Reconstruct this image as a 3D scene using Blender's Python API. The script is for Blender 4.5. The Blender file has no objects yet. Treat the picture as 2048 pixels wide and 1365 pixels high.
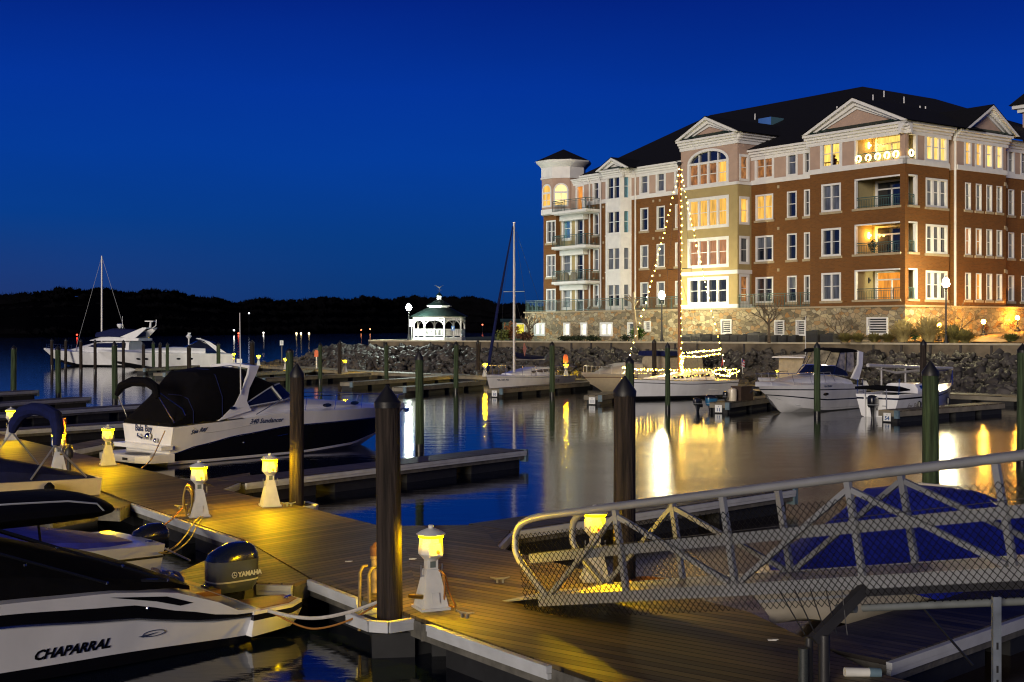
import bpy, bmesh, math, random
from mathutils import Vector as V, Matrix as MX
RND = random.Random(11)
sc = bpy.context.scene
col = sc.collection
FL, CX, HY, CH = 2600.0, 1024.0, 660.0, 3.85      # measured focal length (px), principal column, horizon row, eye height above water

def G(px, py, z=0.0):
    """world point on the level z seen at photo pixel"""
    Y = (CH - z) * FL / (py - HY)
    return V(((px - CX) / FL * Y, Y, z))

def D(px, py, Y):
    """world point at depth Y seen at photo pixel"""
    return V(((px - CX) / FL * Y, Y, CH - (py - HY) / FL * Y))

# ------------------------------------------------------------------ mesh builder
class MB:
    def __init__(s):
        s.v = []; s.f = []; s.m = []; s.s = []; s.T = None; s.mi = 0
    def add(s, vs, fs, smooth=False):
        o = len(s.v)
        s.v += [tuple(s.T @ V(p)) if s.T is not None else tuple(p) for p in vs]
        s.f += [[i + o for i in f] for f in fs]
        s.m += [s.mi] * len(fs); s.s += [smooth] * len(fs)
        return s
    def box(s, a, b):
        x0, y0, z0 = a; x1, y1, z1 = b
        return s.add([(x0,y0,z0),(x1,y0,z0),(x1,y1,z0),(x0,y1,z0),(x0,y0,z1),(x1,y0,z1),(x1,y1,z1),(x0,y1,z1)],
              [(0,3,2,1),(4,5,6,7),(0,1,5,4),(1,2,6,5),(2,3,7,6),(3,0,4,7)])
    def bar(s, p, q, w, h=None, up=(0,0,1)):
        """rectangular bar from p to q, w across, h in the up direction"""
        p = V(p); q = V(q); h = h or w
        d = (q - p).normalized(); u = V(up)
        a = d.cross(u)
        if a.length < 1e-4: a = d.cross(V((1,0,0)))
        a.normalize(); b = a.cross(d).normalized()
        a *= w/2; b *= h/2
        return s.add([p-a-b, p+a-b, p+a+b, p-a+b, q-a-b, q+a-b, q+a+b, q-a+b],
              [(0,3,2,1),(4,5,6,7),(0,1,5,4),(1,2,6,5),(2,3,7,6),(3,0,4,7)])
    def tube(s, pts, r, n=8, caps=True, closed=False):
        pts = [V(p) for p in pts]; k = len(pts)
        rr = r if isinstance(r, (list, tuple)) else [r]*k
        vs = []; prev = None
        for i, p in enumerate(pts):
            if closed: d = pts[(i+1) % k] - pts[i-1]
            else: d = pts[min(i+1, k-1)] - pts[max(i-1, 0)]
            d.normalize()
            if prev is None:
                a = d.cross(V((0,0,1)))
                if a.length < 1e-3: a = d.cross(V((1,0,0)))
            else: a = prev - d * prev.dot(d)
            a.normalize(); prev = a
            b = d.cross(a)
            vs += [p + (a*math.cos(2*math.pi*j/n) + b*math.sin(2*math.pi*j/n))*rr[i] for j in range(n)]
        fs = []
        for i in range(k if closed else k-1):
            i2 = (i+1) % k
            for j in range(n):
                j2 = (j+1) % n
                fs.append((i*n+j, i*n+j2, i2*n+j2, i2*n+j))
        s.add(vs, fs, True)
        if caps and not closed:
            o = len(s.v) - len(vs)
            s.f += [[o+j for j in range(n)][::-1], [o+(k-1)*n+j for j in range(n)]]
            s.m += [s.mi]*2; s.s += [False]*2
        return s
    def lathe(s, prof, c=(0,0,0), n=16, caps=True, phase=0.0, smooth=True):
        vs = []; fs = []
        for r, z in prof:
            vs += [(c[0]+r*math.cos(phase+2*math.pi*j/n), c[1]+r*math.sin(phase+2*math.pi*j/n), c[2]+z) for j in range(n)]
        for i in range(len(prof)-1):
            for j in range(n):
                j2 = (j+1) % n
                fs.append((i*n+j, i*n+j2, (i+1)*n+j2, (i+1)*n+j))
        if caps:
            fs.append(tuple(range(n))[::-1]); fs.append(tuple((len(prof)-1)*n+j for j in range(n)))
        return s.add(vs, fs, smooth)
    def prism(s, poly, vec):
        vec = V(vec); p = [V(q) for q in poly]; n = len(p)
        return s.add(p + [q+vec for q in p], [tuple(range(n))[::-1], tuple(range(n, 2*n))] + [(i, (i+1) % n, n+(i+1) % n, n+i) for i in range(n)])
    def loft(s, secs, closed=False, caps=False, smooth=True, mids=None):
        n = len(secs[0]); vs = [p for q in secs for p in q]; fs = []; ms = []
        for i in range(len(secs)-1):
            for j in range(n if closed else n-1):
                j2 = (j+1) % n
                fs.append((i*n+j, i*n+j2, (i+1)*n+j2, (i+1)*n+j))
                ms.append(mids[j] if mids else s.mi)
        s.add(vs, fs, smooth); s.m[-len(fs):] = ms
        if caps:
            o = len(s.v) - len(vs)
            s.f += [[o+j for j in range(n)][::-1], [o+(len(secs)-1)*n+j for j in range(n)]]
            s.m += [s.mi]*2; s.s += [False]*2
        return s
    def ball(s, c, r, n=8, k=5, sq=(1,1,1)):
        vs = [(c[0], c[1], c[2]-r*sq[2])]
        for i in range(1, k):
            a = -math.pi/2 + math.pi*i/k
            vs += [(c[0]+r*sq[0]*math.cos(a)*math.cos(2*math.pi*j/n), c[1]+r*sq[1]*math.cos(a)*math.sin(2*math.pi*j/n), c[2]+r*sq[2]*math.sin(a)) for j in range(n)]
        vs.append((c[0], c[1], c[2]+r*sq[2])); t = len(vs)-1
        fs = [(0, 1+(j+1) % n, 1+j) for j in range(n)]
        for i in range(k-2):
            for j in range(n):
                fs.append((1+i*n+j, 1+i*n+(j+1) % n, 1+(i+1)*n+(j+1) % n, 1+(i+1)*n+j))
        fs += [(t, 1+(k-2)*n+j, 1+(k-2)*n+(j+1) % n) for j in range(n)]
        return s.add(vs, fs, True)
    def octa(s, c, r):
        x, y, z = c
        return s.add([(x-r,y,z),(x+r,y,z),(x,y-r,z),(x,y+r,z),(x,y,z-r),(x,y,z+r)],
              [(0,2,5),(2,1,5),(1,3,5),(3,0,5),(2,0,4),(1,2,4),(3,1,4),(0,3,4)])
    def quad(s, *p): return s.add(p, [tuple(range(len(p)))])
    def build(s, name, mats, parent=None, w=False, recalc=True, sharp=38):
        vs = s.v
        if w and parent is not None:
            inv = WM[parent.name].inverted(); vs = [tuple(inv @ V(p)) for p in vs]
        me = bpy.data.meshes.new(name)
        me.from_pydata(vs, [], s.f)
        if not isinstance(mats, (list, tuple)): mats = [mats]
        for m in mats: me.materials.append(m)
        me.polygons.foreach_set('material_index', s.m)
        me.polygons.foreach_set('use_smooth', s.s)
        if recalc:
            bm = bmesh.new(); bm.from_mesh(me); bmesh.ops.recalc_face_normals(bm, faces=bm.faces); bm.to_mesh(me); bm.free()
        me.set_sharp_from_angle(angle=math.radians(sharp))
        me.update()
        o = bpy.data.objects.new(name, me); col.objects.link(o)
        if parent is not None: o.parent = parent
        return o

WM = {}
def thing(name, label, cat, loc=(0,0,0), rz=0.0, group=None):
    o = bpy.data.objects.new(name, None); col.objects.link(o)
    o.location = loc; o.rotation_euler = (0, 0, rz); o.empty_display_size = .2
    WM[o.name] = MX.Translation(V(loc)) @ MX.Rotation(rz, 4, 'Z')
    o['label'] = label; o['category'] = cat
    if group: o['group'] = group
    return o
def tag(o, label, cat, group=None):
    o['label'] = label; o['category'] = cat
    if group: o['group'] = group
    return o
def kind(o, k):
    o['kind'] = k; return o
def part(name, mats, parent, fn, w=False):
    m = MB(); fn(m); return m.build(name, mats, parent, w)
def tubes(name, mats, parent, paths, r, n=6):
    for q in paths:
        m = MB(); m.tube(q, r, n); m.build(name, mats, parent)
def recenter(o):
    """put the origin of a one-mesh thing at the middle of its base"""
    me = o.data; n = len(me.vertices)
    xs = [v.co.x for v in me.vertices]; ys = [v.co.y for v in me.vertices]; zs = [v.co.z for v in me.vertices]
    c = V(((min(xs)+max(xs))/2, (min(ys)+max(ys))/2, min(zs)))
    me.transform(MX.Translation(-c)); o.location = c
    return o
def dup(root, loc, rz=None, label=None):
    """a copy of a thing with copies of its parts and sub-parts"""
    r = root.copy(); col.objects.link(r); r.location = loc
    if rz is not None: r.rotation_euler = (0, 0, rz)
    WM[r.name] = MX.Translation(V(loc)) @ MX.Rotation(r.rotation_euler.z, 4, 'Z')
    if label: r['label'] = label
    for ch in list(root.children):
        c = ch.copy(); col.objects.link(c); c.parent = r
        for g in list(ch.children):
            d = g.copy(); col.objects.link(d); d.parent = c
    return r
def text_mesh(name, s, size, mat, parent, mtx, depth=.004, shear=0.0, bold=0.0, align='LEFT'):
    cu = bpy.data.curves.new(name, 'FONT'); cu.body = s; cu.size = size; cu.extrude = depth/2; cu.shear = shear
    cu.offset = bold; cu.align_x = align; cu.resolution_u = 2
    t = bpy.data.objects.new(name, cu); col.objects.link(t)
    bpy.context.view_layer.update()
    dg = bpy.context.evaluated_depsgraph_get()
    me = bpy.data.meshes.new_from_object(t.evaluated_get(dg))
    bpy.data.objects.remove(t); bpy.data.curves.remove(cu)
    me.transform(mtx); me.materials.clear(); me.materials.append(mat)
    o = bpy.data.objects.new(name, me); col.objects.link(o); o.parent = parent
    return o

# ------------------------------------------------------------------ materials
MATS = {}
def nodes(name):
    m = bpy.data.materials.new(name); m.use_nodes = True
    nt = m.node_tree; b = nt.nodes['Principled BSDF']
    return m, nt, b
def mat(name, c, r=.5, metal=0.0, var=.18, scale=6.0, bump=0.0, bscale=30.0, coat=0.0, spec=.5, st=None):
    if name in MATS: return MATS[name]
    m, nt, b = nodes(name); L = nt.links
    tc = nt.nodes.new('ShaderNodeTexCoord')
    no = nt.nodes.new('ShaderNodeTexNoise'); no.inputs['Scale'].default_value = scale; no.inputs['Detail'].default_value = 6
    src = tc.outputs['Object']
    if st:
        mp = nt.nodes.new('ShaderNodeMapping'); mp.inputs['Scale'].default_value = st; L.new(src, mp.inputs['Vector']); src = mp.outputs[0]
    L.new(src, no.inputs['Vector'])
    rp = nt.nodes.new('ShaderNodeValToRGB')
    rp.color_ramp.elements[0].position = .3; rp.color_ramp.elements[1].position = .72
    rp.color_ramp.elements[0].color = (*[max(0, x*(1-var)) for x in c], 1)
    rp.color_ramp.elements[1].color = (*[min(1, x*(1+var)) for x in c], 1)
    L.new(no.outputs['Fac'], rp.inputs['Fac']); L.new(rp.outputs['Color'], b.inputs['Base Color'])
    b.inputs['Roughness'].default_value = r; b.inputs['Metallic'].default_value = metal
    b.inputs['Specular IOR Level'].default_value = spec
    if coat: b.inputs['Coat Weight'].default_value = coat; b.inputs['Coat Roughness'].default_value = .08
    if bump:
        n2 = nt.nodes.new('ShaderNodeTexNoise'); n2.inputs['Scale'].default_value = bscale; n2.inputs['Detail'].default_value = 4
        L.new(src, n2.inputs['Vector'])
        bp = nt.nodes.new('ShaderNodeBump'); bp.inputs['Strength'].default_value = bump; bp.inputs['Distance'].default_value = .03
        L.new(n2.outputs['Fac'], bp.inputs['Height']); L.new(bp.outputs['Normal'], b.inputs['Normal'])
    MATS[name] = m; return m
def emit(name, c, s, base=(.03,.03,.03), nz=0.0, nscale=3.0, sample=True, st=None):
    if name in MATS: return MATS[name]
    m, nt, b = nodes(name)
    b.inputs['Base Color'].default_value = (*base, 1); b.inputs['Roughness'].default_value = .25
    b.inputs['Emission Color'].default_value = (*c, 1); b.inputs['Emission Strength'].default_value = s
    if nz:
        L = nt.links; tc = nt.nodes.new('ShaderNodeTexCoord')
        no = nt.nodes.new('ShaderNodeTexNoise'); no.inputs['Scale'].default_value = nscale; no.inputs['Detail'].default_value = 3
        src = tc.outputs['Object']
        if st:
            mp = nt.nodes.new('ShaderNodeMapping'); mp.inputs['Scale'].default_value = st; L.new(src, mp.inputs['Vector']); src = mp.outputs[0]
        L.new(src, no.inputs['Vector'])
        mr = nt.nodes.new('ShaderNodeMapRange'); mr.inputs['From Min'].default_value = .3; mr.inputs['From Max'].default_value = .7
        mr.inputs['To Min'].default_value = s*(1-nz); mr.inputs['To Max'].default_value = s*(1+nz)
        L.new(no.outputs['Fac'], mr.inputs['Value']); L.new(mr.outputs['Result'], b.inputs['Emission Strength'])
    if not sample: m.cycles.emission_sampling = 'NONE'
    MATS[name] = m; return m
# ================================================================== world, sun, camera
w = bpy.data.worlds.new('World'); sc.world = w; w.use_nodes = True
nt = w.node_tree; L = nt.links; bg = nt.nodes['Background']
tc = nt.nodes.new('ShaderNodeTexCoord'); sx = nt.nodes.new('ShaderNodeSeparateXYZ')
L.new(tc.outputs['Generated'], sx.inputs['Vector'])
rp = nt.nodes.new('ShaderNodeValToRGB'); cr = rp.color_ramp
stops = [(0.0,(.004,.032,.14)),(.03,(.004,.040,.185)),(.07,(.0025,.045,.235)),(.13,(.0012,.043,.315)),(.18,(.0008,.034,.32)),(.25,(.0006,.016,.215)),(.4,(.0008,.007,.075)),(1.0,(.001,.006,.04))]
cr.elements[0].position = 0; cr.elements[0].color = (*stops[0][1],1)
cr.elements[1].position = 1; cr.elements[1].color = (*stops[-1][1],1)
for p, c in stops[1:-1]:
    e = cr.elements.new(p); e.color = (*c,1)
L.new(sx.outputs['Z'], rp.inputs['Fac'])
# purple afterglow low in the west, left of the view
mr = nt.nodes.new('ShaderNodeMapRange'); mr.inputs['From Min'].default_value = -.12; mr.inputs['From Max'].default_value = -.5
L.new(sx.outputs['X'], mr.inputs['Value'])
mz = nt.nodes.new('ShaderNodeMapRange'); mz.inputs['From Min'].default_value = .085; mz.inputs['From Max'].default_value = .0
L.new(sx.outputs['Z'], mz.inputs['Value'])
mm = nt.nodes.new('ShaderNodeMath'); mm.operation = 'MULTIPLY'; L.new(mr.outputs['Result'], mm.inputs[0]); L.new(mz.outputs['Result'], mm.inputs[1])
mx = nt.nodes.new('ShaderNodeMixRGB'); L.new(mm.outputs[0], mx.inputs['Fac']); L.new(rp.outputs['Color'], mx.inputs['Color1']); mx.inputs['Color2'].default_value = (.022,.033,.135,1)
# a trace of the physical dusk sky on top of the measured gradient
sky = nt.nodes.new('ShaderNodeTexSky'); sky.sky_type = 'NISHITA'; sky.sun_disc = False
sky.sun_elevation = math.radians(-4); sky.sun_rotation = math.radians(215)
ad = nt.nodes.new('ShaderNodeMixRGB'); ad.blend_type = 'ADD'; ad.inputs['Fac'].default_value = .02
L.new(mx.outputs['Color'], ad.inputs['Color1']); L.new(sky.outputs['Color'], ad.inputs['Color2'])
cn = nt.nodes.new('ShaderNodeTexNoise'); cn.inputs['Scale'].default_value = 3.0; cn.inputs['Detail'].default_value = 4; cmp_ = nt.nodes.new('ShaderNodeMapping'); cmp_.inputs['Scale'].default_value = (1,1,4); L.new(tc.outputs['Generated'], cmp_.inputs['Vector']); L.new(cmp_.outputs[0], cn.inputs['Vector'])
cv = nt.nodes.new('ShaderNodeMapRange'); cv.inputs['To Min'].default_value = .88; cv.inputs['To Max'].default_value = 1.12; L.new(cn.outputs['Fac'], cv.inputs['Value'])
cmul = nt.nodes.new('ShaderNodeMixRGB'); cmul.blend_type = 'MULTIPLY'; cmul.inputs['Fac'].default_value = 1; L.new(ad.outputs['Color'], cmul.inputs['Color1']); L.new(cv.outputs['Result'], cmul.inputs['Color2'])
L.new(cmul.outputs['Color'], bg.inputs['Color']); bg.inputs['Strength'].default_value = 1.0

sun = bpy.data.lights.new('sun', 'SUN'); sun.energy = 2.3; sun.angle = math.radians(20); sun.color = (1.0,.87,.71)
so = bpy.data.objects.new('sun', sun); col.objects.link(so)
so.rotation_euler = (math.radians(80), 0, math.radians(-24))

cam = bpy.data.cameras.new('camera'); cam.sensor_width = 36; cam.lens = FL/2048*36
cam.shift_y = -(682.5-HY)/2048; cam.clip_end = 6000; cam.clip_start = .1
co = bpy.data.objects.new('camera', cam); col.objects.link(co)
co.location = (0,0,CH); co.rotation_euler = (math.radians(90),0,0); sc.camera = co
sc.view_settings.view_transform = 'Standard'; sc.view_settings.look = 'None'
sc.view_settings.exposure = 0; sc.view_settings.gamma = 1
cy = sc.cycles
cy.use_denoising = True; cy.max_bounces = 6; cy.diffuse_bounces = 2; cy.glossy_bounces = 3
cy.transmission_bounces = 4; cy.transparent_max_bounces = 8; cy.sample_clamp_indirect = 4; cy.caustics_reflective = False; cy.caustics_refractive = False
cy.use_light_tree = True; cy.filter_width = 1.15

# ================================================================== water
m, nt, b = nodes('water'); L = nt.links
tc = nt.nodes.new('ShaderNodeTexCoord')
b.inputs['Base Color'].default_value = (.003,.006,.014,1); b.inputs['IOR'].default_value = 1.34
# patches of thin ice / wind ripple: rougher, brown base stands in for golden reflections
mp = nt.nodes.new('ShaderNodeMapping'); mp.inputs['Scale'].default_value = (.05,.09,.05); L.new(tc.outputs['Object'], mp.inputs['Vector'])
n1 = nt.nodes.new('ShaderNodeTexNoise'); n1.inputs['Scale'].default_value = 1.0; n1.inputs['Detail'].default_value = 5; L.new(mp.outputs['Vector'], n1.inputs['Vector'])
sp = nt.nodes.new('ShaderNodeSeparateXYZ'); L.new(tc.outputs['Object'], sp.inputs['Vector'])
mk = nt.nodes.new('ShaderNodeMapRange'); mk.inputs['From Min'].default_value = -1.0; mk.inputs['From Max'].default_value = 4.0; L.new(sp.outputs['X'], mk.inputs['Value'])
am = nt.nodes.new('ShaderNodeMath'); am.operation = 'MULTIPLY_ADD'; L.new(n1.outputs['Fac'], am.inputs[0]); am.inputs[1].default_value = 2.2; am.inputs[2].default_value = -.35
my = nt.nodes.new('ShaderNodeMapRange'); my.inputs['From Min'].default_value = 51.0; my.inputs['From Max'].default_value = 44.0; L.new(sp.outputs['Y'], my.inputs['Value'])
m0 = nt.nodes.new('ShaderNodeMath'); m0.operation = 'MULTIPLY'; L.new(my.outputs['Result'], m0.inputs[0]); L.new(mk.outputs['Result'], m0.inputs[1])
mu = nt.nodes.new('ShaderNodeMath'); mu.operation = 'MULTIPLY'; mu.use_clamp = True; L.new(am.outputs[0], mu.inputs[0]); L.new(m0.outputs[0], mu.inputs[1])
ro = nt.nodes.new('ShaderNodeMapRange'); ro.inputs['To Min'].default_value = .055; ro.inputs['To Max'].default_value = .27; L.new(mu.outputs[0], ro.inputs['Value']); L.new(ro.outputs['Result'], b.inputs['Roughness'])
cm = nt.nodes.new('ShaderNodeMixRGB'); cm.inputs['Color1'].default_value = (.003,.006,.014,1); cm.inputs['Color2'].default_value = (.026,.016,.007,1); L.new(mu.outputs[0], cm.inputs['Fac']); L.new(cm.outputs['Color'], b.inputs['Base Color'])
m2 = nt.nodes.new('ShaderNodeMapping'); m2.inputs['Scale'].default_value = (.55,1.3,1); L.new(tc.outputs['Object'], m2.inputs['Vector'])
n2 = nt.nodes.new('ShaderNodeTexNoise'); n2.inputs['Scale'].default_value = 1.1; n2.inputs['Detail'].default_value = 5; n2.inputs['Roughness'].default_value = .55; L.new(m2.outputs['Vector'], n2.inputs['Vector'])
bp = nt.nodes.new('ShaderNodeBump'); bp.inputs['Strength'].default_value = .3; bp.inputs['Distance'].default_value = .035; L.new(n2.outputs['Fac'], bp.inputs['Height']); L.new(bp.outputs['Normal'], b.inputs['Normal'])
mb = MB(); mb.quad((-3000,-30,0),(3000,-30,0),(3000,3000,0),(-3000,3000,0))
kind(mb.build('water', m), 'structure')

# ================================================================== land behind the bulkhead
WL = [(-9.0,142.0),(-12.9,117.7),(31.1,79.0),(60.0,53.5)]       # plan line of the bulkhead face
ZT, ZTL = 3.0, 2.9
M_grass = mat('lawn', (.045,.075,.02), .9, var=.4, scale=1.2, bump=.4, bscale=25)
M_path = mat('path_paving', (.33,.22,.13), .8, var=.15, scale=2)
mb = MB(); mb.add([(-12.7,117.9,2.86),(31.4,79.6,2.96),(75,41,2.96),(140,80,2.96),(140,260,2.96),(10,260,2.9),(-6,190,2.8),(-8.8,142,2.8)],[tuple(range(8))])
kind(mb.build('ground', M_grass), 'structure')
mb = MB()
for a, b2 in ((0,1),):
    mb.add([(-12.4,118.0,2.905),(31.4,79.9,2.995),(33.0,81.5,2.995),(-11.0,120.0,2.905)],[(0,1,2,3)])
mb.add([(31.6,82.5,3.0),(34.5,78.0,3.0),(60,56,3.0),(62,62,3.0),(47,82,3.05),(40,92,3.05),(36.5,92,3.05)],[tuple(range(7))])
kind(mb.build('promenade_path', M_path), 'structure')

# ------------------------------------------------------------------ far hills and woods
M_hill = mat('hill_ground', (.003,.003,.004), 1.0, var=.3, scale=.02, spec=0)
M_wood = mat('far_woods', (.0025,.0025,.0035), 1.0, var=.4, scale=.05, spec=0)
def hill_h(px):
    pts = [(-600,612),(-200,600),(0,595),(60,590),(190,580),(300,586),(400,600),(512,604),(590,612),(660,600),(740,603),(850,602),(905,603),(960,608),(1060,615),(1200,618),(1500,615),(2100,612),(2800,612)]
    for (a, ya), (b2, yb) in zip(pts, pts[1:]):
        if a <= px <= b2:
            return ya + (yb-ya)*(px-a)/(b2-a)
    return 612
def shoreY(px):
    return 3.85*FL/(15.5 - 10.0*min(1, max(0, (px-60)/760)))
mb = MB(); secs = []
for i in range(140):
    px = -600 + i*25
    Y0 = shoreY(px); top = hill_h(px) + 9 + 2*math.sin(i*.9) + 1.5*math.sin(i*2.3)
    Y1 = Y0 + 330
    p0 = D(px, 0, Y0); zt = CH + (HY-top)/FL*Y1
    a = V((p0.x, Y0, -1)); c = V(((px-CX)/FL*Y1, Y1, zt))
    secs.append([tuple(a), tuple(a.lerp(c,.12)+V((0,0,4))), tuple(a.lerp(c,.5)+V((0,0,3))), tuple(c), (c.x*1.3, Y1*1.35, zt*.7)])
mb.loft(secs); kind(mb.build('hills', M_hill), 'structure')
mb = MB()
for i in range(5200):                     # bare winter trees, far too many to count
    px = RND.uniform(-300, 2300) if i > 3600 else RND.uniform(-150, 1120)
    t = RND.choice((1.0, 1.0, 1.0, .85, .6, .3, .05)); Y0 = shoreY(px); Y = Y0 + 330*t
    top = hill_h(px) + 7 + 2.5*math.sin(px*.031) + 1.5*math.sin(px*.083); zt = CH + (HY-top)/FL*(Y0+330)
    z = zt*t*(1 if t > .8 else .95) - 2
    k = Y/1000.0; x = (px-CX)/FL*Y; h = RND.uniform(4, 10)*k*.85*(1+.15*math.sin(px*.023)+.12*math.sin(px*.061+1)); wd = h*RND.uniform(.35,.6)
    n = 9; wd = h*RND.uniform(.7,1.3); cr_ = [(x-wd*.5,Y,z)]
    for q in range(n+1):
        a = math.pi*(1-q/n); k2 = RND.uniform(.6,1.12)
        cr_.append((x+wd*.5*math.cos(a)*k2, Y+RND.uniform(-1,1), z+h*.25+h*.62*math.sin(a)*k2))
    cr_.append((x+wd*.5,Y,z)); mb.add(cr_,[tuple(range(len(cr_)))])
    for q in range(5):
        a = RND.uniform(-1.0,1.0); l = h*RND.uniform(.18,.3); bx = x+wd*.38*math.sin(a); bz = z+h*.25+h*.5*math.cos(a); tw = h*.03
        mb.add([(bx-tw,Y,bz),(bx+tw,Y,bz),(bx+math.sin(a)*l,Y,bz+math.cos(a)*l)],[(0,1,2)])
kind(mb.build('far_woods', M_wood, recalc=False), 'stuff')
# lights of the far shore
for px, py, c, s, lab, cat in [(593,667,(1,.75,.35),9,'leftmost warm lamp of the pair on the far river bank','shore light'),(602,667,(1,.75,.35),9,'second warm lamp of the pair on the far river bank','shore light'),
        (618,667,(1,.75,.35),9,'warm lamp on the far river bank just right of the pair','shore light'),(468,661,(1,.9,.8),10,'pale navigation lamp on the far bank','marker light'),(477,667,(1,.08,.04),9,'red navigation lamp on the far bank beside the pale one','marker light'),
        (154,670,(1,.06,.03),6,'small red lamp on the far bank at the left','marker light'),(527,666,(1,.9,.8),6,'faint white lamp alone on the far bank','shore light'),(722,660,(1,.3,.12),4,'dim orange house light on the far bank','house light'),
        (740,659,(1,.35,.15),5,'orange house light on the far bank nearest the gazebo lamp','house light'),(965,650,(1,.2,.1),3,'dim red lights far behind the lawn right of the gazebo','house light'),(498,627,(.9,.9,1),4,'pale house light high on the dark wooded hill','house light')]:
    Y = shoreY(px) - 5
    p = D(px, py, Y)
    mb = MB(); mb.T = MX.Translation(p); mb.octa((0,0,0), Y*.00075); mb.tube([(0,0,-.1),(0,0,-max(1.0,p.z+.5))], Y*.00012, 4); mb.m[:8] = [1]*8
    mb.T = None; mb.v = [tuple(V(v)-p) for v in mb.v]
    o = mb.build('shore_lamp', [mat('lamp_pole_far',(.02,.02,.02)), emit('shore_%s' % lab[:12], c, s, sample=False)]); o.location = p
    tag(o, lab, cat)

# ------------------------------------------------------------------ bulkhead: concrete panels between dark soldier posts, pale cap
M_conc = mat('bulkhead_concrete', (.135,.11,.075), .85, var=.55, scale=.9, bump=.25, bscale=8)
M_cap = mat('bulkhead_cap', (.42,.38,.28), .8, var=.12, scale=3)
M_post = mat('bulkhead_post', (.035,.03,.028), .7, var=.3)
wall = thing('bulkhead_wall', 'long concrete panel bulkhead with pale cap below the brick apartments', 'retaining wall', (9,98,2.2))
panels = MB(); cap = MB(); posts = MB()
for (x0,y0),(x1,y1) in zip(WL, WL[1:]):
    d = V((x1-x0, y1-y0, 0)); Ln = d.length; d.normalize(); nn = V((-d.y, d.x, 0))
    ang = math.atan2(d.y, d.x); T = MX.Translation((x0,y0,0)) @ MX.Rotation(ang, 4, 'Z')
    za = 2.9 if x0 < 0 else 3.0; zb = 2.9 if x1 < 0 else 3.0
    panels.T = cap.T = posts.T = T
    k = int(Ln/1.9)
    for i in range(k):
        u0, u1 = Ln*i/k, Ln*(i+1)/k
        z0 = za+(zb-za)*i/k; z1 = za+(zb-za)*(i+1)/k
        o = RND.uniform(-.02,.02)
        panels.add([(u0,o,1.3),(u1,o,1.3),(u1,o,z1-.1),(u0,o,z0-.1),(u0,o+.3,1.3),(u1,o+.3,1.3),(u1,o+.3,z1-.1),(u0,o+.3,z0-.1)],[(0,1,2,3),(4,7,6,5),(3,2,6,7),(1,5,6,2),(0,3,7,4)])
        if RND.random() < .75: posts.box((u0-.07,-.09,1.3),(u0+.07,-.025,z0-.11))
        cap.add([(u0,-.13,z0-.098),(u1,-.13,z1-.098),(u1,.42,z1-.098),(u0,.42,z0-.098),(u0,-.13,z0+.02),(u1,-.13,z1+.02),(u1,.42,z1+.02),(u0,.42,z0+.02)],[(0,3,2,1),(4,5,6,7),(0,1,5,4),(2,3,7,6)])
panels.build('panel', M_conc, wall, True); cap.build('cap', M_cap, wall, True); posts.build('soldier_post', M_post, wall, True)

# ------------------------------------------------------------------ riprap: loose rock under the wall
M_rock = mat('rock', (.055,.050,.048), .7, var=.7, scale=.55, bump=.5, bscale=9, spec=.35)
M_mud = mat('bank_mud', (.03,.027,.025), .9)
BASE = [(-22.0,124.0),(-13.6,110.2),(-6,99.5),(28.0,66.6),(56,37)]
TOPL = [(-16.5,122),(-12.2,117.0),(-4.0,109.6),(31.0,78.9),(59.8,53.3)]
mb = MB(); secs = []
for a, b2 in zip(BASE, TOPL):
    secs.append([(a[0],a[1],-.6),(a[0],a[1],.05),(b2[0],b2[1],2.1)])
mb.loft(secs, smooth=False); kind(mb.build('bank', M_mud), 'structure')
def rock(mb, c, r):
    n = 6; k = 4; vs = []
    base = [(0,0,-1)] + [(math.cos(a+o)*ce, math.sin(a+o)*ce, se) for (ce,se,o) in ((.8,-.5,0),(1,.1,.5),(.7,.7,0)) for a in [2*math.pi*j/5 for j in range(5)]] + [(0,0,1)]
    rot = MX.Rotation(RND.uniform(0,6.28),3,'Z') @ MX.Rotation(RND.uniform(0,3),3,'X')
    sx_, sy_, sz_ = r*RND.uniform(.7,1.35), r*RND.uniform(.7,1.2), r*RND.uniform(.55,1.0)
    vs = [V(c) + rot @ V((p[0]*sx_*RND.uniform(.75,1.2), p[1]*sy_*RND.uniform(.75,1.2), p[2]*sz_*RND.uniform(.8,1.15))) for p in base]
    fs = [(0,1+(j+1)%5,1+j) for j in range(5)]
    for i in range(2): fs += [(1+i*5+j,1+i*5+(j+1)%5,6+i*5+(j+1)%5,6+i*5+j) for j in range(5)]
    fs += [(16,11+j,11+(j+1)%5) for j in range(5)]
    mb.add(vs, fs, True)
mb = MB()
for s in range(4):
    a0, a1, b0, b1 = V((*BASE[s],0)), V((*BASE[s+1],0)), V((*TOPL[s],0)), V((*TOPL[s+1],0))
    ln = (a1-a0).length; n = int(ln*(75 if s < 3 else 6))
    for i in range(n):
        t = RND.random(); u = RND.random()
        p = a0.lerp(a1,t).lerp(b0.lerp(b1,t),u); p.z = .1 + 2.05*u + RND.uniform(-.05,.25)
        if s < 2: p.z += .25*math.sin(u*3.1)
        rock(mb, p, RND.uniform(.11,.25) if RND.random() < .86 else RND.uniform(.28,.48))
for i in range(900):                      # low breakwater of dark rock left of the point
    t = RND.random(); px = 655 - 140*t; Y = 122 + 6*t
    p = D(px, 700, Y); p.z = RND.uniform(0,1.5)*(1-.75*t) ; p.y += RND.uniform(-1.5,1.5); p.x += RND.uniform(-1,1)
    rock(mb, p, RND.uniform(.15,.3))
kind(mb.build('riprap', M_rock, recalc=False, sharp=62), 'stuff')
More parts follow.
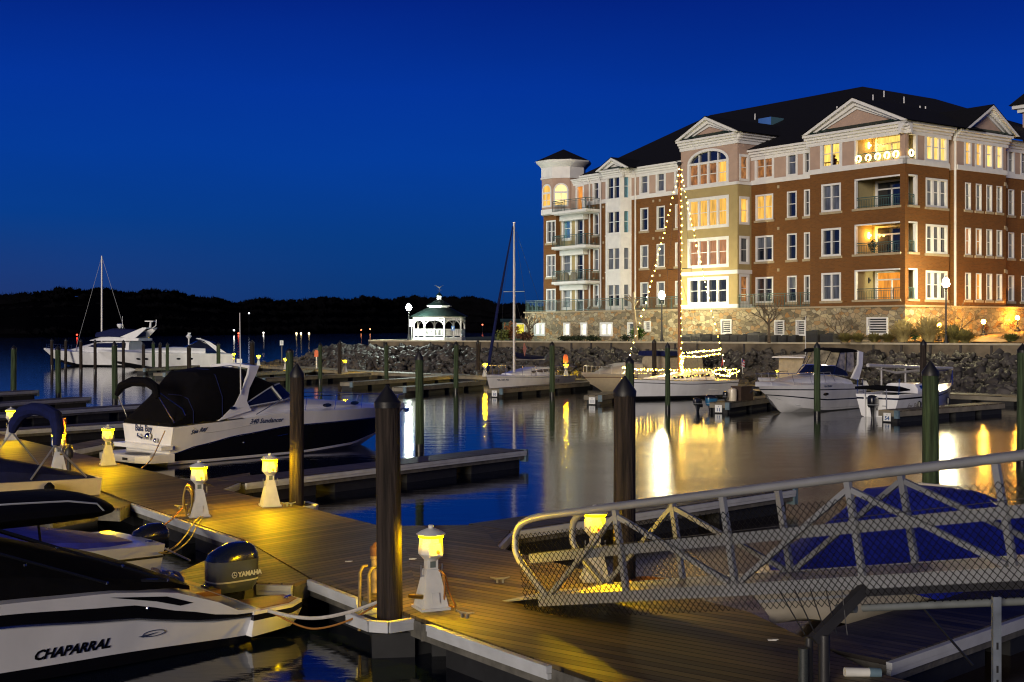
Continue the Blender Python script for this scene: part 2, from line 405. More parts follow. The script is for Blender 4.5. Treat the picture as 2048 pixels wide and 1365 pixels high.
# ================================================================== apartment building
def tex_mat(name, rough=.85):
    m, nt, b = nodes(name); b.inputs['Roughness'].default_value = rough
    tc = nt.nodes.new('ShaderNodeTexCoord'); sp = nt.nodes.new('ShaderNodeSeparateXYZ'); nt.links.new(tc.outputs['Object'], sp.inputs[0])
    ad = nt.nodes.new('ShaderNodeMath'); nt.links.new(sp.outputs['X'], ad.inputs[0]); nt.links.new(sp.outputs['Y'], ad.inputs[1])
    cb = nt.nodes.new('ShaderNodeCombineXYZ'); nt.links.new(ad.outputs[0], cb.inputs['X']); nt.links.new(sp.outputs['Z'], cb.inputs['Y'])
    return m, nt, b, tc, cb
m, nt, b, tc, cb = tex_mat('brick'); L = nt.links
bk = nt.nodes.new('ShaderNodeTexBrick'); bk.inputs['Scale'].default_value = 1.0; bk.inputs['Brick Width'].default_value = .26; bk.inputs['Row Height'].default_value = .09
bk.inputs['Mortar Size'].default_value = .012; bk.inputs['Color1'].default_value = (.178,.066,.008,1); bk.inputs['Color2'].default_value = (.130,.046,.006,1); bk.inputs['Mortar'].default_value = (.15,.072,.019,1); bk.inputs['Bias'].default_value = -.1
L.new(cb.outputs[0], bk.inputs['Vector'])
no = nt.nodes.new('ShaderNodeTexNoise'); no.inputs['Scale'].default_value = .35; no.inputs['Detail'].default_value = 5; L.new(tc.outputs['Object'], no.inputs['Vector'])
mr = nt.nodes.new('ShaderNodeMapRange'); mr.inputs['To Min'].default_value = .75; mr.inputs['To Max'].default_value = 1.25; L.new(no.outputs['Fac'], mr.inputs['Value'])
mx = nt.nodes.new('ShaderNodeMixRGB'); mx.blend_type = 'MULTIPLY'; mx.inputs['Fac'].default_value = 1; L.new(bk.outputs['Color'], mx.inputs['Color1']); L.new(mr.outputs['Result'], mx.inputs['Color2']); L.new(mx.outputs[0], b.inputs['Base Color'])
M_brick = m
m, nt, b, tc, cb = tex_mat('rubble_stone'); L = nt.links
mp = nt.nodes.new('ShaderNodeMapping'); mp.inputs['Scale'].default_value = (2.6,4.2,2.6); L.new(cb.outputs[0], mp.inputs['Vector'])
nz = nt.nodes.new('ShaderNodeTexNoise'); nz.inputs['Scale'].default_value = 1.4; L.new(mp.outputs[0], nz.inputs['Vector'])
mxv = nt.nodes.new('ShaderNodeMixRGB'); mxv.inputs['Fac'].default_value = .25; L.new(mp.outputs[0], mxv.inputs['Color1']); L.new(nz.outputs['Color'], mxv.inputs['Color2'])
vo = nt.nodes.new('ShaderNodeTexVoronoi'); vo.inputs['Scale'].default_value = 1.15; L.new(mxv.outputs[0], vo.inputs['Vector'])
ve = nt.nodes.new('ShaderNodeTexVoronoi'); ve.feature = 'DISTANCE_TO_EDGE'; ve.inputs['Scale'].default_value = 1.15; L.new(mxv.outputs[0], ve.inputs['Vector'])
sc_ = nt.nodes.new('ShaderNodeSeparateColor'); L.new(vo.outputs['Color'], sc_.inputs[0])
rp = nt.nodes.new('ShaderNodeValToRGB'); e = rp.color_ramp.elements; e[0].color = (.10,.080,.050,1); e[1].color = (.50,.42,.25,1)
for p, c in ((.25,(.34,.29,.18,1)),(.45,(.34,.18,.055,1)),(.6,(.43,.38,.26,1)),(.8,(.17,.14,.09,1))):
    q = rp.color_ramp.elements.new(p); q.color = c
L.new(sc_.outputs[0], rp.inputs['Fac'])
ed = nt.nodes.new('ShaderNodeMapRange'); ed.inputs['From Max'].default_value = .06; L.new(ve.outputs['Distance'], ed.inputs['Value'])
mg = nt.nodes.new('ShaderNodeMixRGB'); mg.inputs['Color1'].default_value = (.13,.11,.08,1); L.new(ed.outputs['Result'], mg.inputs['Fac']); L.new(rp.outputs[0], mg.inputs['Color2']); L.new(mg.outputs[0], b.inputs['Base Color'])
bp = nt.nodes.new('ShaderNodeBump'); bp.inputs['Strength'].default_value = .6; bp.inputs['Distance'].default_value = .06; L.new(ed.outputs['Result'], bp.inputs['Height']); L.new(bp.outputs[0], b.inputs['Normal'])
M_stone = m
M_pink = mat('pink_stucco', (.42,.30,.235), .9, var=.08, scale=1.5)
M_tan = mat('tan_stucco', (.36,.28,.125), .9, var=.08, scale=1.5)
M_white = mat('white_trim', (.72,.72,.70), .6, var=.06, scale=2)
M_shingle = mat('roof_shingle', (.006,.006,.008), .9, var=.5, scale=9, bump=.3, bscale=12, spec=.2)
M_green = mat('green_metal_roof', (.006,.026,.022), .55, var=.2)
M_rail = mat('green_railing', (.05,.11,.10), .5, var=.2)
M_sill = mat('limestone_sill', (.38,.31,.2), .8, var=.12)
M_glass = mat('dark_window_glass', (.012,.016,.026), .06, var=.3, scale=1.5, spec=1.0, coat=.6)
M_blind = mat('window_blind', (.10,.115,.145), .3, var=.5, scale=2.2, coat=.5, st=(2.5,2.5,.35))
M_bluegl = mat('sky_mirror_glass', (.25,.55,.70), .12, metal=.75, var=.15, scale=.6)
M_int = mat('loggia_stucco', (.36,.30,.15), .9, var=.06)
M_dark = mat('dark_metal', (.02,.02,.022), .45, var=.2)
E_yel = emit('window_light_yellow', (1,.52,.08), .95, nz=.38, nscale=2.0, st=(2.0,2.0,.35))
E_brt = emit('window_light_bright', (1,.64,.14), 1.25, nz=.35, nscale=2.0, st=(2.5,2.5,.5))
E_org = emit('window_light_orange', (1,.34,.03), .8, nz=.35, nscale=2.2, st=(2.2,2.2,.5))
E_dim = emit('window_light_dim', (.9,.33,.07), .30, nz=.8, nscale=2.4, st=(1.5,1.5,.9))
E_sal = emit('window_light_salmon', (1,.40,.16), .42, nz=.4, nscale=2.2, st=(2.2,2.2,.45))
E_wht = emit('window_light_white', (1,1,.80), 1.6, nz=.35, nscale=3)
M_see, nt_, b_see = nodes('clear_pane'); b_see.inputs['Transmission Weight'].default_value = 1; b_see.inputs['Roughness'].default_value = 0; b_see.inputs['IOR'].default_value = 1.02; b_see.inputs['Base Color'].default_value = (1,.95,.85,1)
PM = dict(g=M_see, d=M_glass, b=M_blind, c=M_bluegl, y=E_yel, B=E_brt, o=E_org, m=E_dim, s=E_sal, w=E_wht)

BC = V((26.0, 86.0, 0)); BA = math.atan2(-.8083, .5888)
BL = thing('apartment_building', 'five storey brick and pink stucco apartment house with hipped black roofs and a stone base', 'building', BC, BA)
def XA(px, y=0.0):
    r = (px-CX)/FL; return (r*(86+.5888*y)-26-.8083*y)/(.5888+.8083*r)
def YB(px, x=0.0):
    r = (px-CX)/FL; return (r*(86-.8083*x)-26-.5888*x)/(.8083-.5888*r)
def ZB(py, x, y): return CH+(HY-py)/FL*(86-.8083*x+.5888*y)
def bw(x, y, z): return WM[BL.name] @ V((x, y, z))
def FA(y): return MX.Translation((0,y,0))
def FB(x): return MX.Translation((x,0,0)) @ MX.Rotation(math.pi/2,4,'Z')
FLR = [5.5, 8.62, 11.74, 14.86]
brick, pink, tan, stone, white, cornice, sills, intr, slabs, quoin = (MB() for _ in range(10))
def grid_wall(mb, T, u0, u1, z0, z1, holes=(), dep=.18):
    """wall sheet with reveals round its openings"""
    mb.T = T
    us = sorted({u0, u1, *[q for h in holes for q in h[:2] if u0 < q < u1]}); zs = sorted({z0, z1, *[q for h in holes for q in h[2:4] if z0 < q < z1]})
    for a, b2 in zip(us, us[1:]):
        for c, d in zip(zs, zs[1:]):
            um, zm = (a+b2)/2, (c+d)/2
            if any(h[0] < um < h[1] and h[2] < zm < h[3] for h in holes): continue
            mb.quad((a,0,c),(b2,0,c),(b2,0,d),(a,0,d))
    for h in holes:
        a, b2, c, d = h[0], h[1], max(h[2], z0), min(h[3], z1)
        if c >= d: continue
        mb.quad((a,0,c),(a,dep,c),(a,dep,d),(a,0,d)); mb.quad((b2,0,c),(b2,0,d),(b2,dep,d),(b2,dep,c))
        mb.quad((a,0,c),(b2,0,c),(b2,dep,c),(a,dep,c)); mb.quad((a,0,d),(a,dep,d),(b2,dep,d),(b2,0,d))
def window(T, u0, u1, z0, z1, pane='d', cols=1, trim=.09, sill=True, rail=True, arch=False, muntin=False, lower=None, proud=.03, name='window'):
    """frame part with its pane as a sub-part"""
    f = MB(); f.T = T; dp = .16
    t = trim; fi = .045 if u1-u0 > 1 else .02
    if fi < .03 and t < .08: t = .05
    f.box((u0-t,-proud,z0-t),(u0+fi,dp-.012,z1+t)); f.box((u1-fi,-proud,z0-t),(u1+t,dp-.012,z1+t))
    f.box((u0+fi,-proud+.004,z0-t),(u1-fi,dp-.012,z0+fi)); f.box((u0+fi,-proud+.004,z1-fi),(u1-fi,dp-.012,z1+t))
    wd = (u1-u0)/cols
    for i in range(1, cols):
        mw = .05 if not muntin else .10
        f.box((u0+wd*i-mw,.0,z0+.05),(u0+wd*i+mw,dp-.012,z1-.05))
    zm = z0+(z1-z0)*.52
    if rail:
        for i in range(cols): f.box((u0+wd*i+.06,.07,zm-.024),(u0+wd*(i+1)-.06,dp-.014,zm+.024))
    o = f.build(name, M_white, BL)
    p = MB(); p.T = T
    if lower:
        p.quad((u0,dp,zm),(u1,dp,zm),(u1,dp,z1),(u0,dp,z1)); p.mi = 1; p.quad((u0,dp,z0),(u1,dp,z0),(u1,dp,zm),(u0,dp,zm))
        p.build('pane', [PM[pane], PM[lower]], o)
    else:
        p.quad((u0,dp,z0),(u1,dp,z0),(u1,dp,z1),(u0,dp,z1)); p.build('pane', PM[pane], o)
    if sill:
        sl_ = MB(); sl_.T = T; sl_.box((u0-.2,-.09,z0-t-.17),(u1+.2,.05,z0-t-.004)); sl_.build('sill', M_sill, o)
def railing(T, pts, z0, h=1.0, gap=.13, name='railing', post=1.6):
    r = MB(); r.T = T
    for (a, b2) in zip(pts, pts[1:]):
        a = V((a[0],a[1],0)); b2 = V((b2[0],b2[1],0)); ln = (b2-a).length
        r.bar(a+V((0,0,z0+h)), b2+V((0,0,z0+h)), .05, .05); r.bar(a+V((0,0,z0+h-.14)), b2+V((0,0,z0+h-.14)), .03, .03); r.bar(a+V((0,0,z0+.1)), b2+V((0,0,z0+.1)), .03, .03)
        n = max(1, int(ln/gap))
        for i in range(n+1):
            p = a.lerp(b2, i/n); big = (i % max(1, int(post/gap)) == 0) or i == n
            wd = .05 if big else .018
            r.bar(p+V((0,0,z0)), p+V((0,0,z0+h-(.03 if big else .14))), wd, wd)
    return r.build(name, M_rail, BL)
def band(mb, T, u0, u1, z0, z1, pr=.07):
    mb = MB(); mb.T = T; mb.box((u0,-pr,z0),(u1,.12,z1)); mb.build('string_course', M_white, BL)
def crown(T, u0, u1, zt, k=1.0):
    """stepped white cornice under an eave whose gutter top is zt"""
    cornice.T = T
    for a, b2, p in ((.78,.52,.06),(.52,.34,.16),(.34,.16,.32),(.16,0,.5)):
        cornice.box((u0,-p*k,zt-a*k),(u1,.15,zt-b2*k-.003))

HS = [(f+.47, f+2.25) for f in FLR[:3]] + [(15.32, 17.02)]
# ---- pavilion, harbour face (plane y=0)
xP = XA(1620); T = FA(0)
w0, w1 = XA(1645), XA(1680); l0, l1 = XA(1710), XA(1800)
LOG = [(f+.42, f+2.42) for f in FLR[:3]] + [(15.25, 17.0)]
holes = [(w0,w1,*HS[i]) for i in range(4)] + [(l0,l1,*LOG[i]) for i in range(4)]
grid_wall(brick, T, xP, 0, 5.5, 14.86, holes); grid_wall(pink, T, xP, 0, 14.86, 17.3, holes)
for i, pn in enumerate(('b','d','b','g')):
    window(T, w0, w1, *HS[i], pn, cols=2, sill=i < 3, trim=.09 if i < 3 else .2)
band(white, T, xP-.1, .07, 14.86, 15.2)
# ---- pavilion, right face (plane x=0)
TB = FB(0); yb = YB(1898)
v0, v1 = YB(1817), YB(1834); t0, t1 = YB(1853), YB(1893)
holes = [(v0,v1,*LOG[i]) for i in range(4)] + [(t0,t1,*HS[i]) for i in range(4)]
grid_wall(brick, TB, 0, yb, 5.5, 14.86, holes); grid_wall(pink, TB, 0, yb, 14.86, 17.3, holes)
for i, pn in enumerate(('b','d','b','B')):
    window(TB, t0, t1, *HS[i], pn, cols=3, muntin=True, sill=i < 3, trim=.09 if i < 3 else .2, lower='d' if i in (0,) else None)
band(white, TB, -.07, yb, 14.86, 15.2)
# loggias: recessed corner porches
LI = 2.0
for i in range(4):
    z0, z1 = LOG[i]; fz = FLR[i]+.05
    zc = min(z1+.12, 17.2)
    intr.T = None
    q = [(l0-.05,LI),(-LI*.9-.0,LI)]
    intr.quad((l0-.02,.18,fz),(l0-.02,LI,fz),(l0-.02,LI,zc),(l0-.02,.18,zc))
    intr.quad((l0-.02,LI,fz),(-.18,LI,fz),(-.18,LI,zc),(l0-.02,LI,zc))
    intr.quad((-.18,LI,fz),(-.18,v1+.02,fz),(-.18,v1+.02,zc),(-.18,LI,zc))
    intr.quad((l0-.02,.18,fz),(-.18,.18,fz),(-.18,LI,fz),(l0-.02,LI,fz))
    intr.quad((l0-.02,.18,zc),(-.18,.18,zc),(-.18,LI,zc),(l0-.02,LI,zc))
    # opening trim
    f = MB(); f.T = T
    f.box((l0-.02,-.03,z0-.02),(l0+.09,.2,z1)); f.box((l0-.02,-.03,z1-.08),(l1,.2,z1+.02))
    f.T = TB; f.box((v1-.16,-.03,z0-.02),(v1+.02,.2,z1)); f.box((v0,-.03,z1-.08),(v1,.2,z1+.02))
    if i == 3:
        f.T = None; f.lathe([(.16,z0-.02),(.16,z1)], (-.17,.17,0), 12); f.box((-.42,-.06,z0-.02),(.06,.42,z0+.12)); f.box((-.42,-.06,z1-.16),(.06,.42,z1))
    f.build('loggia_trim', M_white, BL)
    if i < 3:
        [part('loggia_sill', M_sill, BL, fn_) for fn_ in (lambda m: m.box((l0-.2,-.1,z0-.17),(l1+.1,.15,z0-.022)), lambda m: m.box((-.15,v0-.1,z0-.17),(.1,v1+.2,z0-.022)))]
    # sliding glass door in the back wall
    d0, d1 = XA(1757,LI), -1.35
    d = MB(); d.T = FA(LI-.05); zt = fz+2.1
    for a, b2, c, e2 in ((d0-.2,d0,fz,zt+.25),(d1,d1+.2,fz,zt+.25),(d0,d1,zt+.12,zt+.25),((d0+d1)/2-.05,(d0+d1)/2+.05,fz,zt-.35),(d0,d1,zt-.4,zt-.3)):
        d.box((a,-.06,c),(b2,.03,e2))
    dd = d.build('porch_door', M_white if i != 2 else M_white, BL)
    p = MB(); p.T = FA(LI-.06); p.quad((d0,0.02,fz),(d1,.02,fz),(d1,.02,zt+.12),(d0,.02,zt+.12))
    p.build('pane', (E_org, M_glass, M_glass, E_brt)[i], dd)
    railing(None, [(l0+.05,.1),(l1-.02,.1)], z0, .62 if i == 3 else .72, gap=.14)
    railing(None, [(-.1,v0+.03),(-.1,v1-.18)], z0, .62 if i == 3 else .72, gap=.14)
    if i in (0,1,3):
        m2 = MB(); m2.T = FA(1.45); m2.ball((l0+.12,0,fz+1.72),.085,8,5); m2.box((l0-.01,-.05,fz+1.52),(l0+.045,.05,fz+1.92))
        m2.build('wall_lamp', emit('sconce_glow', (1,.6,.12), 60) if i == 1 else (emit('sconce_soft', (1,.62,.2), 25) if i == 3 else M_dark), BL)
    if i in (1,3):
        lt = bpy.data.lights.new('porch_lamp', 'POINT'); lt.energy = (0,62,0,38)[i]; lt.color = (1,.42,.05) if i == 1 else (1,.46,.09); lt.shadow_soft_size = .08
        lo = bpy.data.objects.new('porch_lamp', lt); col.objects.link(lo); lo.location = bw(l0+.4, 1.35, fz+1.75)
# ---- recess, then the gabled section of the right face
TR = FB(-.6); TB2 = FB(0.0); y2a, y2b = YB(1914), YB(2012)
for mb_, za, zb in ((brick,5.5,14.86),(pink,14.86,17.3)):
    grid_wall(mb_, TR, yb, y2a, za, zb)
    mb_.T = None
    mb_.quad((0,yb,za),(-.6,yb,za),(-.6,yb,zb),(0,yb,zb)); mb_.quad((0,y2a,za),(-.6,y2a,za),(-.6,y2a,zb),(0,y2a,zb))
band(white, TR, yb, y2a, 14.86, 15.2)
cols4 = [(YB(a), YB(b2)) for a, b2 in ((1931,1940.5),(1952.5,1962),(1973.5,1983),(1994,2003))]
holes = [(a,b2,*HS[i]) for a, b2 in cols4 for i in range(4)]
grid_wall(brick, TB2, y2a, y2b, 5.5, 14.86, holes); grid_wall(pink, TB2, y2a, y2b, 14.86, 17.3, holes)
for k, (a, b2) in enumerate(cols4):
    pn = (('b','d','y','y'),('o','d','o','y'),('b','b','d','B'),('d','b','d','B'))[k]
    pn = (('b','s','b','y'),('o','m','b','y'),('b','d','b','B'),('b','d','d','B'))[k]
    for i in range(4): window(TB2, a, b2, *HS[i], pn[i], sill=i < 3, trim=.07 if i < 3 else .17, lower='d' if pn[i] == 'b' else None)
band(white, TB2, y2a, y2b+.05, 14.86, 15.2)
TB3 = FB(-.8); y3b = y2b+16
cols5 = [(YB(a,-.8), YB(b2,-.8)) for a, b2 in ((2017,2027),(2043,2054))] + [(y2b+4.2,y2b+5.1),(y2b+7,y2b+7.9),(y2b+10,y2b+11)]
holes = [(a,b2,*HS[i]) for a, b2 in cols5 for i in range(4)]
grid_wall(brick, TB3, y2b, y3b, 5.5, 14.86, holes); grid_wall(pink, TB3, y2b, y3b, 14.86, 17.3, holes)
for k, (a, b2) in enumerate(cols5[:3]):
    for i in range(4): window(TB3, a, b2, *HS[i], 'b' if (i+k) % 2 else 'd', sill=i < 3, trim=.07 if i < 3 else .15)
band(white, TB3, y2b, y3b, 14.86, 15.2)
for mb_, za, zb in ((brick,5.5,14.86),(pink,14.86,17.3)):
    mb_.T = None; mb_.quad((0,y2b,za),(-.8,y2b,za),(-.8,y2b,zb),(0,y2b,zb)); mb_.quad((-.8,y3b,za),(-20,y3b,za),(-20,y3b,zb),(-.8,y3b,zb))
# ---- main wall between bay and pavilion (plane y=1.5)
YM = 1.5; TM = FA(YM); xB0, xB1 = XA(1362), XA(1475)
brick.T = pink.T = None
for mb_, za, zb in ((brick,5.5,14.86),(pink,14.86,17.3)): mb_.quad((xP,0,za),(xP,YM,za),(xP,YM,zb),(xP,0,zb))
c3 = [(XA(1513,YM),XA(1545,YM),2),(XA(1576,YM),XA(1592,YM),1),(XA(1610,YM),XA(1618.5,YM),1)]
holes = [(a,b2,*HS[i]) for a, b2, _ in c3 for i in range(4)]
grid_wall(brick, TM, xB1, xP, 5.5, 14.86, holes); grid_wall(pink, TM, xB1, xP, 14.86, 17.3, holes)
for k, (a, b2, n) in enumerate(c3):
    pn = (('d','b','y','m'),('b','d','d','b'),('d','d','d','d'))[k]
    for i in range(4): window(TM, a, b2, *HS[i], pn[i], cols=n, sill=i < 3, trim=.08 if i < 3 else .17, lower='d' if (pn[i] == 'b' and i != 3) else None)
band(white, TM, xB1, xP, 14.86, 15.2)
# ---- stucco bay
zt = 18.1
BH = [(5.95,7.75),(8.85,10.8),(11.9,13.95),(15.15,16.75)]
a, b2 = XA(1379), XA(1454)
TBs = FB(xB1); s0, s1 = .35, 1.1
holes = [(a,b2,*h) for h in BH[:3]] + [(a,b2,BH[3][0],17.75)]
grid_wall(tan, T, xB0, xB1, 5.5, 14.86, holes); grid_wall(pink, T, xB0, xB1, 14.86, zt, holes)
sh = [(6.0,7.9),(9.0,10.8),(12.0,13.8),(15.3,17.0)]
holes = [(s0,s1,*h) for h in sh]
grid_wall(tan, TBs, 0, YM, 5.5, 14.86, holes); grid_wall(pink, TBs, 0, YM, 14.86, zt, holes)
tan.T = pink.T = None
tan.quad((xB0,0,5.5),(xB0,YM,5.5),(xB0,YM,14.86),(xB0,0,14.86)); pink.quad((xB0,0,14.86),(xB0,2.5,14.86),(xB0,2.5,zt),(xB0,0,zt)); pink.quad((xB1,YM,17.2),(xB1,4,17.2),(xB1,4,zt),(xB1,YM,zt))
for i, pn in enumerate(('d','s','y')):
    window(T, a, b2, *BH[i], pn, cols=4, muntin=True, sill=False, trim=.2, rail=True)
for i, pn in enumerate(('m','d','y','m')):
    window(TBs, s0, s1, *sh[i], pn, sill=False, trim=.17)
# arched top light
f = MB(); f.T = T; zr = BH[3][1]+.1; za_ = 17.72; wm = (a+b2)/2; hw = (b2-a)/2
f.box((a-.2,-.05,BH[3][0]-.15),(a+.04,.148,zr)); f.box((b2-.04,-.05,BH[3][0]-.15),(b2+.2,.148,zr)); f.box((a+.04,-.046,BH[3][0]-.15),(b2-.04,.148,BH[3][0]+.05)); f.box((a+.04,-.04,zr-.12),(b2-.04,.148,zr+.05))
for i in range(1,4):
    u = a+(b2-a)*i/4; f.box((u-.1,-.02,BH[3][0]+.05),(u+.1,.148,zr-.12)); f.box((u-.04,.02,zr+.05),(u+.04,.148,za_-.06-.18*abs(i-2)))
for i in range(4):
    u = a+(b2-a)*i/4; f.box((u+.1,.06,15.9),(u+(b2-a)/4-.1,.146,15.96))
n = 14; arc = [(wm+(hw+.2)*math.cos(math.pi*(1-i/n)), zr+(za_-zr+.17)*math.sin(math.pi*i/n)) for i in range(n+1)]; arc2 = [(wm+(hw-.02)*math.cos(math.pi*(1-i/n)), zr+(za_-zr-.03)*math.sin(math.pi*i/n)) for i in range(n+1)]
for i in range(n):
    f.prism([(arc[i][0],-.05,arc[i][1]),(arc[i+1][0],-.05,arc[i+1][1]),(arc2[i+1][0],-.05,arc2[i+1][1]),(arc2[i][0],-.05,arc2[i][1])],(0,.19,0))
fo = f.build('arched_window', M_white, BL)
p = MB(); p.T = FA(.16); wq = (b2-a)/4
for i, k in enumerate((0,0,0,1)):
    p.mi = k; p.quad((a+wq*i,0,BH[3][0]),(a+wq*(i+1),0,BH[3][0]),(a+wq*(i+1),0,zr),(a+wq*i,0,zr))
p.mi = 2; p.add([(q[0],0,q[1]) for q in arc2], [tuple(range(n+1))])
p.build('pane', [E_dim, E_yel, M_glass], fo)
pink.T = FA(.0); 
for s_ in (-1,1):     # spandrels beside the arch
    cs = [(wm+s_*hw, zr)] + [(wm+s_*hw*math.cos(math.pi/2*i/7), zr+(za_-zr)*math.sin(math.pi/2*i/7)) for i in range(8)] + [(wm, 17.75),(wm+s_*hw, 17.75)]
    pink.add([(q[0],-.001,q[1]) for q in cs[1:]], [tuple(range(len(cs)-1))])
for z0, z1 in ((14.86,15.08),(8.1,8.4),(5.52,5.8)):
    band(white, T, xB0-.05, xB1+.07, z0, z1, .08); band(white, TBs, -.08, YM, z0, z1, .08)
# ---- main wall left of the bay, white oriel, downspouts
xW0, xW1, xWc = XA(1211,.6), XA(1241,.6), XA(1263,YM); xT = XA(1168,YM)
c3 = [(XA(1282,YM),XA(1295.5,YM)),(XA(1315,YM),XA(1328.5,YM)),(XA(1352,YM),XA(1360,YM))]
holes = [(q,r,*HS[i]) for q, r in c3 for i in range(4)]
grid_wall(brick, TM, xWc, xB0, 5.5, 14.86, holes); grid_wall(pink, TM, xWc, xB0, 14.86, 17.3, holes)
for k, (q, r) in enumerate(c3):
    pn = ('bbdb','bbdb','dmmd')[k]
    for i in range(4): window(TM, q, r, *HS[i], pn[i], sill=i < 3, trim=.08 if i < 3 else .2, lower='d' if (pn[i] == 'b' and i in (0,)) else None)
band(white, TM, xWc, xB0, 14.86, 15.2)
T6 = FA(.6); u0, u1 = xW0+.25, xW1-.1
OH = [(f+.35, f+2.2) for f in FLR[:3]] + [(15.0,17.0)]
oriel = MB(); holes = [(u0,u1,*h) for h in OH]
grid_wall(oriel, T6, xW0, xW1, 5.5, 17.3, holes, .12)
cd = V((xWc-xW1, YM-.6, 0)); cl = cd.length; TC = MX.Translation((xW1,.6,0)) @ MX.Rotation(math.atan2(cd.y, cd.x),4,'Z')
ch_ = [(.3,.72,*h) for h in OH]
grid_wall(oriel, TC, 0, cl, 5.5, 17.3, ch_, .12)
oriel.T = None; oriel.quad((xW0,.6,5.5),(xW0-.4,YM,5.5),(xW0-.4,YM,17.3),(xW0,.6,17.3))
for i in range(4):
    z = FLR[i]+(3.06 if i == 0 else .25)
    if i:
        oriel.T = T6; oriel.box((xW0-.03,-.05,FLR[i]+.12),(xW1+.03,.05,FLR[i]+.2)); oriel.T = TC; oriel.box((0,-.05,FLR[i]+.12),(cl,.05,FLR[i]+.2))
        for TT, q, r in ((T6,u0,u1),(TC,.25,cl-.2)):       # raised panel between storeys
            oriel.T = TT; zz = FLR[i]-.75
            for A in ((q,-.03,zz,q+.05,.02,zz+.7),(r-.05,-.03,zz,r,.02,zz+.7),(q+.05,-.03,zz,r-.05,.02,zz+.05),(q+.05,-.03,zz+.65,r-.05,.02,zz+.7)): oriel.box(A[:3], A[3:])
oriel.build('oriel', M_white, BL)
for i in range(4):
    window(T6, u0, u1, *OH[i], 'bbdd'[i], cols=2, sill=False, trim=.04, lower='d' if i == 0 else None)
    window(TC, .3, .72, *OH[i], 'bbcc'[i], sill=False, trim=.04)
c1 = (XA(1188,YM), XA(1197,YM)); holes = [(*c1,*h) for h in HS]
grid_wall(brick, TM, xT, xW0-.4, 5.5, 14.86, holes); grid_wall(pink, TM, xT, xW0-.4, 14.86, 17.3, holes)
for i in range(4): window(TM, *c1, *HS[i], 'bbdd'[i], sill=i < 3, trim=.08 if i < 3 else .18, lower='d' if i == 0 else None)
band(white, TM, xT, xW0-.4, 14.86, 15.2)
for px in (1179.5,1201.5,1271,):
    d = MB(); d.T = None; x = XA(px,YM-.1); d.tube([(x,YM-.35,17.2),(x,YM-.12,16.7),(x,YM-.12,6.0),(x,YM-.3,5.75)],.075,6); d.build('downspout', M_white, BL)
d = MB(); y = YB(1913.5); d.tube([(-.15,y,17.3),(-.12,y,16.8),(-.12,y,3.0)],.085,6); d.build('downspout', M_white, BL)
# ---- left tower with balconies
yT = 1.05; TT_ = FA(yT); x0, x1 = XA(1087,yT), XA(1112,yT)
tw = (XA(1094,yT), XA(1110.5,yT)); th = [(f+.1, f+2.0) for f in FLR[:3]]
holes = [(*tw,*h) for h in th]
grid_wall(brick, TT_, x0, x1, 5.5, 14.6, holes)
for i in range(3): window(TT_, *tw, *th[i], 'bbd'[i], cols=2, sill=i > 0, trim=.08)
yR = 1.52; TRc = FA(yR); xr1 = XA(1170,YM)
brick.T = None
brick.quad((x1,yT,5.5),(x1,yR,5.5),(x1,yR,14.6),(x1,yT,14.6)); brick.quad((x0,yT,5.5),(x0,30,5.5),(x0,30,14.6),(x0,yT,14.6))
brick.quad((xT,YM,5.5),(xT,yR,5.5),(xT,yR,14.86),(xT,YM,14.86))
rw = (XA(1126,yR), XA(1141,yR)); rd = (XA(1153,yR), XA(1166,yR))
rh = [(f+.35, f+2.1) for f in FLR[:3]]; dh = [(f-.25, f+2.1) for f in FLR[:3]]
holes = [(*rw,*h) for h in rh] + [(*rd,*h) for h in dh]
recess_ = MB(); grid_wall(recess_, TRc, x1, xT, 5.2, 14.6, holes); recess_.build('balcony_back_wall', M_tan, BL, recalc=False)
for i in range(3):
    window(TRc, *rw, *rh[i], 'bwc'[i] if i != 1 else 'b', sill=False, trim=.2)
    window(TRc, *rd, *dh[i], 'd', sill=False, trim=.18, name='balcony_door')
for i in range(1,4):
    z = FLR[i]-.5
    s = MB(); bl0, bl1 = XA(1103,-.3), XA(1171,-.3); s.box((bl0,-.3,z-.22),(bl1,yR,z)); s.box((bl0+.15,-.15,z-.28),(bl1-.15,yR,z-.222)); s.box((XA(1119,.9),.9,z-.72),(XA(1166,.9),yR-.01,z-.285))
    s.build('balcony_slab', M_white, BL)
    railing(None, [(bl0+.08,.95),(bl0+.08,-.22),(bl1-.08,-.22),(bl1-.08,YM-.1)], z, .95, gap=.16)
# octagonal drum on top
cxO, cyO = XA(1127,2.2), 2.2; ro = 2.05
def octa_pts(r, z, ph=math.pi/8): return [(cxO+r*math.cos(ph+k*math.pi/4), cyO+r*math.sin(ph+k*math.pi/4), z) for k in range(8)]
drum = MB(); drum.loft([octa_pts(ro,14.55),octa_pts(ro,17.6)], closed=True, smooth=False); drum.build('turret_wall', M_pink, BL)
dw = MB(); dw.loft([octa_pts(ro+.06,17.6),octa_pts(ro+.06,18.55),octa_pts(ro+.14,18.6),octa_pts(ro+.3,18.8),octa_pts(ro+.55,19.0),octa_pts(ro+.6,19.15)], closed=True, smooth=False, caps=True)
dw2 = MB(); dw2.loft([octa_pts(ro+.08,14.3),octa_pts(ro+.08,14.75)], closed=True, smooth=False, caps=True); dw2.build('turret_base_band', M_white, BL)
dw.loft([octa_pts(ro+.12,17.52),octa_pts(ro+.12,17.66)], closed=True, smooth=False, caps=True); dw.build('turret_cornice', M_white, BL)
dr = MB(); dr.loft([octa_pts(ro+.62,19.155),octa_pts(.04,20.35)], closed=True, smooth=False, caps=True); dr.build('turret_roof', M_shingle, BL)
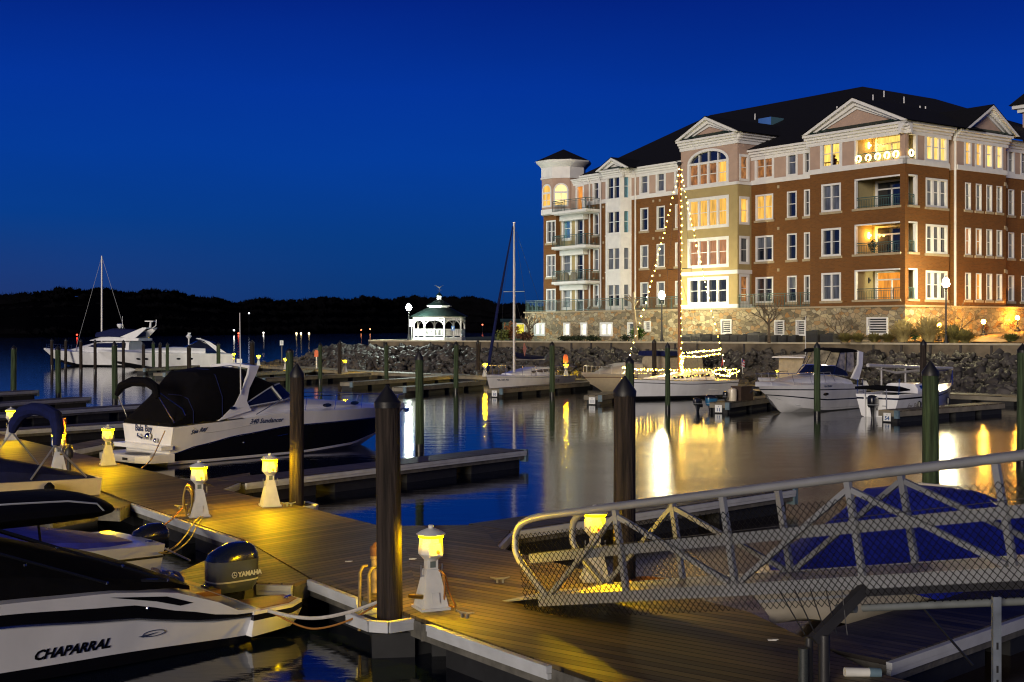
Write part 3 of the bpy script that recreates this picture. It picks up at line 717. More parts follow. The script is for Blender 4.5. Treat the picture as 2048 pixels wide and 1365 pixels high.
for k, pn in ((5,'y'),(6,'B'),):
    p0 = V(octa_pts(ro,0)[k-1] if False else octa_pts(ro,0)[k]); p1 = V(octa_pts(ro,0)[(k+1)%8])
    # faces that look toward the harbour
    u = (p1-p0); ln = u.length; Tk = MX.Translation(p0) @ MX.Rotation(math.atan2(u.y,u.x),4,'Z')
    f = MB(); f.T = Tk; q0, q1 = ln*.16, ln*.84; zr = 16.45; n = 10
    for A in ((q0-.14,-.06,14.95,q0,.04,zr),(q1,-.06,14.95,q1+.14,.04,zr),(q0,-.056,14.95,q1,.04,15.1),(q0,-.056,16.15,q1,.04,16.32)): f.box(A[:3],A[3:])
    f.box(((q0+q1)/2-.03,-.05,15.1),((q0+q1)/2+.03,.0,16.15)); f.box((q0,-.05,15.55),(q1,0,15.6))
    um = (q0+q1)/2; hw_ = (q1-q0)/2
    for i in range(n):
        a0, a1 = math.pi*i/n, math.pi*(i+1)/n
        f.prism([(um+(hw_+.14)*math.cos(a0),-.06,zr+.62*math.sin(a0)),(um+(hw_+.14)*math.cos(a1),-.06,zr+.62*math.sin(a1)),(um+hw_*math.cos(a1),-.06,zr+.48*math.sin(a1)),(um+hw_*math.cos(a0),-.06,zr+.48*math.sin(a0))],(0,.1,0))
    fo = f.build('arched_window', M_white, BL)
    p = MB(); p.T = Tk; p.add([(q0,-.02,15.1),(q1,-.02,15.1)]+[(um+hw_*math.cos(math.pi*i/n),-.02,zr+.48*math.sin(math.pi*i/n)) for i in range(n+1)],[tuple(range(n+3))])
    p.build('pane', PM[pn], fo)
td = (XA(1154,yR),XA(1166,yR))
grid_wall(pink, TRc, cxO+1.0, xT, 14.3, 17.3, [(*td,14.4,16.7)])
pink.T = None; pink.quad((xT,YM,14.86),(xT,yR,14.86),(xT,yR,17.3),(xT,YM,17.3)); pink.quad((x0+.3,4,14.5),(x0+.3,30,14.5),(x0+.3,30,17.3),(x0+.3,4,17.3))
window(TRc, *td, 14.45, 16.65, 'o', sill=False, trim=.18, name='balcony_door')
# ---- stone base with terrace
xL = XA(1050); gz = 2.7
bas = [(XA(1070),XA(1089),3.42,4.36,2,'w'),(XA(1129),XA(1139),3.42,4.36,1,'w'),(XA(1163),XA(1173),3.42,4.36,1,'w'),(XA(1202),XA(1224),3.42,4.36,2,'w'),(XA(1257),XA(1268),3.42,4.36,1,'b')]
lou = [(XA(1290),XA(1300.5),3.8,4.45),(XA(1444),XA(1462),3.6,4.55),(XA(1551),XA(1567),3.5,4.45),(XA(1594),XA(1610),3.5,4.45),(XA(1736),XA(1774),3.58,4.6)]
holes = [h[:4] for h in bas] + lou
grid_wall(stone, T, xL, 0, gz, 5.38, holes, .25)
grid_wall(stone, TB2, 0, y3b, gz, 5.38)
stone.T = None; stone.quad((xL,0,gz),(xL,30,gz),(xL,30,5.38),(xL,0,5.38))
for h in bas: window(T, *h[:4], h[5], cols=h[4], sill=False, trim=.12, muntin=True, proud=.05)
for h in lou:
    f = MB(); f.T = T; q, r, z0, z1 = h
    for A in ((q-.1,-.05,z0-.1,q+.03,.2,z1+.1),(r-.03,-.05,z0-.1,r+.1,.2,z1+.1),(q+.03,-.046,z0-.1,r-.03,.2,z0),(q+.03,-.046,z1,r-.03,.2,z1+.1)): f.box(A[:3],A[3:])
    lo = f.build('louvre_vent', M_white, BL)
    k = max(4, int((z1-z0)/.15)); p = MB(); p.T = T
    for i in range(k):
        z = z0+(z1-z0)*i/k; p.add([(q+.03,.02,z),(r-.03,.02,z),(r-.03,.09,z+.075),(q+.03,.09,z+.075)],[(0,1,2,3)])
    p.build('slats', M_white, lo); p = MB(); p.T = T; p.quad((q,.2,z0),(r,.2,z0),(r,.2,z1),(q,.2,z1)); p.build('backing', M_dark, lo)
slabs.T = None
slabs.box((xL-.1,-.12,5.382),(0.12,YM+.3,5.5)); slabs.box((xL-.1,YM+.3,5.382),(x0+.5,28,5.5)); slabs.box((-.7,YM+.31,5.382),(.12,y3b,5.498))
railing(None, [(xL+.05,12),(xL+.05,.08),(xB0-.1,.08)], 5.5, 1.0, gap=.15); railing(None, [(xB1+.1,.08),(xP-.05,.08)], 5.5, 1.0, gap=.15)
# ---- cornices and eaves
crown(T, xP-.3, .5, 17.62); crown(TB, -.5, yb+.2, 17.62); crown(TR, yb, y2a, 17.6, .8); crown(TB2, y2a-.2, y2b+.2, 17.6); crown(TB3, y2b, y3b+.4, 17.55)
crown(TM, xB1, xP-.3, 17.5); crown(TM, xWc-.1, xB0, 17.5); crown(T6, xW0-.3, xW1+.3, 17.5, .9); crown(TC, 0, cl, 17.5, .9); crown(TM, xT-.1, xW0-.3, 17.5); crown(TRc, cxO+2.3, xT-.1, 17.3, .7)
crown(T, xB0-.1, xB1+.1, 18.75); crown(TBs, -.1, 4.2, 18.75)
# ---- roofs
rf = MB(); ye = YM-.55; ze = 17.5; A_ = 17.9; ZR = 24.62; xe = XA(1160,ye); xl = -36.2; xbk = -.25+.0
yR3 = y3b+.5; xr = .25
rf.T = None
V_ = [(xe,ye,ze),(xr,ye,ze),(-A_,A_,ZR),(xl,A_,ZR),(xe-5.0,36.5,ze),(xe-5,6,17.6),(xr,yR3,ze),(-A_,yR3,ZR),(-2*A_-1,36.5,ze),(-2*A_-1,yR3,ze)]
rf.add(V_, [(0,1,2,3),(1,6,7,2),(0,3,4,5),(3,2,8,4),(2,7,9,8)])
roof = rf.build('roof', M_shingle, BL)
def slope_z(y): return ze+(ZR-ze)*(y-ye)/(A_-ye)
def gable(T, u0, u1, zb, za, d_in, front, wallmat, shed=True, tym_d=0.0, name='pediment'):
    """pediment: sloped roof running back, stucco tympanum, white raking cornices, green pent strip"""
    um = (u0+u1)/2
    r = MB(); r.T = T
    r.add([(u0-.1,front-.12,zb),(um,front-.12,za),(u1+.1,front-.12,zb),(u0-.1,d_in,zb),(um,d_in,za),(u1+.1,d_in,zb)],[(0,1,4,3),(1,2,5,4)])
    r.add([(u0-.1,front-.12,zb-.06),(um,front-.12,za-.06),(u1+.1,front-.12,zb-.06),(u0-.1,d_in,zb-.06),(um,d_in,za-.06),(u1+.1,d_in,zb-.06)],[(0,3,4,1),(1,4,5,2)])
    r.build('gable_roof', M_shingle, BL)
    t = MB(); t.T = T; t.add([(u0+.3,tym_d,zb),(u1-.3,tym_d,zb),(um,tym_d,za-.25)],[(0,1,2)]); t.build('tympanum', wallmat, BL)
    c = MB(); c.T = T
    sl = (za-zb)/(um-u0)
    for (off, th, p0, p1) in ((-.06,.22,front-.1,tym_d+.06),(-.3,.26,front+.18,tym_d+.05),(-.58,.2,front+.38,tym_d+.04)):
        for s_ in (0,1):
            ua, ub = (u0,um) if s_ == 0 else (u1,um)
            sg = 1 if s_ == 0 else -1
            pa = [(ua+sg*(-off if off < -.1 else 0)*.9,zb+ (0 if off > -.1 else 0)),(ub,za+off-.002*s_),(ub,za+off-th),(ua+sg*((-off if off < -.1 else 0)*.9+th/sl*1.0),zb)]
            c.prism([(q[0],p0,q[1]) for q in pa], (0,p1-p0,0))
    c.build('raking_cornice', M_white, BL)
    if shed:
        g = MB(); g.T = T; g.add([(u0+.45,front-.02,zb+.02),(u1-.45,front-.02,zb+.02),(u1-.75,tym_d-.03,zb+.3),(u0+.75,tym_d-.03,zb+.3),(u0+.75,tym_d-.03,zb+.02),(u1-.75,tym_d-.03,zb+.02)],[(0,1,2,3),(0,3,4),(1,5,2)])
        g.build('pent_roof', M_green, BL)
gable(T, XA(1605,-.5), .62, 17.64, 19.75, 8.0, -.5, M_pink)
gable(T, XA(1350,-.5), XA(1477,-.5), 18.77, 20.35, 8.2, -.5, M_pink)
gable(TB2, YB(1917), YB(2025), 17.62, 19.62, 7.5, -.5, M_pink)
gable(T6, XA(1190,.1), XA(1257,.1), 17.44, 18.5, 4.5, -.45, M_pink)
cp = MB(); cp.T = None
hip = MB(); hip.add([(xe-.6,1.8,17.35),(xT,1.8,17.35),(xT,6,18.9),(xe-.6,6,18.9)],[(0,1,2,3)]); hip.build('porch_roof', M_shingle, BL)
# cupola of the right wing
yc, xc = 27.0, -5.0; cu = thing
q = MB(); q.box((xc-2.2,yc-2.2,18),(xc+2.2,yc+2.2,21.6)); q.build('cupola_wall', M_pink, BL)
q = MB(); q.box((xc-2.5,yc-2.5,21.6),(xc+2.5,yc+2.5,21.9)); q.box((xc-2.8,yc-2.8,21.9),(xc+2.8,yc+2.8,22.2)); q.build('cupola_cornice', M_white, BL)
q = MB(); q.loft([[(xc-3,yc-3,22.2),(xc+3,yc-3,22.2),(xc+3,yc+3,22.2),(xc-3,yc+3,22.2)],[(xc-.1,yc-.1,25.5),(xc+.1,yc-.1,25.5),(xc+.1,yc+.1,25.5),(xc-.1,yc+.1,25.5)]], closed=True, caps=True, smooth=False); q.build('cupola_roof', M_shingle, BL)
for s_ in (0,1):
    TQ = FB(xc+2.2) if s_ == 0 else FA(yc-2.2)
    window(TQ, (yc if s_ == 0 else xc)-.5, (yc if s_ == 0 else xc)+.5, 19.6, 20.9, 'w', cols=1, sill=False, trim=.12)
# vent pipes and a roof hatch
for px, py, y in ((1400,238,9),(1510,220,12),(1674,204,9),(1746,196,11),(1768,188,14),(1808,194,14),(1840,208,10),(1851,206,11)):
    x = XA(px,y); z = slope_z(min(y,A_)) if x < -y else ze+(ZR-ze)*(-x+.25)/(A_+.25)
    v = MB(); v.tube([(x,y,z-.2),(x,y,z+.5)],.05,6); v.build('vent_pipe', M_white, roof)
x = XA(1541,9.0); z = slope_z(9.0); v = MB(); v.box((x-.7,8.3,z-.6),(x+.7,9.8,z+.45)); v.build('roof_hatch', M_bluegl, roof)
for nm, mb_, mt in (('brick_wall',brick,M_brick),('pink_stucco_wall',pink,M_pink),('tan_stucco_wall',tan,M_tan),('stone_base',stone,M_stone),('cornice',cornice,M_white),('loggia_interior',intr,M_int),('terrace_floor',slabs,M_sill)):
    mb_.build(nm, mt, BL, recalc=False)
# lit dining room behind the top floor window
rm = MB(); ra, rb, rz0, rz1 = w0-.8, w1+.5, 14.9, 17.25
rm.quad((ra,2.6,rz0),(rb,2.6,rz0),(rb,2.6,rz1),(ra,2.6,rz1)); rm.quad((ra,.2,rz0),(ra,2.6,rz0),(ra,2.6,rz1),(ra,.2,rz1)); rm.build('room_glow_wall', E_brt, BL, recalc=False)  # back and left walls glow in place of a room lamp
rm = MB(); rm.quad((ra,.2,rz0),(rb,.2,rz0),(rb,2.6,rz0),(ra,2.6,rz0)); rm.quad((ra,.2,rz1),(rb,.2,rz1),(rb,2.6,rz1),(ra,2.6,rz1)); rm.quad((rb,.2,rz0),(rb,2.6,rz0),(rb,2.6,rz1),(rb,.2,rz1)); rm.build('room_wall', M_int, BL, recalc=False)
# small wall vents
v = MB()
for px, T2, y in ((1557,TM,YM),):
    for z in (8.2,11.3,14.4): v.T = TM; v.box((XA(px,YM)-.1,-.04,z),(XA(px,YM)+.1,.05,z+.22))
for px in (1188,1207,1307,1320):
    for z in (8.25,11.35,14.45): v.T = TM; v.box((XA(px,YM)-.1,-.04,z),(XA(px,YM)+.1,.05,z+.2))
for px in (2010,2033):
    for z in (7.9,11.0,14.1): v.T = TB3 if px > 2012 else TB2; v.box((YB(px)-.12,-.04,z),(YB(px)+.12,.05,z+.25))
v.build('wall_vents', M_sill, BL)
bpy.data.objects['wall_vents'].name = 'dryer_vent'
# ================================================================== street lamps, path lights
E_lampw = emit('street_lamp_globe', (1,.88,.50), 820)
E_lampg = emit('pier_lamp_globe', (.88,1,.86), 1700)
E_path = emit('path_light_globe', (1,.44,.04), 520)
def street_lamp(px, py, Y, zb, label, gm, r=.23):
    p = D(px, py, Y); t = thing('street_lamp', label, 'street lamp', (p.x, p.y, zb), 0, 'lamp posts along the promenade')
    h = p.z - zb
    part('post', M_dark, t, lambda m: m.lathe([(.17,0),(.17,.12),(.11,.2),(.10,.5),(.065,.6),(.05,h-.55),(.09,h-.5),(.06,h-.42),(.12,h-.3),(.13,h-.26)], n=12))
    part('globe', gm, t, lambda m: m.lathe([(.10,h-.255),(.16,h-.2),(r,h-.05),(r*.95,h+.12),(r*.62,h+.26),(.10,h+.34)], n=14))
    part('finial', M_dark, t, lambda m: m.lathe([(.11,h+.345),(.08,h+.38),(.03,h+.42),(.02,h+.52)], n=8))
street_lamp(817.5, 616, 118.8, 2.89, 'lamp post with greenish white globe beside the white gazebo', E_lampg, .26)
street_lamp(1323.5, 592, 99.3, 2.93, 'lamp post with white globe in front of the stone base left of the lit mast', E_lampw)
street_lamp(1892, 567, 83.2, 2.97, 'lamp post with white globe near the right corner of the brick building', E_lampw)
M_soil = mat('planting_soil', (.10,.065,.03), .95, var=.4, scale=2, bump=.4, bscale=9)
mb = MB(); 
def gz2(px, py, Y): return tuple(D(px,py,Y))
mb.add([gz2(1790,682.6,86.5),gz2(1935,685.8,83.0),gz2(2060,688,79.5),gz2(2200,684,81),gz2(2250,664,100),gz2(2046,662,94.2),gz2(1985,666,91.6),gz2(1900,676,88.5)],[tuple(range(8))])
kind(mb.build('garden_bank', M_soil), 'structure')
mb = MB(); mb.add([tuple(D(x,y,Y)+V((0,-.03,.02))) for x,y,Y in ((1942,684.6,83.0),(2012,685.6,81.5),(2032,676,85.5),(2090,664,95),(2040,661.5,94.5),(1968,670.8,88.5))],[tuple(range(6))])
kind(mb.build('brick_path', M_path), 'structure')
def path_light(px, py, pyb, Y, label):
    b0 = D(px, pyb, Y); h = D(px, py, Y).z - b0.z
    t = thing('path_light', label, 'path light', tuple(b0), 0, 'low lamps along the garden path')
    part('pedestal', M_dark, t, lambda m: m.lathe([(.24,0),(.22,.1),(.10,.16),(.08,.3),(.12,.36),(.05,.42),(.05,h-.18),(.09,h-.16)], n=10))
    part('globe', E_path, t, lambda m: m.ball((0,0,h), .15, 10, 7))
path_light(1878, 651, 683, 85.3, 'low lamp half hidden by the tall pale grass left of the lamp post')
path_light(1967, 644, 671.5, 88, 'low lamp on a black foot beside the curve of the orange path')
path_light(2035, 636, 663, 92.5, 'low lamp highest up the orange path at the right edge')

# ================================================================== gazebo
M_groof = mat('gazebo_roof_green', (.002,.009,.008), .7, var=.3, spec=.2)
M_gw = mat('gazebo_white', (.78,.78,.76), .55, var=.04)
gc = V((-6.85, 122.3, 2.88)); gs = .0471
GZ = thing('gazebo', 'white octagonal gazebo with green two tier roof at the end of the bulkhead', 'gazebo', tuple(gc))
def oc(r, z, ph=math.radians(14)): return [(r*math.cos(ph+k*math.pi/4), r*math.sin(ph+k*math.pi/4), z) for k in range(8)]
R0 = 2.42
part('floor', M_gw, GZ, lambda m: m.loft([oc(R0+.1,-.1),oc(R0+.1,.28)], closed=True, caps=True, smooth=False))
for k in range(8):
    x, y, _ = oc(R0,0)[k]
    part('post', M_gw, GZ, lambda m: m.box((x-.07,y-.07,.282),(x+.07,y+.07,2.05)))
def gz_beam(m):
    o, i, t2 = oc(R0+.12,1.9), oc(R0-.1,1.9), 2.18
    m.loft([oc(R0+.1,2.05),oc(R0+.1,2.2),oc(R0-.08,2.2),oc(R0-.08,2.05),oc(R0+.1,2.05)], closed=True, smooth=False)
    m.loft([oc(R0+.06,1.84),oc(R0+.06,1.9),oc(R0-.04,1.9),oc(R0-.04,1.84),oc(R0+.06,1.84)], closed=True, smooth=False)
    pts = oc(R0,0)
    for k in range(8):
        a, b2 = V(pts[k]), V(pts[(k+1)%8])
        for j in range(1,16):
            p = a.lerp(b2,j/16); m.box((p.x-.02,p.y-.02,1.9),(p.x+.02,p.y+.02,2.05))
        for s in (0,1):
            q, w_ = (a,b2) if s == 0 else (b2,a); u = (w_-q).normalized()
            arc = [q+u*(.75*(1-math.cos(t)))+V((0,0,1.15+.72*math.sin(t))) for t in [math.pi/2*i/6 for i in range(7)]]
            for i in range(6): m.bar(arc[i], arc[i+1], .06, .08)
part('frieze', M_gw, GZ, gz_beam)
pts = oc(R0,0)
for k in range(8):
    a, b2 = V(pts[k]), V(pts[(k+1)%8])
    if k == 1: continue
    def bal(m):
        m.bar(a+V((0,0,1.02)), b2+V((0,0,1.02)), .07, .06); m.bar(a+V((0,0,.42)), b2+V((0,0,.42)), .06, .05)
        for j in range(1,15):
            p = a.lerp(b2,j/15); m.box((p.x-.025,p.y-.025,.43),(p.x+.025,p.y+.025,1.0))
    part('balustrade', M_gw, GZ, bal)
part('lower_roof', M_groof, GZ, lambda m: m.loft([oc(R0+.32,2.2),oc(R0+.3,2.26),oc(1.12,3.05)], closed=True, smooth=False, caps=True))
part('roof_collar', M_gw, GZ, lambda m: (m.loft([oc(.95,3.0),oc(.95,3.16),oc(1.18,3.16),oc(1.18,3.24)], closed=True, smooth=False, caps=True)))
part('upper_roof', M_groof, GZ, lambda m: m.loft([oc(1.22,3.245),oc(.22,3.82)], closed=True, smooth=False, caps=True))
cu_ = part('cupola', M_gw, GZ, lambda m: m.loft([oc(.22,3.825),oc(.22,4.15),oc(.27,4.16)], closed=True, smooth=False, caps=True))
part('cupola_roof', M_groof, GZ, lambda m: m.loft([oc(.34,4.165),oc(.03,4.5)], closed=True, smooth=False, caps=True))
def vane(m):
    m.tube([(0,0,4.45),(0,0,5.0)],.018,5); m.tube([(-.3,0,4.72),(.3,0,4.72)],.012,5)
    m.prism([(-.05,-.01,4.9),(-.45,-.01,5.2),(-.12,-.01,5.05),(0,-.01,5.0),(.15,-.01,5.02),(.42,-.01,5.22),(.08,-.01,4.9),(.02,-.01,4.82)],(0,.02,0))
part('weather_vane', M_dark, GZ, vane)
M_signw = mat('sign_white', (.75,.77,.75), .5, var=.03); M_signb = mat('sign_blue', (.02,.08,.25), .5, var=.05); M_ink = mat('sign_ink', (.03,.05,.12), .6, var=.05)
M_galv = mat('galvanised_steel', (.42,.44,.47), .38, metal=.85, var=.12, scale=5)
x, y, _ = oc(R0,0)[6]
t = thing('blue_sign', 'small blue access sign with white symbol on a gazebo post', 'sign', (gc.x+1.42, gc.y-R0-.28, gc.z+.9))
part('plate', M_signb, t, lambda m: m.box((-.15,-.01,0),(.15,.01,.42)))
part('symbol', M_signw, t, lambda m: (m.lathe([(.02,.0),(.02,.01)],(0,0,0),4), m.box((-.03,-.014,.28),(.03,-.0105,.34)), m.box((-.06,-.014,.12),(-.02,-.0105,.26)), m.box((-.02,-.014,.12),(.07,-.0105,.16))))
t = thing('notice_sign', 'white notice board on a thin post left of the gazebo', 'sign', tuple(D(823,680,119.6)))
part('post', M_galv, t, lambda m: m.box((-.035,-.03,-.05),(.035,.03,1.35)))
part('plate', M_signw, t, lambda m: m.box((-.19,-.055,1.22),(.19,-.032,1.86)))
t = thing('slip_sign', 'small white sign on a dark post on the low breakwater', 'sign', tuple(D(563.5,712,121)))
part('post', M_dark, t, lambda m: m.box((-.05,-.05,-.6),(.05,.05,1.1)))
part('plate', M_signw, t, lambda m: m.box((-.16,-.08,.98),(.16,-.052,1.42)))
def lines(m):
    for i in range(4): m.box((-.1,-.086,1.07+.08*i),(.1,-.0805,1.1+.08*i))
part('lettering', M_ink, t, lines)
t = thing('lawn_kiosk', 'small yellow lit kiosk with green roof behind the orange shrub', 'kiosk', tuple(D(1028,680,114.5)))
E_kio = emit('kiosk_light', (.95,.78,.05), .9, nz=.4)
part('wall', mat('kiosk_green', (.02,.07,.05), .6), t, lambda m: m.box((-1.0,0,0),(1.0,1.5,1.55)))
part('roof', M_green, t, lambda m: m.prism([(-1.2,-.2,1.55),(1.2,-.2,1.55),(1.2,.8,1.85),(-1.2,.8,1.85)],(0,.9,0)))
part('lit_front', E_kio, t, lambda m: m.box((.25,-.03,.55),(.88,-.004,1.35)))
def kf(m):
    for A in ((.15,-.06,.45,.24,.0,1.46),(.89,-.06,.45,.98,.0,1.46),(.241,-.055,.45,.889,0,.54),(.241,-.055,1.36,.889,0,1.46)): m.box(A[:3],A[3:])
part('frame', M_gw, t, kf)

# ================================================================== air conditioning units in a row
M_ac = mat('ac_casing', (.03,.03,.03), .5, var=.2, scale=3); M_acd = mat('ac_grille', (.025,.025,.027), .6, var=.2); M_acl = mat('ac_casing_pale', (.11,.11,.10), .5, var=.15)
ACS = [(1360,1381,670,'pale air conditioner leftmost in the row at the stone base'),(1383,1400,669,'second air conditioner from the left with louvred front'),(1401,1421,670,'wide brownish air conditioner third from the left'),(1423,1438,671,'small air conditioner between two wide ones left of the louvre vent'),
       (1440,1459,669.5,'air conditioner directly under the tall white louvre vent'),(1460,1475,671,'narrow dark air conditioner right of the tall louvre vent'),(1476,1493,670,'black air conditioner with a pale badge left of the tallest ribbed unit'),(1494,1517,666,'tallest grey ribbed air conditioner in the row'),(1518,1530,672,'lowest air conditioner right of the tall ribbed unit'),
       (1541,1553,672,'narrow black air conditioner just right of the bare tree trunk'),(1555,1572,672,'black air conditioner under the left small louvre'),(1575,1591,672,'black air conditioner between the two small louvres'),(1611,1635,662,'big black cabinet air conditioner right of the small louvres'),(1640,1666,668,'wide low black air conditioner at the right end of the row')]
for i, (a, b2, yt, lab) in enumerate(ACS):
    yy = -1.9; x0_, x1_ = XA(a, yy), XA(b2, yy); zt_ = ZB(yt, (x0_+x1_)/2, yy); zg = 2.93
    c = bw((x0_+x1_)/2, yy+.4, zg); w_ = (x1_-x0_)/2*.97; h = zt_-zg
    t = thing('air_conditioner', lab, 'air conditioner', tuple(c), BA, 'air conditioners along the stone base')
    cm_ = M_acl if i in (0,1,7) else M_ac
    part('casing', cm_, t, lambda m: (m.box((-w_,-.38,0),(w_,.38,h-.06)), m.box((-w_-.02,-.4,h-.058),(w_+.02,.4,h))))
    def gr(m):
        n = 7
        for j in range(n): m.box((-w_+.06,-.41,.1+(h-.25)*j/n),(w_-.06,-.383,.1+(h-.25)*(j+.55)/n))
    part('grille', M_acd, t, gr)
    part('fan_top', M_acd, t, lambda m: m.lathe([(.26,h+.003),(.26,h+.05),(.12,h+.07)], n=12))

# ================================================================== planting
def leaf_mat(name, c, v=.5):
    return mat(name, c, .75, var=v, scale=2.2, spec=.3)
def leafball(m, c, rx, rz, n, s, up=.3, flat=False):
    for i in range(n):
        a = RND.uniform(0,6.283); u = RND.uniform(-1,1); r = RND.random()**.4
        k = math.sqrt(max(0,1-u*u)); lump = .8+.25*math.sin(3*a+c[0])*math.cos(2.3*u*2)
        p = V((c[0]+rx*r*k*math.cos(a)*lump, c[1]+rx*r*k*math.sin(a)*lump, c[2]+rz*r*u*lump))
        q = MX.Rotation(RND.uniform(0,6.28),3,'Z') @ MX.Rotation(RND.uniform(-1.2,1.2),3,'X')
        ss = s*RND.uniform(.6,1.3)
        m.add([p+q@V((-ss*.5,0,0)),p+q@V((0,-ss*.2,ss*.35)),p+q@V((ss*.6,0,0)),p+q@V((0,ss*.2,-ss*.35))],[(0,1,2,3)])
M_bark = mat('bark', (.10,.075,.05), .9, var=.4, scale=8, bump=.4); M_barkp = mat('pale_bark', (.34,.27,.16), .9, var=.3, scale=6, bump=.4)
def shrub(name, lab, px, pyb, Y, rx, rz, n, s, mt, cat='shrub', group=None):
    b0 = D(px, pyb, Y); t = thing(name, lab, cat, tuple(b0), 0, group)
    m = MB(); leafball(m, (0,0,rz*.95), rx, rz, n, s); m.build('foliage', mt, t, recalc=False)
    m = MB()
    for j in range(5): m.tube([(0,0,-.05),(rx*.4*math.cos(j*1.3),rx*.4*math.sin(j*1.3),rz)],[.03,.012],5)
    m.build('stems', M_bark, t); return t
L_green = leaf_mat('bush_green', (.05,.11,.015)); L_dark = leaf_mat('hedge_dark', (.012,.022,.008)); L_yel = leaf_mat('shrub_yellow_green', (.10,.12,.03)); L_rust = leaf_mat('shrub_rust', (.22,.09,.03)); L_straw = leaf_mat('grass_straw', (.42,.34,.14), .35); L_str2 = leaf_mat('grass_olive', (.17,.15,.05), .4); L_bright = leaf_mat('box_green', (.03,.16,.05))
shrub('round_bush', 'round bright green bush behind the pruned pale tree', 1275, 684, 99.5, .72, .68, 900, .13, L_green)
shrub('round_bush', 'dark half round bush left of the bright green one', 1250, 684, 100.5, .55, .33, 350, .12, L_dark)
for i,(px,lab) in enumerate(((1132,'dark low hedge clump left end under the lit basement windows'),(1158,'dark low hedge clump in the middle under the basement windows'),(1186,'dark low hedge clump below the wide lit basement window'))):
    shrub('hedge', lab, px, 684, 106-i*1.5, .85, .3, 500, .12, L_dark, 'hedge', 'low hedge under the basement windows')
shrub('garden_shrub', 'mixed yellow green shrub at the left end of the lawn', 1005, 683, 110, .75, .55, 500, .17, L_yel)
shrub('garden_shrub', 'tall rust and yellow shrub beside the lit kiosk', 1022, 683, 110.5, .9, .95, 900, .15, L_rust)
shrub('garden_shrub', 'rusty low shrub at the foot of the dark left tree', 1050, 683, 109, .9, .45, 500, .15, leaf_mat('shrub_brown', (.08,.035,.02)))
def tuft(lab, px, pyb, Y, r, h, n, mt, lean=.35):
    b0 = D(px, pyb, Y); t = thing('ornamental_grass', lab, 'grass clump', tuple(b0), 0, 'ornamental grasses at the stone base')
    m = MB()
    for i in range(n):
        a = RND.uniform(0,6.28); rr = r*.35*RND.random(); ln_ = r*RND.uniform(.1,1.15); hh = h*RND.uniform(.5,1.05)*(1-.5*(ln_/r/1.15)**2)
        x, y = rr*math.cos(a), rr*math.sin(a); w_ = .014
        p0, p1, p2 = V((x,y,0)), V((x+ln_*.35*math.cos(a),y+ln_*.35*math.sin(a),hh*.65)), V((x+ln_*math.cos(a),y+ln_*math.sin(a),hh))
        s = V((-math.sin(a)*w_, math.cos(a)*w_, 0)) + V((w_*.6,0,0))
        m.add([p0-s,p0+s,p1+s,p1-s,p2+s*1.6,p2-s*1.6],[(0,1,2,3),(3,2,4,5)])
    m.build('blades', mt, t, recalc=False)
tuft('tall pale plume grass left of the small green bush at the building corner', 1806, 684, 84.6, .75, 1.45, 800, L_straw)
tuft('tallest pale plume grass right of the small green bush', 1858, 684, 84.2, .9, 1.65, 1000, L_straw)
tuft('olive grass clump behind the foot of the right lamp post', 1907, 686, 83.6, .7, 1.15, 700, L_str2)
tuft('olive grass clump at the start of the orange path', 1930, 686, 82.9, .6, .85, 600, L_str2)
for px, lab in ((1716,'low straw grass left of the big louvre vent'),(1748,'low straw grass under the big louvre vent'),(1775,'low straw grass right of the big louvre vent'),(1690,'low straw grass at the foot of the small bare tree')):
    tuft(lab, px, 684.5, 85.6, .5, .6, 380, L_str2)
shrub('round_bush', 'small square green bush between two pale grasses', 1830, 682, 84.8, .42, .42, 350, .12, L_bright)
for px, pyb, Y, lab in ((1985,664,93,'russet shrub left of the highest path lamp'),(2010,661,93.5,'russet shrub just behind the highest path lamp'),(1955,668,91.5,'russet shrub behind the middle path lamp'),(2050,660,95,'russet shrub at the right frame edge')):
    shrub('garden_shrub', lab, px, pyb, Y, .95, .5, 480, .17, L_rust)
tuft('bright yellow green plant in the lawn right of the path', 2022, 683, 82, .6, .5, 300, L_yel)
def tree(name, lab, px, pyb, Y, h, spread, mt, r0=.11, lean=0, seed=1, lv=4, first=.35, twig=True):
    rn = random.Random(seed); b0 = D(px, pyb, Y); t = thing(name, lab, 'tree', tuple(b0))
    tr = MB(); br = MB()
    top = V((lean, 0, h*first))
    tr.tube([(0,0,-.1),(lean*.3,0,h*first*.4),tuple(top)],[r0*1.15,r0*.95,r0*.8],8)
    def grow(p, d, ln, r, l):
        q = p + d*ln*.5 + V((rn.uniform(-.06,.06),rn.uniform(-.06,.06),.02))*ln; e = p + d*ln + V((0,0,.05*ln))
        br.tube([p,q,e],[r,r*.85,r*.62],5 if l > 1 else 4, caps=False)
        if l == 0: return
        n = rn.choice((2,3)) if l > 1 else 3
        for i in range(n):
            nd = (d + V((rn.uniform(-1,1)*spread, rn.uniform(-1,1)*spread, rn.uniform(-.25,.6)))).normalized()
            grow(e if rn.random() < .7 else q, nd, ln*rn.uniform(.6,.85), r*.62, l-1)
    for i in range(5):
        a = i*1.257+rn.uniform(-.3,.3); d = V((math.cos(a)*spread*1.1, math.sin(a)*spread*.9, rn.uniform(.5,1.1))).normalized()
        grow(V((lean*.8,0,h*first*rn.uniform(.75,1))), d, h*(1-first)*.42, r0*.55, lv-1)
    tr.build('trunk', mt, t); br.build('crown', mt, t); return t
tree('bare_tree', 'bare dark tree in front of the row of air conditioners', 1538, 684, 88.5, 2.9, .85, M_bark, .10, 0, 3, 4, .5)
tree('bare_tree', 'small bare fan shaped tree left of the big louvre vent', 1683, 684, 86.6, 1.95, .9, M_bark, .06, 0, 7, 5, .22)
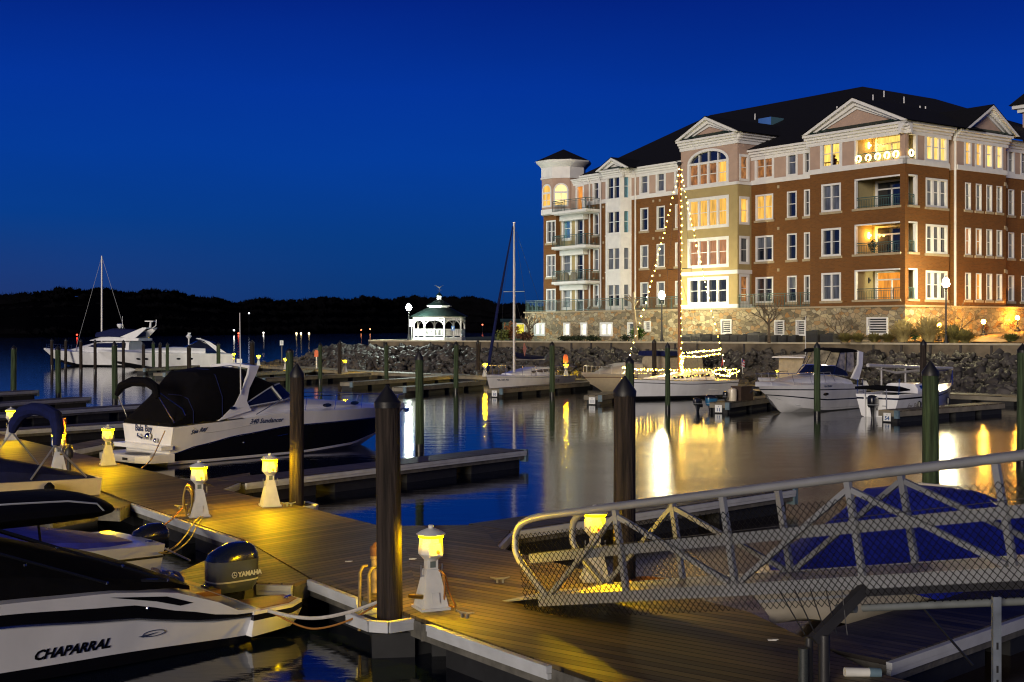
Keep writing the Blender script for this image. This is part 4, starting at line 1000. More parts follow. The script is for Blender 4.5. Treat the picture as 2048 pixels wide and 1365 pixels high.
tree('bare_tree', 'wide bare tree with brown twigs right of the right lamp post', 1922, 676, 86.5, 2.4, 1.15, mat('bark_warm',(.16,.11,.06),.9,var=.3), .09, 0, 5, 5, .25)
tree('bare_tree', 'dark bare tree at the left end of the stone base', 1057, 683, 110.5, 2.6, .6, M_bark, .12, .05, 9, 3, .45)
# pollarded pale tree
b0 = D(1272,684,98.3); t = thing('pruned_tree', 'pale pruned tree with stubby cut limbs beside the green bush', 'tree', tuple(b0))
S = 98.3/FL
def pp(x, y): return V(((x-1272)*S, RND.uniform(-.15,.15), (684-y)*S))
part('trunk', M_barkp, t, lambda m: m.tube([pp(1273,686),pp(1271,660),pp(1268,630),pp(1266,606),pp(1267,592),pp(1268,584)],[.17,.15,.13,.12,.09,.07],8))
def lim(m):
    for ps in (((1267,612),(1262,603),(1254,600),(1246,597)),((1266,606),(1258,596),(1249,593)),((1268,614),(1273,606),(1277,601)),((1267,603),(1271,596)),((1269,634),(1260,627),(1252,621),(1249,617)),((1266,600),(1260,594),(1257,590))):
        m.tube([pp(*q) for q in ps],[.07]+[.05]*(len(ps)-2)+[.035],6)
part('limbs', M_barkp, t, lim)
# ================================================================== docks
def wood_mat(name, ang, c=(.118,.083,.030), pl=.145, rough=.50):
    """planks: gaps every pl metres across the direction ang, each board its own tone"""
    m, nt, b = nodes(name); L = nt.links
    tc = nt.nodes.new('ShaderNodeTexCoord'); mp = nt.nodes.new('ShaderNodeMapping'); mp.inputs['Rotation'].default_value = (0,0,-ang); L.new(tc.outputs['Object'], mp.inputs['Vector'])
    sp = nt.nodes.new('ShaderNodeSeparateXYZ'); L.new(mp.outputs[0], sp.inputs[0])
    dv = nt.nodes.new('ShaderNodeMath'); dv.operation = 'DIVIDE'; L.new(sp.outputs['Y'], dv.inputs[0]); dv.inputs[1].default_value = pl
    fl = nt.nodes.new('ShaderNodeMath'); fl.operation = 'FLOOR'; L.new(dv.outputs[0], fl.inputs[0])
    fr = nt.nodes.new('ShaderNodeMath'); fr.operation = 'FRACT'; L.new(dv.outputs[0], fr.inputs[0])
    wn = nt.nodes.new('ShaderNodeTexWhiteNoise'); wn.noise_dimensions = '1D'; L.new(fl.outputs[0], wn.inputs['W'])
    m2 = nt.nodes.new('ShaderNodeMapping'); m2.inputs['Scale'].default_value = (.9,14,1); L.new(mp.outputs[0], m2.inputs['Vector'])
    no = nt.nodes.new('ShaderNodeTexNoise'); no.inputs['Scale'].default_value = 1.5; no.inputs['Detail'].default_value = 8; L.new(m2.outputs[0], no.inputs['Vector'])
    n3 = nt.nodes.new('ShaderNodeTexNoise'); n3.inputs['Scale'].default_value = .7; n3.inputs['Detail'].default_value = 4; L.new(tc.outputs['Object'], n3.inputs['Vector'])
    a = nt.nodes.new('ShaderNodeMath'); a.operation = 'MULTIPLY_ADD'; L.new(wn.outputs['Value'], a.inputs[0]); a.inputs[1].default_value = .85; a.inputs[2].default_value = .3
    b1 = nt.nodes.new('ShaderNodeMath'); b1.operation = 'MULTIPLY_ADD'; L.new(no.outputs['Fac'], b1.inputs[0]); b1.inputs[1].default_value = 1.3; b1.inputs[2].default_value = .35
    c1 = nt.nodes.new('ShaderNodeMath'); c1.operation = 'MULTIPLY'; L.new(a.outputs[0], c1.inputs[0]); L.new(b1.outputs[0], c1.inputs[1])
    d1 = nt.nodes.new('ShaderNodeMath'); d1.operation = 'MULTIPLY_ADD'; L.new(n3.outputs['Fac'], d1.inputs[0]); d1.inputs[1].default_value = 1.2; d1.inputs[2].default_value = .4
    e1 = nt.nodes.new('ShaderNodeMath'); e1.operation = 'MULTIPLY'; L.new(c1.outputs[0], e1.inputs[0]); L.new(d1.outputs[0], e1.inputs[1])
    gp = nt.nodes.new('ShaderNodeMapRange'); gp.inputs['From Min'].default_value = .07; gp.inputs['From Max'].default_value = .17; L.new(fr.outputs[0], gp.inputs['Value'])
    f1 = nt.nodes.new('ShaderNodeMath'); f1.operation = 'MULTIPLY'; L.new(e1.outputs[0], f1.inputs[0]); L.new(gp.outputs['Result'], f1.inputs[1])
    mx = nt.nodes.new('ShaderNodeMixRGB'); mx.blend_type = 'MULTIPLY'; mx.inputs['Fac'].default_value = 1; mx.inputs['Color1'].default_value = (*c,1); L.new(f1.outputs[0], mx.inputs['Color2']); L.new(mx.outputs[0], b.inputs['Base Color'])
    rr = nt.nodes.new('ShaderNodeMapRange'); rr.inputs['To Min'].default_value = rough-.1; rr.inputs['To Max'].default_value = rough+.25; L.new(no.outputs['Fac'], rr.inputs['Value']); L.new(rr.outputs['Result'], b.inputs['Roughness'])
    hs = nt.nodes.new('ShaderNodeMath'); hs.operation = 'MULTIPLY_ADD'; L.new(no.outputs['Fac'], hs.inputs[0]); hs.inputs[1].default_value = .25; L.new(gp.outputs['Result'], hs.inputs[2])
    bp = nt.nodes.new('ShaderNodeBump'); bp.inputs['Strength'].default_value = .5; bp.inputs['Distance'].default_value = .012; L.new(hs.outputs[0], bp.inputs['Height']); L.new(bp.outputs[0], b.inputs['Normal'])
    return m
A_SLIP = math.atan2(.744,.668)
M_deck = wood_mat('dock_planks', A_SLIP)
M_deck2 = wood_mat('landing_planks', math.radians(-38))
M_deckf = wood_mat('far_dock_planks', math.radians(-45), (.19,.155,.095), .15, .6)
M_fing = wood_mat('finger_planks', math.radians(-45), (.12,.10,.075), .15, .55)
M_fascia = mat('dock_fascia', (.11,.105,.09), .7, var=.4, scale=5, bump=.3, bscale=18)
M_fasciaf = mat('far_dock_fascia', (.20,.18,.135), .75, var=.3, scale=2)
M_vinyl = mat('vinyl_fender', (.48,.50,.52), .4, var=.12, scale=4)
M_float = mat('float_black', (.012,.013,.015), .7, var=.3)
M_blueb = mat('corner_bumper', (.10,.16,.20), .5, var=.25)
ZD = .5
def dock(poly, lab, dm, fm=None, strips=(), group=None, th=.2, floats=True, name='floating_dock', strip_w=.07, dz=0.0):
    ZD = .5+dz
    poly = [V((p[0],p[1],0)) for p in poly]; c = sum(poly, V((0,0,0)))/len(poly)
    t = thing(name, lab, 'dock', (c.x, c.y, 0), 0, group)
    area = sum(poly[i].x*poly[(i+1)%len(poly)].y-poly[(i+1)%len(poly)].x*poly[i].y for i in range(len(poly)))
    if area < 0: poly = poly[::-1]
    def dk(m):
        m.prism([(p.x,p.y,ZD-.045) for p in poly], (0,0,.045))
    part('deck', dm, t, dk, True)
    def fs(m):
        n = len(poly)
        for i in range(n):
            a, b2 = poly[i], poly[(i+1)%n]; d = (b2-a).normalized(); nn = V((d.y,-d.x,0))*-.02
            m.bar(a+nn+V((0,0,ZD-.049-th/2)), b2+nn+V((0,0,ZD-.049-th/2)), .05, th)
    part('fascia', fm or M_fascia, t, fs, True)
    if floats:
        def fl(m):
            n = len(poly)
            for i in range(n):
                a, b2 = poly[i], poly[(i+1)%n]; ln = (b2-a).length
                d = (b2-a).normalized(); nn = V((-d.y,d.x,0))
                if ln < .8: continue
                k = max(1,int(ln/2.2))
                for j in range(k):
                    p = a.lerp(b2,(j+.12)/k)+nn*.35; q = a.lerp(b2,(j+.88)/k)+nn*.35
                    m.bar(p+V((0,0,.1)), q+V((0,0,.1)), .5, .38)
        part('float', M_float, t, fl, True)
    for a, b2 in strips:
        a = V((a[0],a[1],0)); b2 = V((b2[0],b2[1],0)); d = (b2-a).normalized()
        mid = (a+b2)/2-c; nn = V((d.y,-d.x,0))
        if nn.dot(mid) < 0: nn = -nn
        # outward side is away from the dock middle
        def sp_(m):
            o = nn*.035
            m.bar(a+o+V((0,0,ZD-.055)), b2+o+V((0,0,ZD-.055)), strip_w, .075); m.bar(a+o*.9+V((0,0,ZD-.125)), b2+o*.9+V((0,0,ZD-.125)), strip_w*.7, .055)
        part('fender_strip', M_vinyl, t, sp_, True)
    return t
g2 = lambda x, y: tuple(G(x, y, ZD))[:2]
dv = V((.577,-.817))
near = [(-20.8,44.5), g2(144,960), g2(265,1005), g2(490,1080), g2(620,1155), g2(850,1240)]
farp = [g2(800,1052), g2(760,1052), g2(600,1012), g2(500,992), g2(300,942), g2(42,879), (-18.5,44.7)]
dock(near+farp, 'long plank walkway with the lit power posts running to the left edge', M_deck, strips=[(g2(265,1005), g2(482,1077)), (g2(622,1156), g2(722,1194))])
n2 = [g2(850,1240), g2(1110,1330), (5.6,5.6), (7.6,7.0), g2(1750,1345), g2(1500,1225), g2(1000,1097), g2(962,1050), g2(800,1052)]
dock(n2, 'wide plank landing under the metal gangway at the bottom of the picture', M_deck2, strips=[(g2(862,1245), g2(1104,1328))])
# near fingers
def finger(a, b2, wd, lab, dm=None, fm=None, strip=True, side=1, name='finger_dock', sign=None, group='finger docks', bumper=True):
    a = V((a[0],a[1],0)); b2 = V((b2[0],b2[1],0)); d = (b2-a).normalized(); nn = V((-d.y,d.x,0))*side
    poly = [a, b2, b2+nn*wd, a+nn*wd]
    t = dock([tuple(p)[:2] for p in poly], lab, dm or M_fing, fm, strips=[(tuple(a)[:2],tuple(b2)[:2])] if strip else (), group=group, name=name, dz=-.004)
    if bumper:
        part('corner_bumper', M_blueb, t, lambda m: (m.bar(a-d*.03-nn*.05+V((0,0,ZD-.16)), a-d*.03+nn*.16+V((0,0,ZD-.16)), .12, .34)), True)
    if sign:
        q = a-d*.075+nn*(wd*.5); q.z = .22; ang = math.atan2(-d.x*0+ -nn.y*side*0 + d.y, d.x)
        R_ = MX.Translation(q) @ MX.Rotation(ang-math.pi/2, 4, 'Z')
        s_ = MB(); s_.T = R_; s_.box((-.17,-.03,-.17),(.17,.0,.17)); so_ = s_.build('number_plate', M_signw, t, True)
        inv = WM[t.name].inverted()
        text_mesh('number', sign, .22, M_signb, so_, inv @ R_ @ MX.Translation((0,-.034,-.12)) @ MX.Rotation(math.pi/2,4,'X'), .004, bold=.006, align='CENTER')
        text_mesh('number', 'A', .09, M_signb, so_, inv @ R_ @ MX.Translation((0,-.034,.07)) @ MX.Rotation(math.pi/2,4,'X'), .004, align='CENTER')
    return t
M_finn = wood_mat('near_finger_planks', A_SLIP+math.pi/2, (.075,.06,.048), .145, .5)
fa = g2(1050,900); fb = g2(490,965)
finger(fa, fb, 1.0, 'finger dock in front of the big dark hulled cruiser', M_finn, side=-1)
finger(g2(1587,978), g2(1021,1061), 1.05, 'finger dock behind the gangway with a pale side board', M_finn, side=-1)
finger(g2(2200,1175), g2(1772,1320), 1.15, 'finger dock in the bottom right corner with white edge strip', M_finn, side=-1)
# triangular gusset pieces where fingers meet the walkway
def gusset(pts, lab, strip=None):
    dock([g2(*p) for p in pts], lab, M_deck, strips=[tuple(g2(*q) for q in strip)] if strip else (), floats=False, dz=-.009, name='dock_gusset', group='corner pieces where fingers meet the walkway')
gusset([(441,978),(484,961),(500,945),(400,960)], 'corner piece of the cruiser finger behind the yellow lit post', ((443,977),(482,961.5)))
gusset([(987,1097),(1019,1063),(1012,1049),(962,1050)], 'corner piece left of the gangway handrail', ((988,1096),(1018,1063.5)))
gusset([(490,1081),(618,1156),(588,1166),(514,1164),(350,1190),(300,1170),(410,1120)], 'dark wooden corner piece behind the outboard motor with shiny wet spots', ((516,1164),(586,1167)))
gusset([(140,962),(262,1006),(240,1016),(196,1014),(100,1030),(60,1000)], 'corner piece beside the blue covered boat at left', ((216,1008),(243,1012)))
finger(g2(279,844.5), (-17.5,42.5), .95, 'finger dock just beyond the arched dark canopy at left', M_fing, side=-1)
finger(g2(309,808.7), g2(-140,838), .95, 'finger dock third from the front on the far left', M_fing, side=-1)
finger(g2(179,794.5), g2(-160,818), .95, 'finger dock fourth from the front on the far left', M_fing, side=-1)
finger(g2(75,781), g2(-170,795), .95, 'shortest finger dock at the far left edge', M_fing, side=-1)
finger(g2(262,878), g2(145,900), .9, 'dim finger dock hidden between the lit post and the cruiser stern', M_fing, side=-1)
# far walkway below the rocks
fw = [g2(470,727), g2(700,742.5), (-13.6,105.8), (28.5,61.8), (29.8,63.4), (-12.2,107.6), (-26.5,130.5)]
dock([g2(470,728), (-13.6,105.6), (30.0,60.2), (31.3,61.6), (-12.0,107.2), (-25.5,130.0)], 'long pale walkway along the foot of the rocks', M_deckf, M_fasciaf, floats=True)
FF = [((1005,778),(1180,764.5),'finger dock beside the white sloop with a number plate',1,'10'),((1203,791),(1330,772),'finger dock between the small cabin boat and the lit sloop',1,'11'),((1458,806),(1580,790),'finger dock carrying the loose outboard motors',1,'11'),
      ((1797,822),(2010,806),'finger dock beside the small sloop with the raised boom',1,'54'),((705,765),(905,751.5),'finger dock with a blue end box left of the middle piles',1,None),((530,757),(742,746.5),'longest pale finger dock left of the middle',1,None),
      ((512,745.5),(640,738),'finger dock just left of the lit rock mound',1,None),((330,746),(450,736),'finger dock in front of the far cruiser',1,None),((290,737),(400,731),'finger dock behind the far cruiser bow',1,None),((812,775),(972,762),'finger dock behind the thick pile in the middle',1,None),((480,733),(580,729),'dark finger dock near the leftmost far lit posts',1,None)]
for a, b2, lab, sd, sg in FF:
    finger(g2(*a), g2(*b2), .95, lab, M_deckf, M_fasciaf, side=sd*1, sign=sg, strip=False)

# ================================================================== piles
M_pile = mat('pile_wood', (.027,.020,.016), .85, var=.75, scale=1.0, bump=.9, bscale=2.0, st=(16,16,1.1), spec=.25)
M_pileg = mat('pile_lit_green', (.036,.056,.026), .8, var=.7, scale=1.0, bump=.8, bscale=2.0, st=(16,16,1.1), spec=.25)  # greener copy of the pile wood, lamp light put into its colour
M_pilecap = mat('pile_cap', (.008,.008,.009), .5, var=.2)
M_wet = mat('pile_waterline', (.012,.012,.010), .35, var=.3)
PILES = [ # px, top py, Y, diameter, green lit?, cone height, label
 (593,727,25.2,.275,0,.26,'dark pile behind the second lit power post'),(780.5,770,15.5,.295,0,.30,'thickest foreground pile left of the nearest lit post'),(1248.5,752,17.35,.29,0,.32,'dark pile rising behind the gangway handrail'),
 (1862,722,23.5,.29,1,.27,'green pile right of the cruiser in front of the small sloop'),(2044,687,38.0,.30,1,.26,'green pile cut by the right picture edge'),(1845.5,679,60,.29,0,.28,'dark pile just behind the big green one at right'),
 (1634.5,684,57.5,.28,1,.3,'thin green pile in front of the white cruiser'),(1335.5,685,62,.24,1,.25,'slim green pile right of the lit mast'),(1261,712,46,.30,1,.3,'pale green pile between the cabin boat and the lit sloop'),
 (1309,678,83,.29,0,.3,'dark pile against the bulkhead left of the lit mast'),(1104.5,683,75,.30,1,.2,'green pile in front of the white sloop cabin'),(912,683,80,.30,1,.2,'green pile left of the white sloop bow'),
 (956.5,680,98,.29,0,.25,'dark pile close to the rocks left of the white sloop bow'),(773,684,88,.27,1,.2,'slim green pile in front of the lit rocks'),(839.5,703,41,.26,1,.22,'thick green pile left of centre over open water'),
 (679,681,103,.30,0,.25,'dark pile at the foot of the lit rock mound'),(640.5,685,95,.28,1,.2,'green pile left of the lit rock mound'),(579,697,48,.29,1,.1,'green pile half hidden behind the dark pile with the power post'),
 (505,680,100,.36,0,.3,'black pile behind the arch of the big cruiser'),(27,690,78,.33,1,.3,'green pile nearest the left picture edge'),(117,691,74,.30,1,.28,'green pile in front of the yacht bow'),(230,682,68,.29,1,.28,'tall green pile in front of the yacht stern'),
 (104,677,132,.30,0,.3,'black pile leftmost behind the yacht'),(131,677,136,.29,0,.3,'black pile second from the left behind the yacht'),(162,678,118,.29,0,.3,'black pile crossing the yacht hull'),(190.5,679,118,.28,0,.3,'black pile right of the bare yacht mast foot'),
 (247,680,122,.28,0,.3,'black pile between the two far motor yachts'),(287,686,121,.29,0,.3,'black pile at the far cruiser bow'),(307,682,118,.28,1,.3,'dim green pile in front of the far cruiser bow'),(320,684,116,.29,0,.3,'black pile next to the dim green one'),
 (334.5,685,114,.28,1,.3,'dim green pile at the middle of the far cruiser'),(378.5,690,112,.36,0,.3,'black pile before the far cruiser windscreen'),(437,685,122,.36,1,.3,'dim green pile at the far cruiser stern')]
for px, pt, Y, dm, gr, cone, lab in PILES:
    p = D(px, pt, Y); zt = p.z; r = dm/2
    t = thing('mooring_pile', lab, 'pile', (p.x, Y, 0), RND.uniform(0,6), 'mooring piles of the marina')
    t.rotation_euler = (RND.uniform(-.012,.012), RND.uniform(-.012,.012), 0)
    cone = min(cone,.22)*.92; b0 = zt-cone
    part('shaft', M_pileg if gr else M_pile, t, lambda m: m.lathe([(r*1.06,.25),(r*1.03,b0*.35),(r,b0*.7),(r*.99,b0-.002)], n=18, caps=False))
    part('waterline_band', M_wet, t, lambda m: m.lathe([(r*1.08,-2.5),(r*1.07,.249)], n=18, caps=False))
    part('cap', M_pilecap, t, lambda m: m.lathe([(r*1.06,b0-.07),(r*1.08,b0),(.01,zt)], n=18))
def ring(cx, cy, hw, ang, lab):
    t = thing('pile_guide', lab, 'pile guide', (cx,cy,ZD-.1), ang)
    o = [(-hw*.6,-hw),(hw*.6,-hw),(hw,-hw*.5),(hw,hw),(-hw,hw),(-hw,-hw*.5)]
    for i in range(len(o)):
        if i == 3: continue
    def f(m):
        n = len(o)
        for i in range(n):
            a, b2 = V((*o[i],0)), V((*o[(i+1)%n],0))
            m.bar(a,b2,.075,.13); m.bar(a+V((0,0,.04)),b2+V((0,0,.04)),.09,.04)
    part('collar', M_vinyl, t, f)
    tubes('roller', M_float, t, [[(sx*hw*.72,-.12,.02),(sx*hw*.72,.12,.02)] for sx in (-1,1)], .05, 8)
ring(-1.46,15.5,.36, math.atan2(.577,.817)+.0, 'white plastic guide frame round the thickest foreground pile')
p = D(593,1000,25.2); ring(p.x,25.2,.34,.55,'white plastic guide frame at the foot of the dark pile by the second lit post')

# ================================================================== power pedestals shaped like small lighthouses
M_ped = mat('pedestal_white', (.62,.62,.58), .45, var=.1, scale=6); M_pedg = mat('pedestal_meter', (.12,.15,.14), .3, var=.1); M_red = mat('pedestal_emblem', (.65,.10,.03), .5, var=.1)
E_ped = emit('pedestal_lens', (1,.60,.0), 1050)
def pedestal_parts(t, lens):
    def sq(r, z): return [(-r,-r,z),(r,-r,z),(r,r,z),(-r,r,z)]
    def o8(r, z): return [(r*math.cos(math.pi/8+k*math.pi/4), r*math.sin(math.pi/8+k*math.pi/4), z) for k in range(8)]
    part('body', M_ped, t, lambda m: (m.loft([sq(.185,0),sq(.185,.03),sq(.165,.032),sq(.078,.475),sq(.066,.48),sq(.066,.6)], closed=True, smooth=False, caps=True)))
    part('head', M_ped, t, lambda m: m.loft([o8(.075,.575),o8(.155,.66),o8(.155,.70),o8(.135,.85)], closed=True, smooth=False, caps=True))
    part('lens', lens, t, lambda m: m.lathe([(.10,.852),(.145,.856),(.15,.886),(.10,.889)], n=14, caps=True))
    c = part('cap', M_ped, t, lambda m: m.lathe([(.175,.89),(.178,.9),(.13,.93),(.05,.962),(.032,.965),(.034,1.0),(.02,1.005)], n=16))
    b = part('outlet_box', M_ped, t, lambda m: m.prism([(-.075,-.125,.80),(-.075,-.205,.665),(-.075,-.19,.645),(-.075,-.125,.625)],(.15,0,0)))
    part('emblem', M_red, b, lambda m: m.prism([(.022*math.cos(a)+.02,-.205+(.035+.022*math.sin(a))*.593-.001,.70+.022*math.sin(a)) for a in [2*math.pi*i/10 for i in range(10)]],(0,-.005,.003)))
    part('meter', M_pedg, t, lambda m: m.box((-.035,-.071,.50),(.035,-.0665,.575)))
    part('access_panel', M_ped, t, lambda m: m.prism([(-.05,-.165,.09),(.05,-.165,.09),(.05,-.142,.21),(-.05,-.142,.21)],(0,-.008,0)))
    for s in (-1,1):
        part('bracket', M_galv, t, lambda m: (m.bar((s*.07,-.02,.40),(s*.135,-.02,.40),.014), m.bar((s*.135,-.02,.393),(s*.135,-.02,.53),.014)))
PED = [(22,880,'lit power post at the left picture edge',.5),(216,930,'lit power post beside the cruiser swim platform',.45),(398,1033,'lit power post with a coiled yellow hose hung on it',.35),(540,1012,'lit power post in front of the dark pile and the cruiser hull',.4),
       (862,1217,'nearest lit power post with orange cord over its shoulder',.42),(1190,1160,'lit power post seen through the gangway mesh',.1),(117,946,'lit power post behind the thin grey pole and blue canopy',.5)]
proto = None
for i, (px, py, lab, rz) in enumerate(PED):
    p = G(px, py, ZD)
    if proto is None:
        proto = thing('power_pedestal', lab, 'power post', tuple(p), rz, 'lit power posts on the docks'); pedestal_parts(proto, E_ped)
    else: dup(proto, tuple(p), rz, lab)
for px, py, lab in ((467,726,'far lit power post leftmost by the cruiser stern'),(517,731.5,'far lit power post right of the black pile'),(571,739,'far lit power post left of the green pile pair'),(690,744,'far lit power post at the foot of the lit rocks'),
                (970,753.5,'far lit power post behind the white sloop bow'),(1132,755,'far lit power post behind the white sloop cockpit'),(1557,772,'far lit power post behind the white cruiser bow'),(295,718,'faint lit power post behind the yacht stern'),(327,718.5,'faint lit power post behind the far cruiser deck')):
    p = G(px, py, ZD); dup(proto, tuple(p), .3, lab)
M_orange = mat('orange_plastic', (.62,.12,.03), .5, var=.15)
def ringbox(px, py, Y, lab, h=.75, name='life_ring_box'):
    p = D(px, py, Y); t = thing(name, lab, 'life ring box', (p.x, Y, ZD))
    part('post', M_ped, t, lambda m: m.box((-.05,-.05,-.2),(.05,.05,1.3)))
    part('box', M_orange, t, lambda m: (m.box((-.17,-.12,1.0),(.17,-.052,1.0+h*.6)), m.prism([(-.17,-.12,1.0+h*.6),(.17,-.12,1.0+h*.6),(.1,-.12,1.0+h*.78),(-.1,-.12,1.0+h*.78)],(0,.066,0))))
ringbox(633,735,113,'orange box on a white post left of the lit rocks'); ringbox(1131,752,93,'orange box behind the lit power post at the white sloop')
p = G(112.5,941,ZD); t = thing('fender_post', 'thin grey pole with orange case in front of a lit power post', 'pole', tuple(p))
part('pole', mat('pole_grey',(.16,.17,.19),.5,metal=.3), t, lambda m: m.tube([(0,0,-1),(0,0,1.3)],.052,10))
part('case', M_orange, t, lambda m: m.box((.06,-.02,.62),(.19,.13,1.24)))
p = G(138,952,ZD); t = thing('hose_stand', 'dark hose stand beside the thin grey pole', 'hose stand', tuple(p))
part('stand', M_dark, t, lambda m: (m.tube([(0,0,0),(0,0,.72)],.045,10), m.lathe([(.09,.42),(.11,.5),(.09,.62),(.05,.66)], n=10)))
part('tap', mat('brass',(.45,.32,.08),.3,metal=1,var=.2), t, lambda m: m.tube([(-.03,0,.5),(-.2,-.03,.49)],.022,6))
for x_, z_ in ((.07,.68),(-.06,.7)): part('fitting', mat('brass',(.45,.32,.08)), t, lambda m: m.ball((x_,0,z_),.035,6,4))

# ================================================================== small dock gear
M_rope = mat('rope_white', (.50,.47,.42), .9, var=.15, scale=20); M_ropeo = mat('cord_orange', (.30,.12,.015), .7, var=.15); M_ropey = mat('hose_yellow', (.34,.23,.03), .6, var=.15); M_chrome = mat('polished_steel', (.72,.72,.74), .16, metal=1.0, var=.05)
def rope(name, lab, cat, pts, r, mt, n=6, sub=10, group=None):
    """smooth curve through world points"""
    P = [V(q) for q in pts]; out = []
    for i in range(len(P)-1):
        p0, p1, p2, p3 = P[max(i-1,0)], P[i], P[i+1], P[min(i+2,len(P)-1)]
        for j in range(sub):
            t = j/sub
            out.append(.5*((2*p1)+(p2-p0)*t+(2*p0-5*p1+4*p2-p3)*t*t+(3*p1-p0-3*p2+p3)*t**3))
    out.append(P[-1])
    m = MB(); m.tube(out, r, n); return tag(recenter(m.build(name, mt)), lab, cat, group)
def cleat(px, py, rz, lab):
    p = G(px, py, ZD); t = thing('cleat', lab, 'cleat', tuple(p), rz, 'steel cleats on the docks')
    part('horn', M_galv, t, lambda m: m.tube([(-.13,0,.075),(-.06,0,.055),(.06,0,.055),(.13,0,.075)],[.009,.014,.014,.009],6))
    part('base', M_galv, t, lambda m: (m.box((-.05,-.02,0),(-.025,.02,.05)), m.box((.025,-.02,0),(.05,.02,.05))))
cleat(930,1236,-.6,'cleat on the landing right of the nearest lit post'); cleat(578,1013,.3,'cleat between the second lit post and the dark pile'); cleat(362,1018,.7,'cleat left of the lit post with the yellow hose'); cleat(1000,1166,.1,'cleat in the middle of the landing planks')
rope('dock_line','thick white mooring line sagging from the bowrider stern to the pile','rope',[D(536,1222,15.75),D(590,1234,15.6),D(640,1236,15.5),D(700,1224,15.5),D(760,1203,15.55)],.022,M_rope)
rope('orange_cable','orange cord drooping under the thick white mooring line','cord',[D(545,1226,15.75),D(600,1252,15.5),D(640,1257,15.4),D(700,1240,15.4),D(762,1205,15.5)],.012,M_ropeo)
rope('shore_hose','yellow hose looping from the lit post to the small sport boat','hose',[G(402,1037,ZD)+V((0,0,.03)),G(390,1045,ZD)+V((0,0,.02)),D(372,1070,21.0),D(352,1092,20.0),D(330,1104,19.6),D(318,1106,19.4)],.013,M_ropey)
rope('shore_hose','second yellow hose strand beside the looping one','hose',[G(406,1037,ZD)+V((0,0,.03)),G(398,1047,ZD)+V((0,0,.02)),D(380,1078,20.8),D(358,1098,19.9),D(338,1107,19.5),D(322,1107,19.35)],.012,M_ropey)
rope('mooring_line','tan mooring line from the walkway edge up toward the dark hollow','rope',[G(366,1020,ZD)+V((0,0,.05)),D(345,1038,23.2),D(315,1060,22.6)],.014,M_ropeo)
rope('mooring_line','white line from the sport boat stern to the outboard boat','rope',[D(330,1097,19.0),D(352,1108,18.4),D(380,1121,17.6)],.012,M_rope)
rope('stern_line','brown stern line from the cruiser down to the walkway','rope',[D(330,862,35.2),D(316,893,34.8),D(302,920,33.6),G(283,939,ZD)+V((0,0,.02))],.016,mat('rope_tan',(.34,.22,.13),.9))
def coil(name, lab, cat, c, rx, rz_, mt, n=5, r=.012, dx=(1,0,0), dz=(0,0,1)):
    pts = []; c = V(c); dx = V(dx); dz = V(dz)
    for i in range(n*14):
        a = 2*math.pi*i/14; k = 1-.25*((i//14)%3)/3+.05*math.sin(i*1.7)
        pts.append(c+dx*(rx*k*math.cos(a))+dz*(rz_*k*math.sin(a))+V((0,-.02*(i//14),0))+V((0,0,-.03*((i//14)%2))))
    m = MB(); m.tube(pts, r, 5); return tag(recenter(m.build(name, mt)), lab, cat)
p = G(398,1033,ZD); coil('hose_coil','coiled yellow hose hanging on the lit power post','hose',(p.x-.16,p.y-.1,ZD+.33),.09,.26,M_ropey,6,.013)
p = G(862,1217,ZD)
rope('orange_cable','orange cord hanging over the right shoulder of the nearest lit post','cord',[(p.x+.10,p.y-.05,ZD+.47),(p.x+.15,p.y-.08,ZD+.42),(p.x+.17,p.y-.1,ZD+.25),(p.x+.16,p.y-.05,ZD+.03),(p.x+.23,p.y+.05,ZD+.015)],.012,M_ropeo)
rope('orange_cable','second loop of orange cord beside the nearest lit post','cord',[(p.x+.10,p.y-.04,ZD+.46),(p.x+.17,p.y-.03,ZD+.40),(p.x+.22,p.y-.02,ZD+.2),(p.x+.29,p.y+.02,ZD+.015),(p.x+.2,p.y+.12,ZD+.015)],.01,M_ropeo)
t = thing('hose_tap','brass hose tap sticking out left of the nearest lit post','tap',(p.x-.13,p.y-.14,ZD+.16),.4)
part('spout', mat('brass',(.45,.32,.08),.3,metal=1), t, lambda m: m.tube([(-.14,0,.03),(-.06,0,.015),(.06,-.02,0),(.12,-.03,-.01)],[.022,.026,.03,.022],8))
p = G(1292,1168,ZD)
c_ = [(p.x+(.16+.03*(i//12))*math.cos(i*math.pi/6), p.y+(.16+.03*(i//12))*math.sin(i*math.pi/6), ZD+.02+.012*((i//12)%3)) for i in range(60)]
m = MB(); m.tube(c_, .014, 5); tag(recenter(m.build('rope_coil', M_ropeo)), 'flat coil of brown rope at the foot of the pile behind the gangway', 'rope')
# ladder rails and rusty standpipe by the thickest pile; yellow lamplight in their base colours
p = G(728,1205,ZD); t = thing('dock_ladder','yellow lit dock ladder rails left of the thickest pile','ladder',tuple(p))
M_lad = mat('ladder_rail',(.16,.12,.06),.6,var=.5,scale=9); part('rail', M_lad, t, lambda m: m.tube([(-.06,0,-.35),(-.05,0,.36),(-.02,.06,.43),(.03,.1,.43)],.02,8)); part('rail', M_lad, t, lambda m: m.tube([(.07,.0,-.3),(.06,0,.34),(.09,.05,.41),(.16,.1,.42)],.022,8))
p = G(752,1185,ZD); t = thing('standpipe','rusty capped standpipe between the ladder and the thickest pile','standpipe',tuple(p))
part('pipe', mat('rusty_lamplit_yellow',(.28,.19,.06),.6,var=.5,scale=9), t, lambda m: m.lathe([(.06,0),(.06,.42),(.075,.43),(.075,.47)], n=12)); part('cap', mat('rust',(.12,.05,.02),.8,var=.4), t, lambda m: m.lathe([(.08,.471),(.08,.58),(.05,.6),(.02,.64)], n=10))
